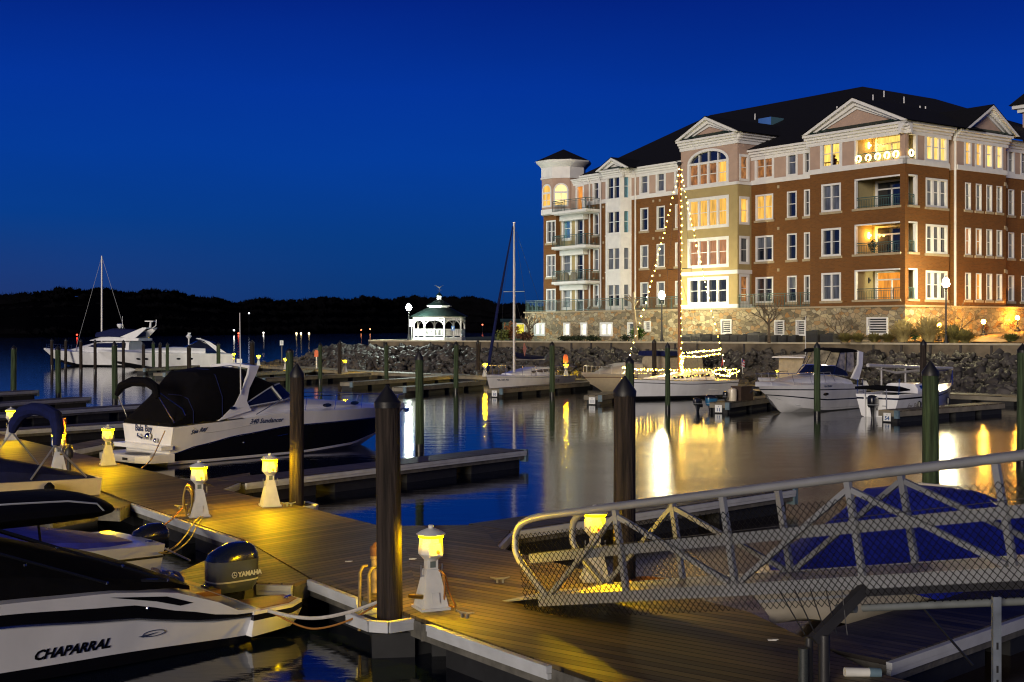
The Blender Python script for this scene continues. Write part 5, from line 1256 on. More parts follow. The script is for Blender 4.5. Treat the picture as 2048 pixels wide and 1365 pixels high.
for px, py, lab in ((697,1124,'pale scrap of litter on the planks left of the ladder'),(825,1119,'pale flake of litter behind the nearest lit post'),(1545,1281,'white scrap on the landing under the gangway end')):
    p = G(px,py,ZD); m = MB(); m.box((-.05,-.02,0),(.04,.02,.01)); m.box((.0,-.03,.0101),(.06,.0,.016)); o = m.build('litter', M_ped); o.location = p; tag(o, lab, 'litter')

# ================================================================== gangway
GA = V((.34,15.5,.5)); gdir = V((.702,-.712,0)); pdir = V((.712,.702,0)); SL = .19
M_alu = mat('gangway_aluminium', (.27,.28,.29), .40, metal=.25, var=.12, scale=3)
GW = thing('gangway', 'sloping aluminium truss gangway with chain link side at right', 'gangway', tuple(GA), math.atan2(gdir.y,gdir.x))
# local: x = along, y = across (away from the camera), z up
def gp(u, v, h): return V((u - SL*h*.98, v, .05 + SL*u + h))
UE, WD = 9.6, 1.02
PU = [1.36,2.84,4.32,5.80,7.28,8.76]
for v in (0.0, WD):
    part('chord', M_alu, GW, lambda m: m.bar(gp(0,v,.065), gp(UE,v,.065), .06, .125))
    pts = [gp(.12,v,.12), gp(-.20,v,.56)+V((-.06,0,0)), gp(-.22,v,.78)+V((-.06,0,0)), gp(-.14,v,.94)+V((-.05,0,0)), gp(.02,v,1.02), gp(.3,v,1.04)]
    sm = []
    for i in range(len(pts)-1):
        p0, p1, p2, p3 = pts[max(i-1,0)], pts[i], pts[i+1], pts[min(i+2,len(pts)-1)]
        for j in range(5):
            q = j/5; sm.append(.5*((2*p1)+(p2-p0)*q+(2*p0-5*p1+4*p2-p3)*q*q+(3*p1-p0-3*p2+p3)*q**3))
    sm += [pts[-1], gp(UE,v,1.06)]
    part('handrail', M_alu, GW, lambda m: m.tube(sm, .043, 12))
    for i, u in enumerate(PU):
        part('post', M_alu, GW, lambda m: m.bar(gp(u,v,.12), gp(u,v,1.01), .06, .06, up=(1,0,0)))
        if i % 2 == 0:
            u0 = .2 if i == 0 else PU[i-1]+.06
            part('brace', M_alu, GW, lambda m: m.bar(gp(u-.03,v,.93), gp(u0,v,.14), .052, .05, up=(0,1,0)))
            if i+1 < len(PU): part('brace', M_alu, GW, lambda m: m.bar(gp(u+.03,v,.93), gp(PU[i+1]-.06,v,.14), .052, .05, up=(0,1,0)))
part('rub_plate', M_alu, GW, lambda m: m.bar(gp(-.13,.06,.56), gp(UE,.06,.60), .03, .115))
part('walkway', mat('gangway_grating',(.22,.22,.24),.5,metal=.6,var=.2,scale=12), GW, lambda m: (m.bar(gp(.06,WD/2,.1), gp(UE,WD/2,.1), WD-.08, .04), m.bar(gp(.1,WD/2,.1)+V((0,0,0)), gp(-.75,WD/2,-.02)+V((0,0,.1)), WD-.14, .02)))
part('conduit', mat('conduit_grey',(.14,.155,.155),.5,var=.15), GW, lambda m: (m.tube([gp(4.0,-.02,-.17), gp(4.2,-.02,-.17)],.045,10), m.tube([gp(4.28,-.02,-.17), gp(UE,-.02,-.17)],.036,10)))
part('roller_frame', M_dark, GW, lambda m: m.bar(gp(4.2,0,-.03), gp(UE,0,-.03), .08, .07))
def link(m):
    pit = .074; h0, h1, ua, ub = -.14, .86, -.22, 8.2; k = int((ub-ua+1)/pit)+2
    for s in (1,-1):
        for i in range(-16,k+16):
            u = ua+i*pit; a = [u, h0]; b2 = [u+s*(h1-h0)*.92, h1]
            top = h1
            if s == 1 and a[0] > ub or s == 1 and b2[0] < ua: continue
            lo, hi = 0.0, 1.0
            for end in (0,1): pass
            f = lambda q: a[0]+(b2[0]-a[0])*q
            ts = sorted([max(0,min(1,(ua-a[0])/(b2[0]-a[0]))), max(0,min(1,(ub-a[0])/(b2[0]-a[0])))])
            if s*(1) and ts[1]-ts[0] < .02: continue
            q0, q1 = ts
            pa = gp(f(q0),-.045,h0+(h1-h0)*q0); pb = gp(f(q1),-.045+.006*s,h0+(h1-h0)*q1)
            m.bar(pa, pb, .0052, .0052, up=(0,1,0))
part('chain_link', mat('mesh_black',(.006,.006,.007),.9,var=.2,spec=.1), GW, link)
part('tension_wire', M_dark, GW, lambda m: m.bar(gp(0,-.05,.62), gp(8.2,-.05,.72), .008, .008))
p = D(1648,1270,12.3); t = thing('gangway_support','black post cluster with angled arm under the gangway','support post',(p.x,p.y,-1.5))
zz = p.z+1.5
part('post', M_dark, t, lambda m: m.tube([(0,0,-.6),(0,0,zz)],.055,10)); part('post', M_dark, t, lambda m: m.tube([(-.12,.1,-.6),(-.12,.1,zz-.05)],.04,10)); part('post', mat('post_mesh_wrap',(.03,.035,.035),.5,var=.5,scale=60), t, lambda m: m.tube([(-.2,-.02,-.6),(-.2,-.02,zz-.12)],.05,10))
part('arm', M_dark, t, lambda m: m.bar((-.1,0,zz-.05),(.42,.12,zz+.42),.09,.1)); part('stay', M_dark, t, lambda m: [m.tube([(-.18+.1*i,0,zz),(-.42+.15*i,.05,zz+.42)],.006,4) for i in range(5)])
p = D(1993,1290,11.2); t = thing('channel_post','grey slotted steel post at the bottom right','post',(p.x,p.y,-1.5))
part('post', mat('post_zinc',(.20,.23,.27),.45,metal=.5,var=.3), t, lambda m: (m.box((-.035,-.02,-.6),(.035,-.012,3.05)), m.box((-.035,-.0118,-.6),(-.027,.03,3.05)), m.box((.027,-.0118,-.6),(.035,.03,3.05))))
part('slots', M_pilecap, t, lambda m: [m.box((-.009,-.0245,1.2+.2*i),(.009,-.0205,1.26+.2*i+(.08 if i == 5 else 0))) for i in range(8)])
p = D(1845,1215,12.0); rope('stay_rod','thin dark rod slanting down to the water at bottom right','rod',[p, D(1945,1330,12.4)],.012,M_dark,6,2)
p = G(1715,1352,ZD); t = thing('pipe_stub','short white plastic pipe at the landing corner','pipe',tuple(p),.5)
part('pipe', M_ped, t, lambda m: m.tube([(-.12,.05,.04),(.1,-.05,.03)],.045,12)); part('sleeve', M_blueb, t, lambda m: m.tube([(.1,-.05,.03),(.2,-.1,.02)],.05,12))
# ================================================================== boats
M_gel = mat('gelcoat_white', (.77,.78,.80), .25, var=.10, scale=1.6, coat=.5, st=(1,1,.4)); M_gelc = mat('gelcoat_cream', (.62,.56,.44), .28, var=.06, coat=.5)
M_gelb = mat('gelcoat_black', (.006,.006,.008), .12, var=.1, coat=.8); M_navy = mat('gelcoat_navy', (.008,.012,.030), .2, var=.1, coat=.5)
M_canb = mat('canvas_black', (.0022,.0022,.004), .9, var=.3, bump=.3, bscale=6, spec=.12); M_cann = mat('canvas_navy', (.006,.010,.060), .85, var=.25, bump=.35, bscale=4, spec=.2); M_canbl = mat('canvas_royal_blue', (.012,.024,.34), .75, var=.3, bump=1.0, bscale=2.2, st=(1,2.2,1))
M_tint = mat('tinted_glass', (.010,.012,.018), .05, var=.1, spec=1.0, coat=.8); M_clear = mat('gold_lit_vinyl', (.30,.26,.17), .12, var=.7, scale=3, bump=.5, bscale=3, spec=1, coat=.5)  # curtain vinyl is opaque, golden light mixed into its base colour
M_boot = mat('boot_black', (.008,.008,.010), .4, var=.2); M_teak = mat('teak', (.16,.065,.028), .5, var=.3, scale=8); M_tancan = mat('canvas_tan', (.34,.29,.20), .85, var=.15)
M_mastal = mat('mast_aluminium', (.62,.60,.57), .35, metal=.3, var=.06); M_mastw = mat('mast_wood', (.16,.07,.025), .45, var=.2)
M_motor = mat('motor_grey_blue', (.06,.072,.09), .25, var=.08, coat=.7); M_motork = mat('motor_black', (.010,.011,.014), .25, var=.15, coat=.6); M_motorb = mat('motor_blue', (.02,.12,.25), .3, var=.15, coat=.5)
def it(tab, t):
    if not isinstance(tab, (list, tuple)): return tab
    if t <= tab[0][0]: return tab[0][1]
    for (a, va), (b2, vb) in zip(tab, tab[1:]):
        if t <= b2:
            q = (t-a)/(b2-a); q = q*q*(3-2*q)*.5+q*.5
            return va+(vb-va)*q
    return tab[-1][1]
class Hull:
    """stern at x=0, bow at x=L+rake; y to port; water at z=0. levels: tables of z along t from sheer down to the chine"""
    def __init__(s, L, B, levels, keel, rake=.6, tr=.88, flare=.10, full=2.3, knuck=.42, chw=.86):
        s.L, s.B, s.lv, s.k, s.rk, s.tr, s.fl, s.fu, s.kn, s.cw = L, B, levels, keel, rake, tr, flare, full, knuck, chw
    def half(s, t):
        if t < s.kn: return s.B*(s.tr+(1-s.tr)*math.sin(math.pi/2*t/s.kn))
        return s.B*max(0.0, 1-((t-s.kn)/(1-s.kn))**s.fu)
    def pt(s, t, i, side=1):
        zs, zc = it(s.lv[0],t), it(s.lv[-1],t); z = it(s.lv[i],t)
        q = 0 if zs == zc else (zs-z)/(zs-zc)
        h = s.half(t); w_ = h*(1-(1-s.cw)*q-s.fl*q*(1+1.6*t*t)*.6)
        x = t*s.L + s.rk*(t**3)*(1-q)
        return V((x, side*max(w_, .012 if t < 1 else .004), z))
    def side_z(s, t, z, side=1, out=.006):
        zs, zc = it(s.lv[0],t), it(s.lv[-1],t); q = (zs-z)/(zs-zc); h = s.half(t)
        return V((t*s.L+s.rk*(t**3)*(1-q), side*(h*(1-(1-s.cw)*q-s.fl*q*(1+1.6*t*t)*.6)+out), z))
    def build(s, root, mats, mids, n=26, name='hull', deck=None, deck_mi=0, camber=.05, t0=0.0, floor=None):
        m = MB(); secs = []; ms = []
        ts = [(i/n)**.92 for i in range(n+1)]
        for t in ts:
            a = [s.pt(t,i,1) for i in range(len(s.lv))]; b2 = [s.pt(t,i,-1) for i in range(len(s.lv))][::-1]
            kz = it(s.k,t); secs.append(a+[V((a[-1].x,0,min(kz,a[-1].z-.01)))]+b2)
        strip = mids+[mids[-1],mids[-1]]+mids[::-1]
        m.loft(secs, smooth=True, mids=strip)
        nn = len(secs[0])
        # transom: one quad per colour strip
        o = 0
        for j in range(len(s.lv)-1):
            m.f.append([o+j, o+j+1, o+nn-2-j, o+nn-1-j]); m.m.append(mids[j]); m.s.append(False)
        k = len(s.lv)-1; m.f.append([o+k,o+k+1,o+nn-1-k]); m.m.append(mids[-1]); m.s.append(False)
        # deck from t0 to the bow
        dk = []
        for t in ts:
            if t < t0-1e-6: continue
            a, b2 = s.pt(t,0,1), s.pt(t,0,-1)
            dk.append([a+V((0,-.005,0)), a.lerp(b2,.25)+V((0,0,camber*.75)), a.lerp(b2,.5)+V((0,0,camber)), a.lerp(b2,.75)+V((0,0,camber*.75)), b2+V((0,.005,0))])
        m.mi = deck_mi; m.loft(dk, smooth=True)
        if floor is not None:
            tt = [t for t in ts if t <= t0+.03]
            m.loft([[s.pt(t,0,1),s.pt(t,0,1)*1+V((0,-.16,.01)),V((s.pt(t,0,1).x,s.pt(t,0,1).y-.2,floor)),V((s.pt(t,0,1).x,-s.pt(t,0,1).y+.2,floor)),s.pt(t,0,-1)+V((0,.16,.01)),s.pt(t,0,-1)] for t in tt], smooth=False)
        return m.build(name, mats, root)
    def rub(s, root, i, r, mt, name='rub_rail', t1=1.0, off=0.0):
        m = MB()
        for sd in (1,-1): m.tube([s.pt(t1*j/24,i,sd)+V((0,sd*off,0)) for j in range(25)], r, 5)
        return m.build(name, mt, root)
def dome(m, xs, prof, n=8):
    """canvas / cabin loft: prof(x) -> (half width low, z low, half width top, z top)"""
    secs = []
    for x in xs:
        w0, z0, w1, z1 = prof(x)
        secs.append([(x,w0,z0),(x,w0*.98+w1*.02,z0+(z1-z0)*.45),(x,w1,z0+(z1-z0)*.88),(x,w1*.74,z1-.015),(x,0,z1),(x,-w1*.74,z1-.015),(x,-w1,z0+(z1-z0)*.88),(x,-w0*.98-w1*.02,z0+(z1-z0)*.45),(x,-w0,z0)])
    m.loft(secs, caps=True, smooth=True)
def rails(m, pts, r=.014, n=5): m.tube(pts, r, n)
def boat(name, label, cat, rx, ry, h, group='boats moored in the marina'):
    return thing(name, label, cat, (rx,ry,0), math.atan2(h[1],h[0]), group)
def outboard(parent, x, y, zt, sc_=1.0, cowl=None, name='outboard_motor', tilt=0, txt=None, low=True):
    """cowl with cap, leg, cavitation plate and propeller; aft is -x"""
    T = MX.Translation((x,y,zt)) @ MX.Rotation(tilt,4,'Y') @ MX.Scale(sc_,4)
    m = MB(); m.T = T
    def sec(z, x0, x1, w_): return [(x0+(x1-x0)*(.5-.5*math.cos(a))if False else (x0+x1)/2+(x1-x0)/2*abs(math.cos(a))**.6*(1 if math.cos(a) >= 0 else -1), w_*abs(math.sin(a))**.6*(1 if math.sin(a) >= 0 else -1), z) for a in [2*math.pi*i/20 for i in range(20)]]
    m.mi = 0
    m.loft([sec(-.60,-.30,.26,.17),sec(-.5,-.37,.30,.205),sec(-.24,-.385,.31,.21),sec(-.20,-.385,.31,.21)], closed=True, caps=True)
    m.mi = 1; m.loft([sec(-.199,-.38,.30,.205),sec(-.13,-.375,.27,.20),sec(-.05,-.33,.12,.17),sec(0,-.26,-.02,.11),sec(.008,-.2,-.08,.05)], closed=True, caps=True)
    m.mi = 2; m.loft([sec(-.47,-.375,.302,.212),sec(-.45,-.377,.304,.213)], closed=True, caps=False)
    o = m.build(name, [cowl or M_motor, M_navy if cowl is None else M_motork, M_vinyl], parent)
    if low:
        g = MB(); g.T = T
        g.loft([sec(-.601,-.22,.2,.11),sec(-.95,-.16,.10,.07),sec(-1.2,-.14,.06,.05)], closed=True, caps=True)
        g.box((-.32,-.12,-1.17),(.05,.12,-1.15)); g.tube([(-.3,0,-1.3),(.1,0,-1.3)],[.05,.03],8); g.box((.15,-.1,-.75),(.36,.1,-.5))
        g.build('leg', M_motork, o)
    if txt:
        for sd in (1,-1):
            mt_ = T @ MX.Translation((.0 if sd > 0 else -.3, sd*.216, -.40)) @ MX.Rotation(math.pi if sd > 0 else 0,4,'Z') @ MX.Rotation(math.pi/2,4,'X')
            text_mesh('lettering', txt, .085, M_vinyl, o, mt_, .003, bold=.004)
            e = MB(); e.T = T; e.tube([(.055+.036*math.cos(a), sd*.216, -.37+.036*math.sin(a)) for a in [2*math.pi*i/14 for i in range(14)]],.006,4,closed=True)
            for k in range(3):
                a = math.pi/2+k*2.094; e.tube([(.055, sd*.216, -.37),(.055+.03*math.cos(a), sd*.216, -.37+.03*math.sin(a))],.004,4)
            e.build('emblem', M_vinyl, o)
    return o
def side_text(H, root, s, t, z, size, mt, side=-1, shear=.2, bold=.0, up=0.0):
    """lettering laid along the hull side, reading toward the bow on starboard, toward the stern on port"""
    o = text_mesh('lettering', s, size, mt, root, MX.Identity(4), .004, shear=shear, bold=bold)
    for v in o.data.vertices:
        x, y, e = v.co; v.co = H.side_z(t+(x/H.L if side < 0 else -x/H.L), z+y+up*x, side, .005+e)
    o.data.update(); return o

# ---------------------------------------------------------------- big express cruiser, dark hull (centre left)
h = (.66,.752); B_ = boat('express_cruiser','big express cruiser with black hull and black canvas behind the lit power posts','motor yacht',-10.5,37.45,h)
lv = [[(0,1.10),(.12,1.16),(.45,1.34),(.75,1.30),(1,1.14)],[(0,.29),(.1,.52),(.25,.74),(.45,.92),(.8,.95),(1,.93)],[(0,.27),(.1,.50),(.25,.72),(.45,.90),(.8,.93),(1,.91)],[(0,.12),(.1,.10),(.5,.10),(.75,.20),(.9,.40),(1,.62)],[(0,.03),(.1,.02),(.5,.03),(.75,.12),(.9,.32),(1,.55)]]
H = Hull(9.3,1.38,lv,[(0,-.5),(.6,-.45),(.85,-.1),(1,.45)],.95,.93,.12,2.6,.5)
H.build(B_,[M_gel,M_gelb,M_gel],[0,0,1,2],deck_mi=0,camber=.16,t0=.22)
H.rub(B_,1,.018,M_chrome,'rub_strip')
def prof(x):
    zt = it([(0,1.22),(.5,1.75),(1.2,2.62),(2.2,2.74),(2.8,2.70),(3.4,2.42),(3.8,2.2)],x); wt = it([(0,1.1),(1.2,.9),(2.8,.9),(3.8,.82)],x); wl = it([(0,1.24),(2,1.24),(3.8,1.0)],x)
    return wl, it([(0,1.12),(1.8,1.26),(2.4,1.58),(3.7,2.10),(3.8,2.13)],x), wt, zt
part('canopy', M_canb, B_, lambda m: dome(m,[0,.3,.7,1.2,1.7,2.1,2.4,2.8,3.2,3.5,3.8],prof))
for x_ in (.7,1.7,2.6):
    w0_,z0_,w1_,z1_ = prof(x_); h_ = z1_-z0_
    part('canopy_seam', M_cann, B_, lambda m: m.tube([(x_,-w0_-.006,z0_),(x_,-w0_*.98-w1_*.02-.006,z0_+h_*.45),(x_,-w1_-.006,z0_+h_*.88),(x_,-w1_*.6,z1_),(x_,0,z1_+.008)],.013,5))
# raised cabin deck forward of the cockpit
def cab(x):
    return it([(1.9,1.22),(4,1.12),(6.5,.95),(8.2,.5),(9.2,.12)],x), it([(1.9,1.22),(5,1.36),(9.2,1.24)],x), it([(1.9,1.12),(4.5,.9),(6.5,.68),(9.2,.05)],x), it([(1.9,1.42),(3.0,1.60),(4.4,1.74),(5.2,1.70),(7,1.55),(9.2,1.28)],x)
part('cabin', M_gel, B_, lambda m: dome(m,[1.9,2.6,3.4,4.2,5.0,5.8,6.6,7.4,8.2,8.8,9.2],cab))
def arch(m):
    for sd in (1,-1):
        m.loft([[(1.55,sd*1.27,1.2),(2.75,sd*1.24,1.45),(2.75,sd*1.14,1.45),(1.55,sd*1.15,1.2)],[(2.15,sd*1.24,1.65),(2.6,sd*1.22,1.72),(2.6,sd*1.12,1.72),(2.15,sd*1.13,1.65)],[(2.42,sd*1.2,2.05),(2.72,sd*1.18,2.1),(2.72,sd*1.08,2.1),(2.42,sd*1.09,2.05)],[(2.75,sd*1.1,2.5),(3.05,sd*1.08,2.52),(3.05,sd*.98,2.52),(2.75,sd*.99,2.5)],[(2.9,sd*.95,2.78),(3.28,sd*.93,2.76),(3.28,sd*.85,2.70),(2.9,sd*.86,2.70)]],closed=True,caps=True)
    m.loft([[(2.9,.95,2.78),(3.28,.93,2.76),(3.28,.85,2.70),(2.9,.86,2.70)],[(2.9,.0,2.84),(3.28,0,2.82),(3.28,0,2.76),(2.9,0,2.77)],[(2.9,-.95,2.78),(3.28,-.93,2.76),(3.28,-.85,2.70),(2.9,-.86,2.70)]],closed=True,caps=True)
ar = part('radar_arch', M_gel, B_, arch)
part('vent', M_tint, ar, lambda m: m.prism([(2.05+.11*math.cos(a),-1.262,1.55+.045*math.sin(a)) for a in [2*math.pi*i/12 for i in range(12)]],(0,-.012,0)))
part('antenna', mat('antenna_white',(.6,.6,.62),.4,var=.02), ar, lambda m: m.tube([(2.35,-1.25,1.95),(2.3,-1.27,4.35)],[.022,.014],6))
part('anchor_light', M_chrome, ar, lambda m: m.lathe([(.03,2.84),(.03,2.95),(.05,2.96),(.05,3.0)],(3.1,0,0),8))
def wind(m):
    m.loft([[(3.2,-1.16,1.56),(3.4,-1.05,1.60)],[(4.3,-1.04,1.98),(4.35,-1.0,2.0)]])
for sd in (-1,1):
    ws = MB(); ws.add([(2.3,sd*1.21,1.54),(4.0,sd*1.12,1.70),(4.6,sd*.86,1.78),(4.1,sd*.84,2.20),(3.7,sd*.99,2.13)],[(0,1,4),(1,2,3,4)]); w0 = ws.build('windscreen', M_tint, B_)
    part('frame', M_vinyl, w0, lambda m: (m.tube([(2.3,sd*1.22,1.54),(3.7,sd*1.0,2.13),(4.1,sd*.85,2.20)],.022,6), m.tube([(2.3,sd*1.22,1.53),(4.0,sd*1.13,1.69),(4.6,sd*.87,1.77)],.025,6), m.tube([(4.0,sd*1.13,1.70),(3.68,sd*1.0,2.13)],.03,6)))
part('windscreen', M_tint, B_, lambda m: m.loft([[(4.6,.86,1.78),(4.85,0,1.82),(4.6,-.86,1.78)],[(4.1,.84,2.20),(4.25,0,2.22),(4.1,-.84,2.20)]]))
for x in (5.9,7.3): part('porthole', M_tint, B_, lambda m: m.prism([(x+.18*math.cos(a),-it([(5.9,.985),(7.3,.72)],x),1.46+.06*math.sin(a)) for a in [2*math.pi*i/14 for i in range(14)]],(0,-.012,0)))
def bowrail(m):
    for sd in (1,-1):
        top = [V((2.9,sd*1.27,1.32)),V((3.6,sd*1.27,1.62))]+[H.pt(t,0,sd)+V((0,-sd*.12,.46)) for t in (.42,.55,.68,.8,.9,.97)]+[V((10.2,0,1.62))]
        m.tube(top,.015,6)
        for t in (.5,.62,.74,.86,.95): p = H.pt(t,0,sd); m.tube([p+V((0,-sd*.1,.02)),p+V((.1,-sd*.12,.46))],.011,5)
part('bow_rail', M_chrome, B_, bowrail)
part('bow_roller', M_chrome, B_, lambda m: (m.box((9.6,-.07,1.1),(10.4,.07,1.16)), m.box((10.25,-.05,1.0),(10.45,.05,1.1))))
# swim platform and transom
part('swim_platform', M_gel, B_, lambda m: (m.loft([[(.1,-1.2,.10),(.1,-1.2,.34),(.1,1.2,.34),(.1,1.2,.10)],[(-.7,-1.2,.12),(-.7,-1.2,.34),(-.7,1.2,.34),(-.7,1.2,.12)],[(-1.0,-.9,.14),(-1.0,-.9,.33),(-1.0,.9,.33),(-1.0,.9,.14)]],closed=True,caps=True,smooth=False), m.box((-.35,-1.22,.46),(.02,1.22,.58))))
part('platform_pad', mat('pad_grey',(.12,.13,.16),.8), B_, lambda m: m.prism([(-.55+.28*math.cos(a),-.35+.5*math.sin(a),.342) for a in [2*math.pi*i/16 for i in range(16)]],(0,0,.006)))
part('transom_shower', M_chrome, B_, lambda m: (m.ball((-.12,-.2,.80),.10,10,6), m.tube([(-.1,.1,.72),(-.2,.2,.8),(-.12,.3,.85)],.03,6), m.ball((-.1,-.55,.70),.07,8,5)))
part('boarding_strip', mat('strip_black',(.02,.02,.022),.6), B_, lambda m: [m.box((-.92+.0,-.75+.3*i,.2),(-.905+.0,-.6+.3*i,.28)) for i in ()] or m.box((-1.012,-.55,.2),(-1.001,-.3,.27)))
side_text(H,B_,'340 Sundancer',.28,1.06,.20,M_ink,-1,.25,.004); side_text(H,B_,'Sea Ray',.065,.86,.17,M_ink,-1,.3,.006,up=.18)
text_mesh('lettering','Bala Bay',.26,mat('letter_navy',(.01,.03,.12),.5),B_,MX.Translation((-.012,.62,.92)) @ MX.Rotation(-math.pi/2,4,'Z') @ MX.Rotation(math.pi/2,4,'X'),.006,bold=.006)
for sd in (-1,):
    part('side_crease', M_vinyl, B_, lambda m: m.tube([H.side_z(t,z,sd,.004) for t,z in ((.07,1.06),(.10,.92),(.14,.88),(.20,.93),(.28,1.02),(.31,1.06))],.007,4))
part('hull_vent', M_chrome, B_, lambda m: (m.tube([H.side_z(.40,.62,-1,.01),H.side_z(.44,.66,-1,.01)],.012,5), m.ball(tuple(H.side_z(.27,.5,-1,.01)),.03,6,4)))
def bim(m):
    for w_, z in ((.95,0),):
        m.tube([(-.35,1.05,1.95),(-.3,.85,2.22),(-.25,.4,2.36),(-.25,-.4,2.36),(-.3,-.85,2.22),(-.35,-1.05,1.95)],[.07,.13,.14,.14,.13,.07],8)
part('aft_awning', M_canb, B_, bim)
tubes('awning_pole', M_chrome, B_, [[(-.35,1.04,1.98),(.1,1.12,1.14)],[(-.35,-1.04,2.0),(.15,-1.2,1.12)],[(-.3,-.98,2.1),(.35,-1.2,1.6),(.55,-1.22,1.16)]], .017)

# ---------------------------------------------------------------- white express cruiser (right)
h = (-.682,-.731); B_ = boat('express_cruiser','white express cruiser with dark pinstripes and clear curtains right of the lit sloop','motor yacht',16.55,64.69,h)
lv = [[(0,1.12),(.4,1.30),(1,1.30)],[(0,.98),(.5,1.06),(1,1.16)],[(0,.93),(.5,1.01),(1,1.11)],[(0,.54),(.5,.58),(1,.90)],[(0,.48),(.5,.52),(1,.85)],[(0,.12),(.5,.14),(.8,.35),(1,.80)],[(0,.04),(.5,.05),(.8,.25),(1,.75)]]
H = Hull(7.0,1.34,lv,[(0,-.5),(.6,-.4),(.85,0),(1,.7)],1.15,.93,.12,2.4,.48)
H.build(B_,[M_gel,M_navy,M_boot],[0,1,0,1,0,0],camber=.2,t0=.3,floor=.6)
def cab(x): return it([(1.4,1.2),(3.2,1.1),(5,.85),(7.2,.12)],x), it([(1.4,1.12),(3,1.24),(7.2,1.3)],x), it([(1.4,1.1),(3.2,.85),(5,.6),(7.2,.05)],x), it([(1.4,1.45),(2.6,1.72),(3.6,1.72),(5.5,1.58),(7.2,1.34)],x)
part('cabin', M_gel, B_, lambda m: dome(m,[1.4,2,2.6,3.2,4,4.8,5.6,6.4,7.2],cab))
part('cockpit_coaming', M_gel, B_, lambda m: [m.loft([[(-.05,sd*1.3,1.1),(-.05,sd*1.0,1.1)],[(.2,sd*1.28,1.36),(.2,sd*1.0,1.36)],[(1.5,sd*1.25,1.46),(1.5,sd*.98,1.46)]]) for sd in (1,-1)])
def wind(m):
    pts0 = [(1.7,1.14,1.62),(2.9,1.0,1.72),(3.5,.55,1.74),(3.65,0,1.75)]; pts1 = [(1.7,1.0,1.85),(2.5,.9,2.12),(2.85,.5,2.16),(2.95,0,2.17)]
    full0 = pts0+[(a,-b2,c) for a,b2,c in pts0[-2::-1]]; full1 = pts1+[(a,-b2,c) for a,b2,c in pts1[-2::-1]]
    m.loft([full0,full1])
    return full0, full1
ws = MB(); f0, f1 = wind(ws); w0 = ws.build('windscreen', M_tint, B_)
part('frame', M_chrome, w0, lambda m: (m.tube(f0,.02,5), m.tube(f1,.02,5), [m.tube([a,b2],.016,5) for a,b2 in zip(f0[1:-1],f1[1:-1])]))
def curt(m):
    a = [(1.0,1.1,1.75),(1.7,1.0,1.86),(2.5,.9,2.13),(2.85,.5,2.17),(2.95,0,2.18)]; b2 = [(.9,1.0,2.78),(1.5,.95,2.84),(2.0,.86,2.84),(2.15,.5,2.9),(2.2,0,2.92)]
    a += [(x,-y,z) for x,y,z in a[-2::-1]]; b2 += [(x,-y,z) for x,y,z in b2[-2::-1]]
    m.loft([a,b2], smooth=False)
part('clear_curtain', M_clear, B_, curt)
part('bimini', M_canb, B_, lambda m: dome(m,[.55,.9,1.5,2.0,2.25],lambda x: (1.0,2.76,.95,it([(.55,2.86),(1.2,2.98),(2.0,2.98),(2.25,2.92)],x))))
part('curtain_seams', M_canb, B_, lambda m: [m.tube(q,.018,5) for q in (((1.0,1.1,1.72),(.9,1.02,2.78)),((1.75,1.02,1.86),(1.55,.97,2.8)),((2.5,.92,2.12),(2.0,.88,2.82)),((2.85,.5,2.18),(2.15,.5,2.88)),((2.85,-.5,2.18),(2.15,-.5,2.88)),((2.5,-.92,2.12),(2.0,-.88,2.82)))])
def arch(m):
    for sd in (1,-1):
        m.loft([[(.9,sd*1.26,1.4),(1.5,sd*1.22,1.5),(1.5,sd*1.12,1.5),(.9,sd*1.14,1.4)],[(.45,sd*1.22,2.1),(.8,sd*1.18,2.15),(.8,sd*1.08,2.15),(.45,sd*1.1,2.1)],[(.15,sd*1.1,2.75),(.55,sd*1.08,2.8),(.55,sd*.98,2.75),(.15,sd*1.0,2.7)]],closed=True,caps=True)
    m.loft([[(.15,1.1,2.75),(.55,1.08,2.82),(.55,.98,2.75),(.15,1.0,2.7)],[(.2,0,2.9),(.62,0,2.95),(.62,0,2.88),(.2,0,2.83)],[(.15,-1.1,2.75),(.55,-1.08,2.82),(.55,-.98,2.75),(.15,-1.0,2.7)]],closed=True,caps=True)
part('radar_arch', M_gel, B_, arch)
def bowrail(m):
    for sd in (1,-1):
        top = [V((3.1,sd*1.2,1.4)),V((3.5,sd*1.15,1.85))]+[H.pt(t,0,sd)+V((0,-sd*.1,.55)) for t in (.6,.75,.88,.96)]+[V((8.1,0,1.86))]
        m.tube(top,.016,5)
        for t in (.55,.68,.8,.92): p = H.pt(t,0,sd); m.tube([p+V((0,-sd*.08,.02)),p+V((.18,-sd*.1,.55))],.012,5)
part('bow_rail', M_chrome, B_, bowrail)
part('anchor', M_dark, B_, lambda m: (m.box((7.9,-.06,1.18),(8.35,.06,1.28)), m.tube([(8.3,-.16,1.0),(8.35,0,1.12),(8.3,.16,1.0)],.04,6)))
part('porthole', M_tint, B_, lambda m: m.prism([H.side_z(.55+.03*math.cos(a),.83+.07*math.sin(a),1,.005) for a in [2*math.pi*i/14 for i in range(14)]],(.005,.008,0)))
side_text(H,B_,'VA 724 BC',.58,1.16,.13,M_ink,1,0,.004)
part('sprayrail', M_vinyl, B_, lambda m: [m.tube([H.side_z(t,it(lv[5],t)+.01,sd,.0) for t in (.02,.2,.4,.6,.8,.95)],.02,5) for sd in (1,-1)])
rope('bow_line','tan mooring line from the white cruiser stern toward the small sloop','rope',[D(1738,790,64.5),D(1724,783,63.5),D(1716,786,62)],.014,M_rope)

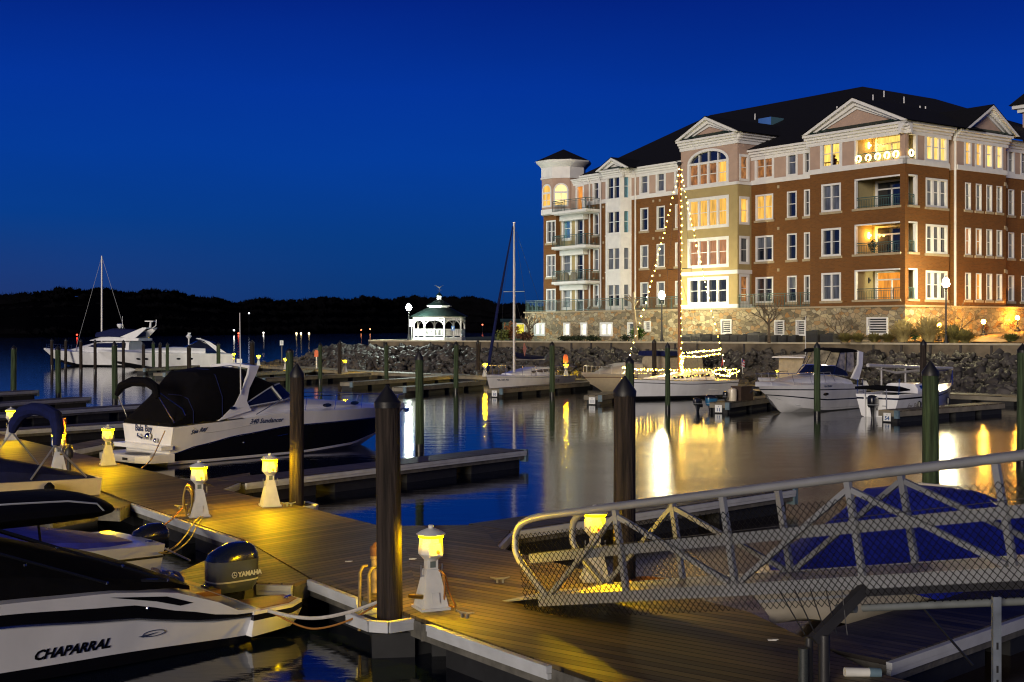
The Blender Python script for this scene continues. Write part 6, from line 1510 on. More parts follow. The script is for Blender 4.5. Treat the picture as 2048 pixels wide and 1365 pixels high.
# ---------------------------------------------------------------- sailing yachts
def sloop(label, rx, ry, h, L, B, lv, mids, mats, keel, cabin, mast, group='boats moored in the marina', rake=.5, tr=.75, name='sailing_boat', t0=.32, floor=.45):
    b_ = boat(name, label, 'sailing boat', rx, ry, h)
    H = Hull(L,B,lv,keel,rake,tr,.12,1.9,.42,.80); H.build(b_,mats,mids,camber=.06,t0=t0,floor=floor)
    x0, x1, wc, zc, ww = cabin
    def cf(x):
        q = (x-x0)/(x1-x0); sh = it(lv[0], x/L)
        return wc*(1-.55*q**2.2), sh-.02, wc*(1-.55*q**2.2)*.82, sh+zc*(1-.75*max(0,q-.35)/.65*(1 if q > .35 else 0))
    part('coachroof', mats[0], b_, lambda m: dome(m,[x0+(x1-x0)*i/9 for i in range(10)],cf))
    for sd in (1,-1):
        for a, c in ww:
            def wn_(m):
                xs = [x0+(x1-x0)*q for q in (a,c)]
                p = []
                for x in xs:
                    w0, z0, w1, z1 = cf(x); p.append(((x,sd*(w0*.995+.01),z0+(z1-z0)*.40),(x,sd*(w0*.5+w1*.5+.028),z0+(z1-z0)*.74)))
                m.add([p[0][0],p[1][0],p[1][1],p[0][1]],[(0,1,2,3)]); m.add([(q[0],q[1]-sd*.02,q[2]) for q in (p[0][0],p[1][0],p[1][1],p[0][1])],[(0,1,2,3)])
            part('cabin_window', M_tint, b_, wn_)
    return b_, H
def stanchions(m, H, t0, t1, n, hgt=.6, in_=.06, wires=(1.0,.55)):
    for sd in (1,-1):
        P = [H.pt(t0+(t1-t0)*i/n,0,sd)+V((0,-sd*in_,0)) for i in range(n+1)]
        for p in P: m.tube([p,p+V((0,0,hgt))],.014,5)
        for w_ in wires: m.tube([p+V((0,0,hgt*w_)) for p in P],.006,4)
# white sloop in the middle
h = (-.515,-.857)
lv = [[(0,.86),(.5,.98),(1,1.12)],[(0,.80),(.5,.92),(1,1.05)],[(0,.77),(.5,.89),(1,1.02)],[(0,.16),(.7,.15),(1,.26)],[(0,.09),(1,.15)],[(0,.02),(1,.06)]]
B_, H = sloop('white sloop with furled dark sail and tall bare mast in front of the rocks',3.37,85.4,h,9.0,1.28,lv,[0,1,0,1,0],[M_gel,M_navy],[(0,-.2),(.5,-.5),(1,-.05)],(2.6,7.2,.85,.55,((.06,.3),(.33,.58))),None)
mx_ = 6.3
part('mast', M_mastal, B_, lambda m: m.tube([(mx_,0,1.1),(mx_,0,10.4)],[.085,.06],10))
part('spreader', M_mastal, B_, lambda m: m.tube([(mx_,-.75,6.2),(mx_,.75,6.2)],.022,6)); part('masthead', M_mastal, B_, lambda m: m.lathe([(.05,10.4),(.1,10.42),(.1,10.46)],(mx_,0,0),8))
part('furled_mainsail', M_cann, B_, lambda m: m.tube([(mx_-.05,0,2.45),(mx_-.6,0,2.25),(mx_-2,0,2.12),(mx_-3.6,0,2.08)],[.10,.19,.16,.08],8))
part('boom', M_mastal, B_, lambda m: m.tube([(mx_,0,2.02),(mx_-3.8,0,1.95)],.05,8))
part('furled_jib', M_cann, B_, lambda m: m.tube([(9.35,0,1.4),(8.2,0,5.2),(6.45,0,10.2)],[.10,.085,.03],8))
part('rigging', M_dark, B_, lambda m: [m.tube(q,.008,4) for q in (((mx_,0,10.3),(mx_,.75,6.2),(mx_-.2,1.15,1.0)),((mx_,0,10.3),(mx_,-.75,6.2),(mx_-.2,-1.15,1.0)),((mx_,0,10.35),(.1,0,.95)),((mx_,0,6.1),(mx_-.7,1.15,1.0)))])
part('lifeline', M_chrome, B_, lambda m: (stanchions(m,H,.05,.86,6,.6), [m.tube([H.pt(.86,0,sd)+V((0,-sd*.06,.6)),V((9.6,0,1.75))],.016,5) for sd in (1,-1)], [m.tube([V((9.35,0,1.15)),V((9.7,sd*.2,1.75))],.016,5) for sd in (1,-1)], m.tube([(-.05,1,1.45),(-.1,0,1.5),(-.05,-1,1.45)],.016,5)))
part('pennant', mat('flag_pink',(.5,.22,.2),.8), B_, lambda m: m.add([(mx_-.35,.5,3.1),(mx_-.6,.55,2.7),(mx_-.45,.5,2.2),(mx_-.2,.5,2.65)],[(0,1,2,3)]))
part('fender', M_gelc, B_, lambda m: m.lathe([(.03,.25),(.11,.32),(.12,.6),(.03,.68)],tuple(H.pt(.42,0,1)+V((0,.12,-.75)))[:2]+(0.0,),10))
side_text(H,B_,'JAZZ IN',.42,.52,.34,mat('letter_grey',(.2,.18,.17),.6),1,.35,.004); side_text(H,B_,'VA 347 AU',.93,.78,.17,M_ink,1,0,.004)
# decorated sloop
h = (-.794,-.607)
lv = [[(0,.98),(.5,.98),(1,1.15)],[(0,.84),(.5,.84),(1,1.0)],[(0,.80),(.5,.80),(1,.96)],[(0,.14),(1,.2)],[(0,.02),(1,.08)]]
B_, H = sloop('white sloop decorated with warm light strings over mast boom and lifelines',12.45,75.8,h,7.7,1.42,lv,[0,1,0,2],[M_gel,M_navy,M_boot],[(0,-.2),(.5,-.5),(1,-.05)],(1.9,6.1,1.0,.52,((.10,.26),(.30,.52),(.56,.72))),None)
mx_ = 3.75; MT = 13.1
part('mast', M_mastw, B_, lambda m: m.tube([(mx_,0,1.3),(mx_,0,MT)],[.11,.085],10))
part('masthead', M_dark, B_, lambda m: (m.lathe([(.06,MT),(.14,MT+.1),(.14,MT+.2),(.05,MT+.25)],(mx_,0,0),8), m.tube([(mx_-.3,0,MT+.2),(mx_+.3,0,MT+.25)],.02,5)))
part('spreader', M_dark, B_, lambda m: m.tube([(mx_,-.95,7.3),(mx_,.95,7.3)],.025,6))
part('boom', M_mastw, B_, lambda m: m.tube([(mx_,0,2.25),(.5,0,2.45)],.06,8))
part('furled_mainsail', M_cann, B_, lambda m: m.tube([(mx_-.1,0,2.5),(mx_-1.4,0,2.45),(.8,0,2.55)],[.14,.14,.08],8))
part('rigging', M_dark, B_, lambda m: [m.tube(q,.008,4) for q in (((mx_,0,MT),(mx_,.95,7.3),(mx_-.2,1.35,1.0)),((mx_,0,MT),(mx_,-.95,7.3),(mx_-.2,-1.35,1.0)),((mx_,0,MT),(8.1,0,1.3)),((mx_,0,MT),(-.05,0,1.2)),((mx_,0,7.2),(mx_-.8,1.35,1.0)))])
part('lifeline', M_chrome, B_, lambda m: (stanchions(m,H,.02,.9,7,.62), [m.tube([H.pt(.9,0,sd)+V((0,-sd*.06,.62)),V((8.2,0,1.85))],.016,5) for sd in (1,-1)]))
part('steering_wheel', M_chrome, B_, lambda m: m.tube([(.8,.35*math.cos(a),1.35+.35*math.sin(a)) for a in [2*math.pi*i/12 for i in range(12)]],.02,5,closed=True))
part('toe_rail', mat('toe_rail_dark',(.10,.07,.03),.5), B_, lambda m: [m.tube([H.pt(t,0,sd)+V((0,0,.025)) for t in (.0,.15,.3,.45,.6,.75,.9,1)],.022,5) for sd in (1,-1)])
DS = B_; DSM = WM[B_.name]
E_bulb = emit('bulb_warm', (1,.58,.07), 95)
M_wire = mat('bulb_wire', (.02,.025,.015), .6)
def light_string(label, pts, step, r=.040, jit=.03):
    """pts in the sloop's own frame; bulbs every step along the wire"""
    P = [V(q) for q in pts]; m = MB(); m.tube(P, .006, 4); nf = len(m.f)
    wire = MB(); wire.tube(P, .007, 4); bl = MB()
    for a, b2 in zip(P, P[1:]):
        n = max(1, int((b2-a).length/step))
        for i in range(n):
            q = a.lerp(b2,(i+.5)/n)+V((RND.uniform(-jit,jit),RND.uniform(-jit,jit),RND.uniform(-jit,jit)-.03)); bl.octa(q, r*RND.choice((.6,.8,1,1,1.35)))
    c = DSM @ P[len(P)//2]; t = thing('light_string', label, 'light string', tuple(c), 0, 'warm light strings on the decorated sloop')
    wire.v = [tuple(DSM @ V(q)) for q in wire.v]; bl.v = [tuple(DSM @ V(q)) for q in bl.v]
    wire.build('wire', M_wire, t, True); bl.build('bulbs', E_bulb, t, True)
fs = [V((mx_,0,MT)).lerp(V((8.1,0,1.3)),q)+V((-.02,.03,-.5*math.sin(math.pi*q))) for q in [i/10 for i in range(11)]]
bs = [V((mx_,0,MT)).lerp(V((-.05,0,1.5)),q)+V((.02,.03,-.25*math.sin(math.pi*q))) for q in [i/10 for i in range(11)]]
light_string('light string slanting from the mast top down to the sloop bow', fs, .30)
light_string('light string slanting from the mast top down to the sloop stern', bs, .30)
light_string('light string climbing straight up the brown mast', [(mx_-.03,.13,1.6),(mx_-.03,.13,MT)], .34, .034)
light_string('bright light string along the top of the sloop boom', [(mx_,.1,2.55),(mx_-1.2,.12,2.62),(.5,.1,2.72)], .085)
light_string('light string hanging just under the sloop boom', [(mx_,.12,2.38),(mx_-1.5,.14,2.34),(.5,.12,2.50)], .11, .032)
light_string('thick light bundle wrapped round the foot of the mast', [(mx_-.1,.15,1.4),(mx_+.05,.17,2.4),(mx_-.15,.12,2.3),(mx_-.05,.2,1.45),(mx_+.12,.12,2.0)], .10)
for sd, lb in ((1,'near'),(-1,'far')):
    light_string('light string along the %s lifeline of the sloop' % lb, [H.pt(t,0,sd)+V((0,-sd*.04,.62-(.05 if sd < 0 else 0))) for t in (.02,.2,.4,.6,.8,.92)]+[V((8.15,0,1.85))], .21, .034)
light_string('tangle of lights round the sloop stern rail', [(.1,1.2,1.5),(.0,.4,1.3),(-.05,-.4,1.62),(.1,-1.1,1.35),(.6,.9,1.2),(.8,1.1,1.65)], .12)
# small sloop with lowered mast at right
h = (.66,.752)
lv = [[(0,1.0),(.5,1.02),(1,1.22)],[(0,.86),(.5,.88),(1,1.08)],[(0,.78),(.5,.80),(1,1.00)],[(0,.15),(1,.2)],[(0,.05),(1,.1)]]
B_, H = sloop('small white sloop with lowered mast on crutches and black outboard at its stern',16.1,57.3,h,7.6,1.2,lv,[0,1,0,0],[M_gel,M_navy],[(0,-.2),(.5,-.4),(1,-.05)],(2.4,5.4,.8,.42,((.1,.35),(.45,.8))),None,tr=.86,t0=.36,floor=.55)
part('lowered_mast', M_mastal, B_, lambda m: m.tube([(-.2,.35,2.28),(7.9,-.1,1.98)],[.085,.07],8))
part('furled_sail', M_rope, B_, lambda m: m.tube([(.6,.3,2.12),(2.2,.15,1.9),(4.2,.05,1.95),(6,0,1.98)],[.03,.06,.06,.03],6))
tubes('mast_crutch', M_mastal, B_, [[(1.0,.28,.9),(1.0,.28,2.2)],[(3.2,.15,1.35),(3.2,.15,2.12)],[(6.2,0,1.2),(6.2,0,2.0)]], .04)
part('pulpit', M_chrome, B_, lambda m: [m.tube(q,.018,5) for q in (((7.9,0,1.22),(8.25,0,1.95)),((7.0,.5,1.2),(7.2,.4,1.85),(8.2,0,1.92)),((7.0,-.5,1.2),(7.2,-.4,1.85),(8.2,0,1.92)),((.1,1.0,1.0),(.15,1.0,1.65),(.9,1.15,1.65),(1.0,1.15,1.0)),((0,-1.0,1.0),(.05,-1.0,1.7)))])
part('tiller_cover', M_canb, B_, lambda m: m.tube([(-.1,1.0,1.28),(.0,0,1.30),(.1,-1.0,1.26),(.9,-1.1,1.2)],[.05,.12,.12,.03],8))
part('boarding_ladder', M_galv, B_, lambda m: [m.tube([(-.04,y,-.0),(-.04,y,1.25)],.025,6) for y in (.55,-.45)]+[m.tube([(-.04,-.45,z),(-.04,-.25,z)],.02,5) for z in (.3,.5)])
outboard(B_,-.28,.05,.98,.9,M_motork)
part('rudder', M_gel, B_, lambda m: m.box((-.16,.5,-.2),(-.02,.56,.9)))
side_text(H,B_,'Joy Star II',.13,.36,.34,mat('letter_grey',(.2,.18,.17),.6),-1,.3,.004)
for t_ in (.25,.8): part('fender', M_motork, B_, lambda m: m.lathe([(.02,.3),(.08,.36),(.08,.62),(.02,.68)],tuple(H.side_z(t_,.5,-1,.1))[:2]+(0.,),8))
# bare mast sloop behind the far yacht
B_ = boat('sailing_boat','dark sloop whose bare mast rises behind the far motor yacht','sailing boat',-46.2,158,(-.96,.28))
H = Hull(7.5,1.2,[[(0,.9),(1,1.1)],[(0,.05),(1,.1)]],[(0,-.2),(1,0)],.5,.75); H.build(B_,[M_navy],[0])
part('mast', M_mastal, B_, lambda m: m.tube([(4.2,0,1),(4.2,0,12.9)],[.13,.09],8)); part('rigging', M_vinyl, B_, lambda m: [m.tube(q,.018,4) for q in (((4.2,0,12.8),(.0,0,1.0)),((4.2,0,12.8),(8,0,1.1)))])

# ---------------------------------------------------------------- far motor yachts at left
h = (-.985,.17); B_ = boat('flybridge_yacht','white flybridge yacht with blue canvas top far behind the left piles','motor yacht',-38.9,137,h)
lv = [[(0,1.25),(.5,1.45),(1,1.75)],[(0,.15),(.6,.18),(1,.8)],[(0,.05),(.6,.08),(1,.7)]]
H = Hull(10.0,1.9,lv,[(0,-.4),(.7,-.3),(1,.6)],1.3,.92,.14,2.2,.45); H.build(B_,[M_gel,M_boot],[0,1],camber=.15)
part('deckhouse', M_gel, B_, lambda m: dome(m,[.8,2,3.5,5,6.5,8],lambda x: (it([(.8,1.6),(5,1.4),(8,.5)],x),it([(.8,1.3),(8,1.6)],x),it([(.8,1.5),(5,1.1),(8,.3)],x),it([(.8,2.7),(4,2.7),(5.2,2.5),(8,1.8)],x))))
part('windows', M_tint, B_, lambda m: [m.add([(1.2,sd*1.63,1.95),(4.6,sd*1.48,2.0),(5.6,sd*1.2,2.1),(4.4,sd*1.38,2.45),(1.2,sd*1.6,2.5)],[(0,1,2,3,4)]) for sd in (1,-1)])
part('flybridge', M_gel, B_, lambda m: dome(m,[-.3,1,2.5,4,5.6],lambda x: (it([(-.3,1.65),(4,1.4),(5.6,.8)],x),2.70,it([(-.3,1.6),(4,1.3),(5.6,.5)],x),it([(-.3,3.0),(4,3.2),(5.6,2.8)],x))))
part('canvas_enclosure', M_cann, B_, lambda m: dome(m,[.3,1.5,3,4.2,4.7],lambda x: (1.35,3.1,1.15,it([(.3,3.9),(3,4.0),(4.7,3.6)],x))))
part('radar_arch', M_gel, B_, lambda m: [m.loft([[(.2,sd*1.6,2.9),(1.8,sd*1.55,3.1),(1.8,sd*1.45,3.1),(.2,sd*1.5,2.9)],[(-1.0,sd*1.3,4.0),(-.5,sd*1.3,4.05),(-.5,sd*1.2,4.0),(-1.0,sd*1.2,3.95)]],closed=True,caps=True) for sd in (1,-1)]+[m.box((-1.0,-1.3,3.95),(-.5,1.3,4.08)), m.tube([(-.8,0,4.05),(-.9,0,4.7)],.12,8), m.box((-1.3,-.4,4.7),(-.4,.4,4.8)), m.tube([(-1.3,.5,4.0),(-1.7,.5,4.3),(-1.75,.5,4.9)],.05,6)])
part('radar_dome', M_gel, B_, lambda m: (m.lathe([(.1,4.0),(.3,4.25),(.3,4.45),(.1,4.5)],(2.6,0,0),10), m.tube([(2.2,.2,4.0),(2.2,.2,5.3)],.02,4)))
part('bow_rail', M_chrome, B_, lambda m: stanchions(m,H,.55,.97,5,.6))
h = (-.96,-.28); B_ = boat('express_cruiser','long white express cruiser with radar arch far left of the middle','motor yacht',-27.6,128,h)
lv = [[(0,1.5),(.5,1.6),(1,1.75)],[(0,.15),(.6,.2),(1,.9)],[(0,.05),(.6,.1),(1,.8)]]
H = Hull(11.2,1.8,lv,[(0,-.4),(.7,-.3),(1,.7)],1.4,.92,.14,2.2,.45); H.build(B_,[M_gel,M_boot],[0,1],camber=.2,t0=.25,floor=.9)
part('foredeck', M_gel, B_, lambda m: dome(m,[2.6,4,5.5,7,9,10.8],lambda x: (it([(2.6,1.6),(7,1.2),(10.8,.3)],x),it([(2.6,1.5),(10.8,1.75)],x),it([(2.6,1.4),(7,.8),(10.8,.1)],x),it([(2.6,2.1),(5.5,2.2),(10.8,1.8)],x))))
part('windscreen', M_tint, B_, lambda m: dome(m,[1.6,2.6,3.4,4.6],lambda x: (it([(1.6,1.5),(4.6,1.0)],x),1.75,it([(1.6,1.2),(3.4,1.0),(4.6,.8)],x),it([(1.6,2.6),(2.6,2.9),(3.4,2.75),(4.6,2.15)],x))))
part('radar_arch', M_gel, B_, lambda m: [m.loft([[(.6,sd*1.65,1.6),(1.5,sd*1.6,1.7),(1.5,sd*1.5,1.7),(.6,sd*1.55,1.6)],[(2.2,sd*1.4,2.7),(2.7,sd*1.35,2.75),(2.7,sd*1.25,2.75),(2.2,sd*1.3,2.7)],[(3.0,sd*.9,3.0),(3.4,sd*.9,3.0),(3.4,sd*.85,2.95),(3.0,sd*.85,2.95)]],closed=True,caps=True) for sd in (1,-1)]+[m.box((3.0,-.9,2.96),(3.4,.9,3.04))])
part('radar', M_gel, B_, lambda m: (m.lathe([(.12,3.0),(.3,3.2),(.1,3.45)],(4.1,0,0),8), m.box((3.95,-.9,3.46),(4.2,.9,3.56)), m.tube([(4.1,0,2.1),(4.1,0,3.2)],.08,6)))
part('porthole', M_tint, B_, lambda m: [m.prism([H.side_z(t+.018*math.cos(a),1.05+.1*math.sin(a),1,.006) for a in [2*math.pi*i/10 for i in range(10)]],(0,-.01,0)) for t in (.35,.45,.7,.76)])
part('swim_platform', M_gel, B_, lambda m: (m.box((-1.3,-1.5,.35),(.0,1.5,.5)), m.box((-.9,-1.3,.5),(0,1.3,1.0))))

# ---------------------------------------------------------------- other small craft in the far slips
h = (-.6,-.8); B_ = boat('cabin_boat','small cream cabin boat with bow rail left of the lit sloop','motor boat',9.0,86.0,h)
lv = [[(0,.95),(.5,1.0),(1,1.12)],[(0,.74),(1,.95)],[(0,.70),(1,.9)],[(0,.05),(.6,.1),(1,.6)]]
H = Hull(7.0,1.15,lv,[(0,-.3),(.7,-.2),(1,.5)],.9,.92,.14,2.1,.45); H.build(B_,[M_gelc,M_teak],[0,1,0],camber=.12,t0=.3,floor=.5)
part('cabin', M_gelc, B_, lambda m: dome(m,[2.2,3,4,5,6,6.8],lambda x: (it([(2.2,1.0),(4,.9),(6.8,.3)],x),.98,it([(2.2,.9),(4,.7),(6.8,.15)],x),it([(2.2,1.75),(3.4,1.72),(6.8,1.15)],x))))
part('hatch', M_tint, B_, lambda m: m.add([(4.6,-.25,1.60),(5.4,-.2,1.46),(5.4,.2,1.46),(4.6,.25,1.60)],[(0,1,2,3)]))
part('bow_rail', M_mastal, B_, lambda m: (stanchions(m,H,.45,.96,5,.5,wires=(1,))))
h = (-.7,-.7); B_ = boat('canopy_boat','boat with blue canopy top and tan side curtains behind the lit sloop','motor boat',12.2,87.5,h)
H = Hull(6.5,1.2,[[(0,1.0),(1,1.2)],[(0,.05),(.6,.1),(1,.6)]],[(0,-.3),(1,.4)],.8,.92); H.build(B_,[M_gelc],[0],camber=.1)
part('side_curtain', M_tancan, B_, lambda m: dome(m,[.3,1,3.5,4.2],lambda x: (1.05,1.0,.95,2.15)))
part('canopy', M_cann, B_, lambda m: dome(m,[.0,.5,3.8,4.4],lambda x: (1.15,2.16,1.05,2.5)))
B_ = boat('pilothouse_boat','boat with white hard top and tan enclosure between lit sloop and white cruiser','motor boat',17.9,74.5,(-.68,-.73))
H = Hull(6.2,1.15,[[(0,1.0),(1,1.2)],[(0,.05),(.6,.1),(1,.6)]],[(0,-.3),(1,.4)],.8,.92); H.build(B_,[M_gel],[0],camber=.1)
part('enclosure', M_tancan, B_, lambda m: [m.loft([[(a,sd*1.0,1.0),(c,sd*1.0,1.0)],[(a,sd*.9,2.3),(c,sd*.9,2.3)]]) for sd in (1,-1) for a,c in ((1.2,2.2),(2.7,3.4))]+[m.box((3.38,-.9,1.0),(3.42,.9,2.3))])
part('hard_top', M_gel, B_, lambda m: dome(m,[.6,1.2,3.4,4.0],lambda x: (1.0,2.3,.9,it([(.6,2.4),(2,2.55),(4,2.38)],x))))
part('antenna_dome', M_gel, B_, lambda m: (m.lathe([(.14,2.5),(.18,2.6),(.1,2.8)],(1.6,0,0),8), m.tube([(2.6,.3,2.5),(2.6,.3,4.6)],.014,4)))
M_flagr = mat('flag_red', (.5,.04,.04), .8); M_flagb = mat('flag_blue', (.02,.03,.2), .8)
p = D(1484,737,69.5); t = thing('ensign', 'small striped red white and blue flag on a short staff by the hard top', 'flag', tuple(p))
part('staff', M_ped, t, lambda m: m.tube([(.05,0,-.3),(-.02,0,.55)],.014,5))
def stripes(m):
    for i in range(6):
        m.mi = i % 2; m.add([(-.02,0,.5-.07*i),(.14,.03,.42-.07*i),(.14,.03,.35-.07*i),(-.02,0,.43-.07*i)],[(0,1,2,3)])
    m.mi = 2; m.add([(-.025,-.006,.51),(.06,.01,.47),(.06,.01,.30),(-.025,-.006,.33)],[(0,1,2,3)])
part('cloth', [M_flagr,M_vinyl,M_flagb], t, stripes)
p = D(1445,732,71); t = thing('ensign', 'red triangular pennant hanging at the lit sloop stern', 'flag', tuple(p)); part('staff', M_ped, t, lambda m: m.tube([(.1,0,-.2),(0,0,.5)],.014,5)); part('cloth', M_flagr, t, lambda m: m.add([(0,0,.45),(.08,.02,.1),(-.08,0,-.05)],[(0,1,2)]))
# loose outboards on the finger
for px, py, sc_, cw, lab, rz in ((1424,790,.85,M_motorb,'blue outboard motor hung on the end of the finger dock',.4),(1396,796,.6,M_motork,'small black outboard motor left of the blue one',.2),(1452,783,.55,M_motork,'black outboard motor with raised handle right of the blue one',1.0)):
    p = D(px, py, 61.0); t = thing('outboard_motor', lab, 'outboard', (p.x,p.y,0), rz, 'loose outboard motors on the finger dock'); outboard(t,0,0,p.z,sc_,cw,'cowling')
p = D(1490,800,62); t = thing('dock_box','dark storage crate with pale drum on the finger dock','storage box',(p.x,p.y,ZD),.8)
part('crate', mat('crate_brown',(.05,.03,.02),.7), t, lambda m: (m.box((-.7,-.25,0),(.3,.25,.62)), m.box((-.75,-.3,.62),(.35,.3,.68)))); part('drum', M_gelc, t, lambda m: m.lathe([(.2,0),(.22,.3),(.2,.55),(.1,.6)],(-1.05,0,0),12))

# ---------------------------------------------------------------- foreground: bowrider with outboard
h = (-.722,-.692); B_ = boat('bowrider','white and black bowrider with black canvas and grey outboard in the bottom left corner','motor boat',-3.86,16.72,h)
lv = [[(0,.44),(.05,.47),(.12,.68),(.2,.83),(.32,.92),(.5,.97),(1,1.08)],[(0,.40),(.07,.42),(.14,.53),(.27,.735),(.5,.85),(1,.98)],[(0,.36),(.1,.375),(.16,.44),(.27,.57),(.5,.71),(1,.88)],[(0,.335),(.1,.35),(.16,.415),(.27,.545),(.5,.685),(1,.855)],[(0,.10),(.3,.17),(.6,.2),(1,.6)],[(0,.0),(.3,.02),(.6,.05),(1,.5)]]
H = Hull(6.4,1.2,lv,[(0,-.35),(.7,-.3),(1,.4)],.6,.95,.10,2.4,.5)
H.build(B_,[M_gel,M_gelb,M_vinyl],[0,1,2,0,1],camber=.04,t0=.0)
H.rub(B_,2,.014,M_chrome,'rub_strip')
part('cockpit_cover', M_canb, B_, lambda m: dome(m,[.75,1.1,1.6,2.2,2.8,3.4,4.0,4.6,5.2],lambda x: (it([(.75,.75),(1.4,1.06),(4.6,1.0),(5.2,.8)],x),it([(.75,.72),(1.3,.86),(5.2,1.0)],x),it([(.75,.4),(1.6,.8),(5.2,.6)],x),it([(.75,.82),(1.3,1.05),(1.7,1.20),(2.4,1.36),(3.0,1.56),(4.0,1.70),(5.2,1.1)],x))))
part('bimini', M_canb, B_, lambda m: m.loft([[(x,w_*.98*math.cos(a),1.80+zz_*math.sin(a)) for a in [2*math.pi*i/16 for i in range(16)]] for x,w_,zz_ in ((1.72,.7,.05),(1.78,.9,.11),(1.95,1.0,.15),(2.6,1.0,.17),(3.6,1.0,.17),(4.4,1.0,.15),(4.7,.9,.10),(4.78,.6,.04))],closed=True,caps=True))
bm = part('bimini_frame', M_motork, B_, lambda m: [m.tube(q,.018,6) for q in (((3.3,1.02,1.78),(1.25,1.12,.95)),((3.9,1.02,1.76),(2.0,1.13,1.02)),((3.3,-1.02,1.78),(1.25,-1.12,.95)),((3.9,-1.02,1.76),(2.0,-1.13,1.02)),((1.9,-1.0,1.84),(1.75,-1.1,.95)),((1.25,1.12,.95),(1.6,1.0,.98)))])
part('frame_trim', M_vinyl, B_, lambda m: m.tube([(3.6,.99,2.0),(3.0,1.0,1.985),(2.4,1.0,1.96),(2.05,.98,1.90),(1.95,.96,1.80)],.010,5))
for q_ in ((2.55,1.06,1.47),(1.8,1.1,1.18),(1.25,1.12,.95),(2.9,1.05,1.32),(2.0,1.13,1.02)): part('frame_joint', M_chrome, B_, lambda m: m.ball(q_,.022,6,4))
for sd in (1,-1):
    def pod(m):
        for k, za, zb in ((0,.375,.415),(1,.305,.374),(0,.10,.304)):
            m.mi = k; c_ = .05 if za < .2 else 0
            m.loft([[(.1,sd*.42,za),(.1,sd*.42,zb),(.1,sd*1.14,zb),(.1,sd*(1.14-c_),za)],[(-.5,sd*.42,za+c_*.6),(-.5,sd*.42,zb),(-.5,sd*1.08,zb),(-.5,sd*(1.08-c_),za+c_*.6)],[(-.78+c_,sd*.5,za+c_),(-.78,sd*.5,zb),(-.78,sd*.88,zb),(-.78+c_,sd*(.88-c_),za+c_)]],closed=True,caps=True,smooth=False)
    sp_ = part('swim_deck', [M_gel,M_gelb], B_, pod)
    part('teak_pad', M_teak, sp_, lambda m: m.prism([(.05,sd*.47,.4165),(-.5,sd*.47,.4165),(-.73,sd*.55,.4165),(-.73,sd*.84,.4165),(-.5,sd*1.0,.4165),(.05,sd*1.05,.4165)],(0,0,.01)))
    part('deck_cleat', M_chrome, sp_, lambda m: (m.tube([(-.66,sd*.80,.46),(-.5,sd*.88,.46)],.014,6), m.ball((-.58,sd*.84,.44),.022,6,4)))
for sd in (1,-1): part('stern_quarter', M_gel, B_, lambda m: m.loft([[(.0,sd*1.1,.42),(.0,sd*.75,.42)],[(.35,sd*1.12,.60),(.35,sd*.75,.60)],[(.9,sd*1.12,.84),(.9,sd*.78,.84)]]))
outboard(B_,-.22,.06,1.08,1.0,None,'outboard_motor',0,'YAMAHA')
part('rope_heap', M_rope, B_, lambda m: [m.tube([(.25+.12*math.cos(a+k),-.55+.16*math.sin(a+k)-.4*k,.62+.05*math.sin(2*a)) for a in [.5*i for i in range(9)]],.022,5) for k in (0,.9)])
part('stern_gear', M_teak, B_, lambda m: m.box((.05,-1.0,.45),(.7,.3,.56)))
side_text(H,B_,'CHAPARRAL',.435,.27,.155,M_gelb,1,.3,.006); side_text(H,B_,'OSX',.52,.895,.07,M_gelb,1,.3,.003)
part('side_emblem', M_ink, B_, lambda m: (m.tube([H.side_z(.215+.022*math.cos(a),.345+.035*math.sin(a),1,.008) for a in [2*math.pi*i/14 for i in range(14)]],.006,4,closed=True), m.prism([H.side_z(t,z,1,.008) for t,z in ((.245,.335),(.205,.355),(.235,.315))],(.004,.006,0))))
part('side_swoosh', M_gelb, B_, lambda m: m.add([H.side_z(t,z,1,.008) for t,z in ((.31,.865),(.20,.775),(.145,.65),(.17,.635),(.22,.735))],[(0,1,4),(1,2,3,4)]))
part('side_light', M_chrome, B_, lambda m: m.ball(tuple(H.side_z(.235,.665,1,.01)),.022,6,4))

# small sport boat with blue cover and outboard
h = (-.722,-.692); B_ = boat('sport_boat','small white sport boat under a blue cover behind the black bimini','motor boat',-5.85,20.25,h)
lv = [[(0,.62),(.5,.70),(1,.85)],[(0,.44),(.5,.5),(1,.68)],[(0,.41),(.5,.47),(1,.65)],[(0,.0),(.6,.04),(1,.5)]]
H = Hull(4.9,.95,lv,[(0,-.3),(1,.4)],.5,.94,.16); H.build(B_,[M_gel,M_boot],[0,1,0],camber=.02)
H.rub(B_,1,.016,M_chrome,'rub_strip')
part('boat_cover', M_canbl, B_, lambda m: dome(m,[.35,.8,1.5,2.4,3.4,4.4],lambda x: (it([(.35,.55),(.8,.72),(2.4,.78),(4.4,.4)],x),it([(.35,.64),(4.4,.76)],x),it([(.35,.1),(1,.45),(4.4,.2)],x),it([(.35,.68),(1.2,.88),(2.4,1.12),(3.4,1.05),(4.4,.8)],x))))
outboard(B_,-.2,.0,.80,.85,M_navy)
side_text(H,B_,'175 Sport',.40,.545,.13,M_ink,1,.3,.006)
part('stern_speaker', M_tint, B_, lambda m: m.lathe([(.06,.655),(.06,.663),(.03,.664)],(.16,.7,0),12))
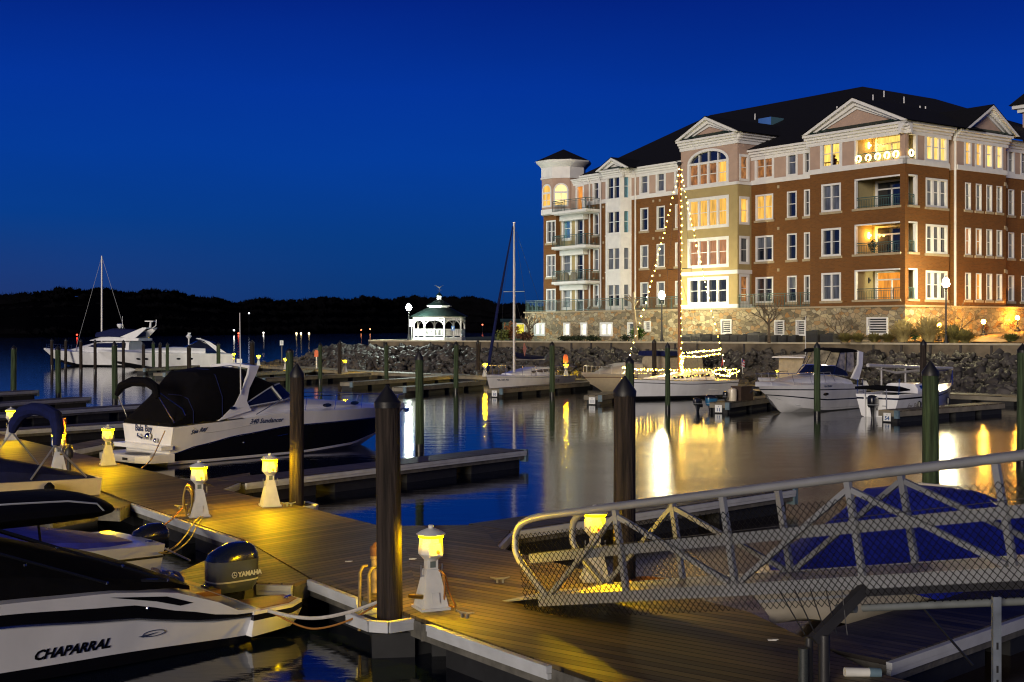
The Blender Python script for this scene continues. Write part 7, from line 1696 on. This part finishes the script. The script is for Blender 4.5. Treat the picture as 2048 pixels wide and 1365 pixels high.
# blue canopied boat at left edge
B_ = boat('covered_boat','cream hulled boat with navy cover and folded navy bimini at the left edge','motor boat',-9.05,27.2,h)
lv = [[(0,.84),(.5,.92),(1,1.1)],[(0,.0),(.6,.04),(1,.5)]]
H = Hull(5.6,1.1,lv,[(0,-.3),(1,.4)],.5,.94,.16); H.build(B_,[M_gelc],[0],camber=.02)
part('boat_cover', M_cann, B_, lambda m: dome(m,[.12,.6,1.3,2.2,3.2,4.4],lambda x: (it([(.12,.98),(2.2,1.04),(4.4,.6)],x),it([(.12,.83),(4.4,1.0)],x),it([(.12,.5),(1.3,.75),(4.4,.4)],x),it([(.12,.90),(.8,1.05),(1.6,1.28),(2.4,1.42),(3.2,1.4),(4.4,1.1)],x))))
part('folded_bimini', M_cann, B_, lambda m: m.tube([(.95,1.0,1.55),(.9,.95,1.85),(.85,.72,2.12),(.85,.2,2.22),(.85,-.3,2.22),(.9,-.75,2.12),(.98,-.98,1.85),(1.0,-1.02,1.7)],[.07,.12,.14,.13,.13,.14,.12,.07],9))
tubes('bimini_pole', M_galv, B_, [[(.95,1.0,1.6),(1.5,1.05,.92)],[(.98,1.0,1.55),(.35,1.05,.88)],[(1.0,-1.0,1.72),(1.55,-1.05,1.0)],[(1.0,-1.0,1.7),(.4,-1.02,.95)]], .02)
part('fender', M_canb, B_, lambda m: m.lathe([(.03,.32),(.10,.38),(.10,.78),(.03,.85)],tuple(H.pt(.21,0,1)+V((0,.1,0)))[:2]+(0.,),10))
# blue covered boat behind the gangway
h = (-.7,-.714); B_ = boat('covered_boat','boat wrapped in a bright blue cover seen through the gangway mesh','motor boat',6.9,19.35,h)
lv = [[(0,.80),(.5,.80),(1,.86)],[(0,.62),(1,.68)],[(0,.58),(1,.64)],[(0,.0),(.6,.05),(1,.45)]]
H = Hull(5.5,1.12,lv,[(0,-.3),(1,.35)],.45,.94,.14,2.2); H.build(B_,[M_gelc,M_vinyl],[0,1,0],camber=.06)
def cov(x):
    return it([(-.15,1.1),(3.5,1.1),(4.3,.8),(4.9,.35)],x)+.02, it([(-.15,.15),(2.6,.22),(3.5,.52),(4.3,.76),(4.9,.87)],x), it([(-.15,.85),(2,.72),(3.6,.55),(4.9,.1)],x), it([(-.15,1.15),(.6,1.45),(1.2,1.62),(2.3,1.66),(3.2,1.38),(4.2,1.08),(4.9,.93)],x)
part('boat_cover', M_canbl, B_, lambda m: dome(m,[-.15,.1,.6,1.2,1.7,2.3,2.8,3.2,3.7,4.2,4.6,4.9],cov))
part('cover_seam', M_gelc, B_, lambda m: m.tube([(1.0,.78,1.42),(1.2,.3,1.635),(1.2,-.3,1.635)],.02,5))
for x_ in (.9,2.0,3.0): part('cover_strap', M_cann, B_, lambda m: m.tube([(x_,sd_*cov(x_)[k_]+sd_*.008,cov(x_)[k_+1]-dz_) for sd_,k_,dz_ in ((-1,0,0),(-1,2,.14),(1,2,.14),(1,0,0))][:2],.012,5))
part('bow_stripe', mat('stripe_yellow',(.45,.33,.05),.4), B_, lambda m: [m.tube([H.pt(t,0,sd)+V((0,0,.03)) for t in (.86,.9,.94,.97,1)],.02,5) for sd in (1,-1)])
part('drain_puddle', M_clear, B_, lambda m: m.lathe([(.16,.0),(.1,.012)],(2.9,.72,1.12),10)) if False else None

# lit wreaths on the top balcony
E_wre = emit('wreath_glow', (1,.72,.22), 9)
for i, px in enumerate((1717,1736.5,1755.5,1774,1792)):
    x = XA(px,-.05); lab = ('leftmost lit wreath on the top corner balcony','second lit wreath from the left on the top balcony','middle lit wreath on the top balcony','fourth lit wreath from the left on the top balcony','lit wreath nearest the corner column on the top balcony')[i]
    c = bw(x,-.06,15.55); t = thing('wreath', lab, 'wreath', tuple(c), BA, 'lit wreaths on the top balcony railing')
    part('ring', E_wre, t, lambda m: m.tube([(.2*math.cos(a),0,.2*math.sin(a)) for a in [2*math.pi*k/14 for k in range(14)]],.06,6,closed=True))
    part('bow', M_red, t, lambda m: m.box((-.06,-.08,-.24),(.06,-.065,-.14)))
c = bw(.06,YB(1821.5),15.6); t = thing('wreath','lit wreath round the corner on the right face of the top balcony','wreath',tuple(c),BA,'lit wreaths on the top balcony railing')
part('ring', E_wre, t, lambda m: m.tube([(0,.2*math.cos(a),.2*math.sin(a)) for a in [2*math.pi*k/14 for k in range(14)]],.06,6,closed=True))

# ---------------------------------------------------------------- things on the balconies and in the lit window
x_ = XA(1173,-.2); c = bw(XA(1172,.4)-.25,.4,FLR[3]-.5); t = thing('planter','tall white planter at the right end of the turret balcony','planter',tuple(c))
part('pot', M_gel, t, lambda m: m.lathe([(.16,0),(.2,.3),(.24,.75),(.25,.95),(.2,.96)], n=14))
for px, lab in ((1131,'covered garden furniture at the left of the second balcony from the bottom'),(1148,'covered garden furniture at the right of the second balcony from the bottom')):
    c = bw(XA(px,.6),.6,FLR[1]-.5); t = thing('covered_furniture', lab, 'garden furniture', tuple(c), BA, 'covered furniture on the balcony')
    part('cover', M_tancan, t, lambda m: m.loft([[(.34*k*math.cos(a),.3*k*math.sin(a),z) for a in [2*math.pi*i/12 for i in range(12)]] for z,k in ((0,1.05),(.5,1.0),(.78,.85),(.85,.4))], closed=True, caps=True))
c = bw(l0+.75,1.0,FLR[1]+.05); t = thing('potted_plant','potted plant beside the glowing wall lamp on the corner porch','plant',tuple(c))
part('pot', mat('terracotta',(.2,.08,.03),.8), t, lambda m: m.lathe([(.16,0),(.22,.4),(.2,.42)], n=12))
part('foliage', L_dark, t, lambda m: leafball(m,(0,0,.95),.38,.55,160,.14))
c = bw(XA(1669,1.0),1.0,14.95); t = thing('person','person in a purple top sitting at a table behind the lit top window','person',tuple(c),BA)
def skin(name, V_, E_, R_, mt):
    me = bpy.data.meshes.new(name); me.from_pydata(V_, E_, []); me.materials.append(mt); o = bpy.data.objects.new(name, me); col.objects.link(o); o.parent = t
    o.modifiers.new('skin','SKIN'); sv = me.skin_vertices[0].data
    for i, q in enumerate(R_): sv[i].radius = (q,q)
    sv[0].use_root = True
    u = o.modifiers.new('smooth','SUBSURF'); u.levels = 1; u.render_levels = 2
    return o
M_skin = mat('skin', (.42,.25,.17), .6, var=.05); M_purp = mat('purple_cloth', (.10,.02,.16), .8); M_hair = mat('hair_fair', (.22,.12,.04), .7)
VV = [(0,0,.48),(0,.0,.70),(0,-.02,.92),(0,-.03,1.03),(0,-.05,1.14),(0,-.06,1.23),(-.16,-.02,.94),(-.21,-.1,.74),(-.14,-.3,.74),(-.10,-.38,.75),(.16,-.02,.94),(.21,-.1,.74),(.14,-.3,.74),(.10,-.38,.75),(-.1,-.02,.46),(-.12,-.40,.46),(-.12,-.42,.06),(.1,-.02,.46),(.12,-.40,.46),(.12,-.42,.06)]
EE = [(0,1),(1,2),(2,3),(3,4),(4,5),(2,6),(6,7),(7,8),(8,9),(2,10),(10,11),(11,12),(12,13),(0,14),(14,15),(15,16),(0,17),(17,18),(18,19)]
skin('body', VV, EE, [.14,.13,.14,.05,.085,.07,.06,.048,.038,.035,.06,.048,.038,.035,.09,.075,.05,.09,.075,.05], M_skin)
part('top', M_purp, t, lambda m: m.loft([[(w_*math.cos(a),.8*w_*math.sin(a)-.01,z) for a in [2*math.pi*i/14 for i in range(14)]] for z,w_ in ((.44,.20),(.6,.185),(.8,.20),(.94,.215),(1.0,.13),(1.04,.065))], closed=True))
part('sleeve', M_purp, t, lambda m: m.tube([(-.17,-.02,.95),(-.22,-.1,.74),(-.15,-.28,.74)],[.085,.07,.055],8)); part('sleeve', M_purp, t, lambda m: m.tube([(.17,-.02,.95),(.22,-.1,.74),(.15,-.28,.74)],[.085,.07,.055],8))
part('hair', M_hair, t, lambda m: m.ball((0,-.02,1.20),.115,10,7,(1,1,1.05)))
c = bw(XA(1665,.55),.55,14.95); t = thing('dining_table','small table in front of the person behind the lit top window','table',tuple(c),BA)
part('tabletop', M_teak, t, lambda m: m.box((-.7,-.28,.69),(.5,.12,.72)))
for x_, y_ in ((-.65,-.24),(.45,-.24),(-.65,.08),(.45,.08)): part('leg', M_teak, t, lambda m: m.box((x_-.025,y_-.025,0),(x_+.025,y_+.025,.69)))
